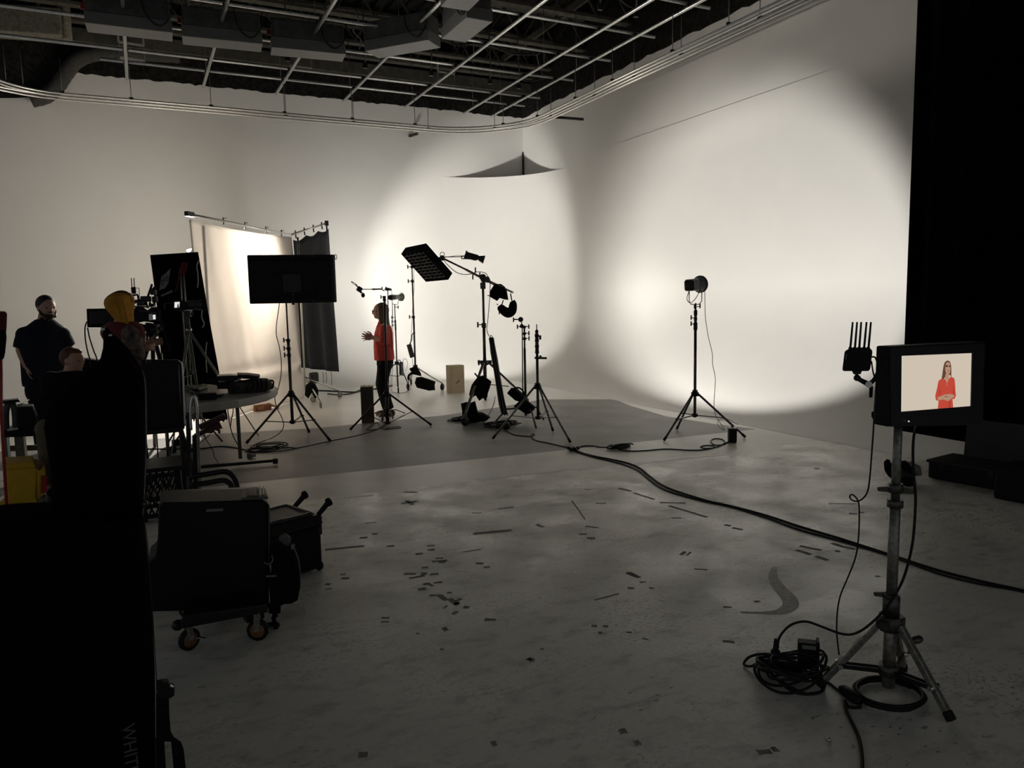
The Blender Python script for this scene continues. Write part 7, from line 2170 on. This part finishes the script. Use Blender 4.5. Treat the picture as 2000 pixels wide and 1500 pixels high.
# squarer top
mb = MB().loft([(rg[0][0]-Vector((0, 0, .0)), rg[0][1]*.96, rg[0][2]*.9)]+rg, 40, fold=.008, nf=9)
build('lower_drape', mb, blkd, t)
build('edge_highlight', MB().tube(smooth_path([AT(x+.5, y, XYD, -.01) for x, y in ((210, 648), (219, 660), (228, 672), (240, 685), (255, 700), (268, 712), (277, 726), (282, 745), (284, 780), (284.5, 860), (282.5, 920), (280, 975))], 4), .0035, 6), stickerm, t)  # grey tube draws the highlight on the cloth's right edge
build('edge_highlight', MB().tube(smooth_path([AT(x+1, y, XYD, -.1) for x, y in ((281, 1020), (287, 1060), (291, 1120), (297, 1200), (302, 1280), (305, 1340), (305, 1460))], 4), .0018, 6), boxd_mat, t)  # same edge highlight continued down the lower cloth as a tube
fo = MB()
for pts in (((250, 712), (262, 722), (277, 734)), ((240, 690), (256, 706), (270, 722))):
    fo.tube(smooth_path([AT(x, y, XYD, -.06) for x, y in pts], 4), .006, 6)
build('crease_fold', fo, blkf, t)
build('metal_grommet', MB().ell(AT(202, 643, XYD, -.03), .008, .008, .008).ell(AT(215, 655, XYD, -.04), .006, .006, .006), chrome, t)
build('hip_knob', MB().ell(AT(281, 984, XYD, -.06), .014, .014, .012).bar(AT(280, 990, XYD, -.06), AT(277, 1012, XYD, -.06), .02, .006), stand_metal, t)
# faint vertical print on a bag in the lower drape
q0 = AT(268, 1408, XYD, -.36); 
fc = bpy.data.curves.new('printed_word', 'FONT')
fc.body = 'WHITE'; fc.size = .052; fc.extrude = .0005; fc.align_x = 'LEFT'
tmp = bpy.data.objects.new('printed_word', fc)
COL.objects.link(tmp)
bpy.context.view_layer.update()
wm = bpy.data.meshes.new_from_object(tmp.evaluated_get(bpy.context.evaluated_depsgraph_get()))
bpy.data.objects.remove(tmp)
wm.materials.clear(); wm.materials.append(ltext)
fo_ = bpy.data.objects.new('printed_word', wm)
COL.objects.link(fo_)
dn = Vector((0, 0, -1)); 
XD = dn; YD = sD; ZD = XD.cross(YD)
MW = Matrix((XD, YD, ZD)).transposed().to_4x4(); 
MW.translation = AT(238, 1418, XYD, -.335)-ORIG[t]
fo_.parent = t
fo_.matrix_local = MW
# shoulder-height black bulk of a jacket left of the drape
t = thing('black_jacket', 'black jacket heaped over a chair back behind the seated person', 'jacket', (place(185, 760, 7.3)[0], place(185, 760, 7.3)[1], 0))
XYJ = place(185, 760, 7.3)
JJ = lambda x, y, p=0.0: AT(x, y, XYJ, p)
rg = []
for y, xl, xr_ in ((700, 160, 176), (701.5, 160, 188), (704, 160, 202), (715, 160, 215), (740, 158, 235), (800, 155, 245), (860, 155, 245)):
    a_ = JJ(xl, y); b_ = JJ(xr_, y)
    rg.append(((a_+b_)/2, (b_-a_)/2, viewdir(XYJ)*.13))
build('jacket_cloth', MB().loft(rg, 24, fold=.02), blkf, t)
for dx in (-1, 1):
    b_ = JJ(200+dx*28, 850)
    build('chair_leg', MB().tube([b_, Vector((b_.x, b_.y, .0))], .014, 8), stand_metal, t)

# strap and clip at the bottom
XYx = place(325, 1420, 2.1)
x_ = lambda x, y, p=0.0: AT(x, y, XYx, p)
t = thing('clip_strap', 'black clip with split webbing strap at the lower right of the draped gear', 'strap', (XYx[0], XYx[1], 0))
build('clip_head', MB().prism([x_(x, y) for x, y in ((306, 1337), (318, 1334), (329, 1333), (332, 1340), (341, 1343), (341, 1359), (333, 1365), (308, 1364))], viewdir(XYx)*.03), blk, t, bevel=.003)
build('clip_pin', MB().bar(x_(332, 1339, -.004), x_(338, 1342, -.004), .004, .004), chrome, t)
build('webbing_stem', MB().prism([x_(x, y, .005) for x, y in ((305, 1360), (330, 1362), (331, 1400), (334, 1434), (339, 1442), (334, 1449), (305, 1447))], viewdir(XYx)*.015), blkf, t)
build('webbing_tail', MB().prism([x_(x, y, .006) for x, y in ((304, 1445), (321, 1447), (324, 1500), (326, 1560), (305, 1560))], viewdir(XYx)*.012), blkf, t)
build('webbing_tail', MB().prism([x_(x, y, .006) for x, y in ((334, 1440), (341, 1444), (354, 1453), (359, 1466), (363, 1500), (370, 1560), (346, 1560), (339, 1500), (335, 1460))], viewdir(XYx)*.012), blkf, t)
lo_ = x_(330, 1560); 
build('strap_end', MB().bar(x_(316, 1555, .01), Vector((x_(316, 1600).x, x_(316, 1600).y, .01)), .02, .01).bar(x_(357, 1555, .01), Vector((x_(357, 1600).x, x_(357, 1600).y, .01)), .02, .01), blkf, t)

# yellow bin, yellow base, side table and its things
XYy = place(45, 960, 6.1)
y_ = lambda x, y, p=0.0: AT(x, y, XYy, p)
nY = viewdir(XYy); sY = sidedir(XYy)
bzz = y_(50, 993).z
t = thing('yellow_bin', 'bright yellow plastic bin with dark red label at far left', 'bin', (XYy[0], XYy[1], 0))
def ybin(pts): return [y_(x, y) for x, y in pts]
yb = MB().prism(ybin(((10, 915), (72, 912), (70, 992), (14, 997))), nY*.3)
build('bin_body', yb, yellowp, t, bevel=.015)
build('bin_lid', MB().prism([y_(x, y, -.015) for x, y in ((5, 906), (66, 902), (72, 914), (7, 918))], nY*.33), yellowp, t, bevel=.01)
build('bin_side', MB().prism([y_(x, y, .01) for x, y in ((70, 905), (88, 913), (90, 930), (82, 930), (81, 962), (90, 964), (88, 969), (72, 988))], nY*.25), yellowp, t, bevel=.01)
build('red_label', MB().prism([y_(x, y, -.002) for x, y in ((80, 930), (92, 931), (92, 962), (80, 963))], nY*.01), redp, t)
build('bin_base', MB().box(Vector((y_(42, 960, .15).x, y_(42, 960, .15).y, max(bzz/2, .03))), (.26, .26, max(bzz, .06)), rotz(-.1)), yellowp, t)
t = thing('yellow_mat', 'dull yellow floor board under the yellow bin at the left edge', 'board', G(30, 1010))
build('board_slab', MB().prism([G(x, y) for x, y in ((-40, 1000), (60, 990), (96, 988), (97, 1004), (60, 1014), (30, 1024), (-40, 1028))], (0, 0, .02)), mat('dull_yellow_board', (.36, .24, .05), .7, var=.2), t, bevel=.004)
t = thing('brown_glove', 'crumpled brown glove draped over the yellow bin corner', 'glove', y_(80, 905))
build('glove_palm', sandbag('', '', ((72, 908), (75, 898), (82, 892), (86, 897), (84, 910), (78, 919), (72, 916)), XYy, .08, push=-.04), mat('brown_leather', (.10, .06, .035), .8, var=.3), t)
build('glove_cuff', sandbag('', '', ((74, 976), (88, 966), (92, 976), (90, 986), (78, 988)), XYy, .1, push=-.03), greycase, t)
XYs = place(45, 845, 7.0)
s2 = lambda x, y, p=0.0: AT(x, y, XYs, p)
t = thing('side_table', 'low dark side table with bright metal legs behind the yellow bin', 'table', (XYs[0], XYs[1], 0))
nS = viewdir(XYs)
build('table_slab', MB().prism([s2(x, y, -.1) for x, y in ((3, 843), (88, 838), (88, 851), (3, 855))], nS*.4), blk, t, bevel=.006)
for x, p in ((15, -.06), (48, -.06), (10, .25), (80, .25)):
    b_ = s2(x, 850, p)
    build('leg', MB().bar(Vector((b_.x, b_.y, 0)), Vector((b_.x, b_.y, b_.z)), .02, .02), chrome if p < 0 else stand_metal, t)
b_ = s2(38, 850, .0)
build('centre_post', MB().bar(Vector((b_.x, b_.y, .12)), Vector((b_.x, b_.y, b_.z)), .08, .05), stand_metal, t)
build('stretcher', MB().bar(s2(16, 876, .05), s2(80, 874, .05), .03, .05), khaki, t)
t = thing('open_box', 'small black open topped box on the low side table', 'box', s2(55, 840))
build('box_body', MB().prism([s2(x, y, -.02) for x, y in ((33, 793), (66, 793), (76, 838), (35, 840))], nS*.2), blk, t, bevel=.006)
build('box_rim', MB().tube([s2(x, y, -.02) for x, y in ((32, 794), (64, 793.5))], .006, 6).tube([s2(32, 794, -.02), s2(56, 781, .2)], .005, 6).tube([s2(64, 794, -.02), s2(72, 812, -.03)], .008, 6), stickerm, t)
t = thing('cable_hoop', 'dark arched hoop frame standing on the low side table', 'stand', s2(18, 842))
hp = MB().tube(smooth_path([s2(x, y) for x, y in ((12, 843), (11, 815), (13, 795), (20, 789), (27, 793), (30, 812), (31, 843))], 5), .028, 8)
build('hoop', hp, boxd_mat, t)
build('top_plate', MB().prism([s2(x, y, -.06) for x, y in ((5, 784), (36, 780), (40, 785), (6, 789))], nS*.16), blk, t)
build('top_sheet', MB().prism([s2(x, y, -.06) for x, y in ((8, 782), (36, 779.5), (36, 781), (8, 783.5))], nS*.12), stickerm, t)
build('base_sheet', MB().prism([s2(x, y, -.08) for x, y in ((14, 839), (35, 836), (36, 839), (14, 842))], nS*.1), whitep, t)
# red cart upright at the very edge
XYz = place(4, 800, 5.4)
z_ = lambda x, y, p=0.0: AT(x, y, XYz, p)
t = thing('red_upright', 'dark red steel upright with padded black grip at the left frame edge', 'post', (XYz[0], XYz[1], 0))
zb_ = z_(3, 900)
build('red_tube', MB().tube([z_(1, 690), z_(2, 800), Vector((zb_.x, zb_.y, .02))], .011, 8), redp, t)
build('pale_edge', MB().tube([z_(4.5, 700), z_(5, 800), z_(5, 900)], .003, 6), stickerm, t)
build('padded_grip', MB().prism([z_(x, y, -.03) for x, y in ((-12, 608), (10, 608), (14, 612), (13, 640), (12, 648), (13, 660), (10, 690), (7, 702), (-12, 702))], viewdir(XYz)*.06), blkf, t, bevel=.01)
build('red_sleeve', MB().prism([z_(x, y, -.04) for x, y in ((-12, 608), (12, 609), (14, 614), (12, 644), (-12, 646))], viewdir(XYz)*.08), maroon, t, bevel=.01)
build('base_plate', MB().box(Vector((zb_.x, zb_.y, .01)), (.2, .2, .02)), redp, t)
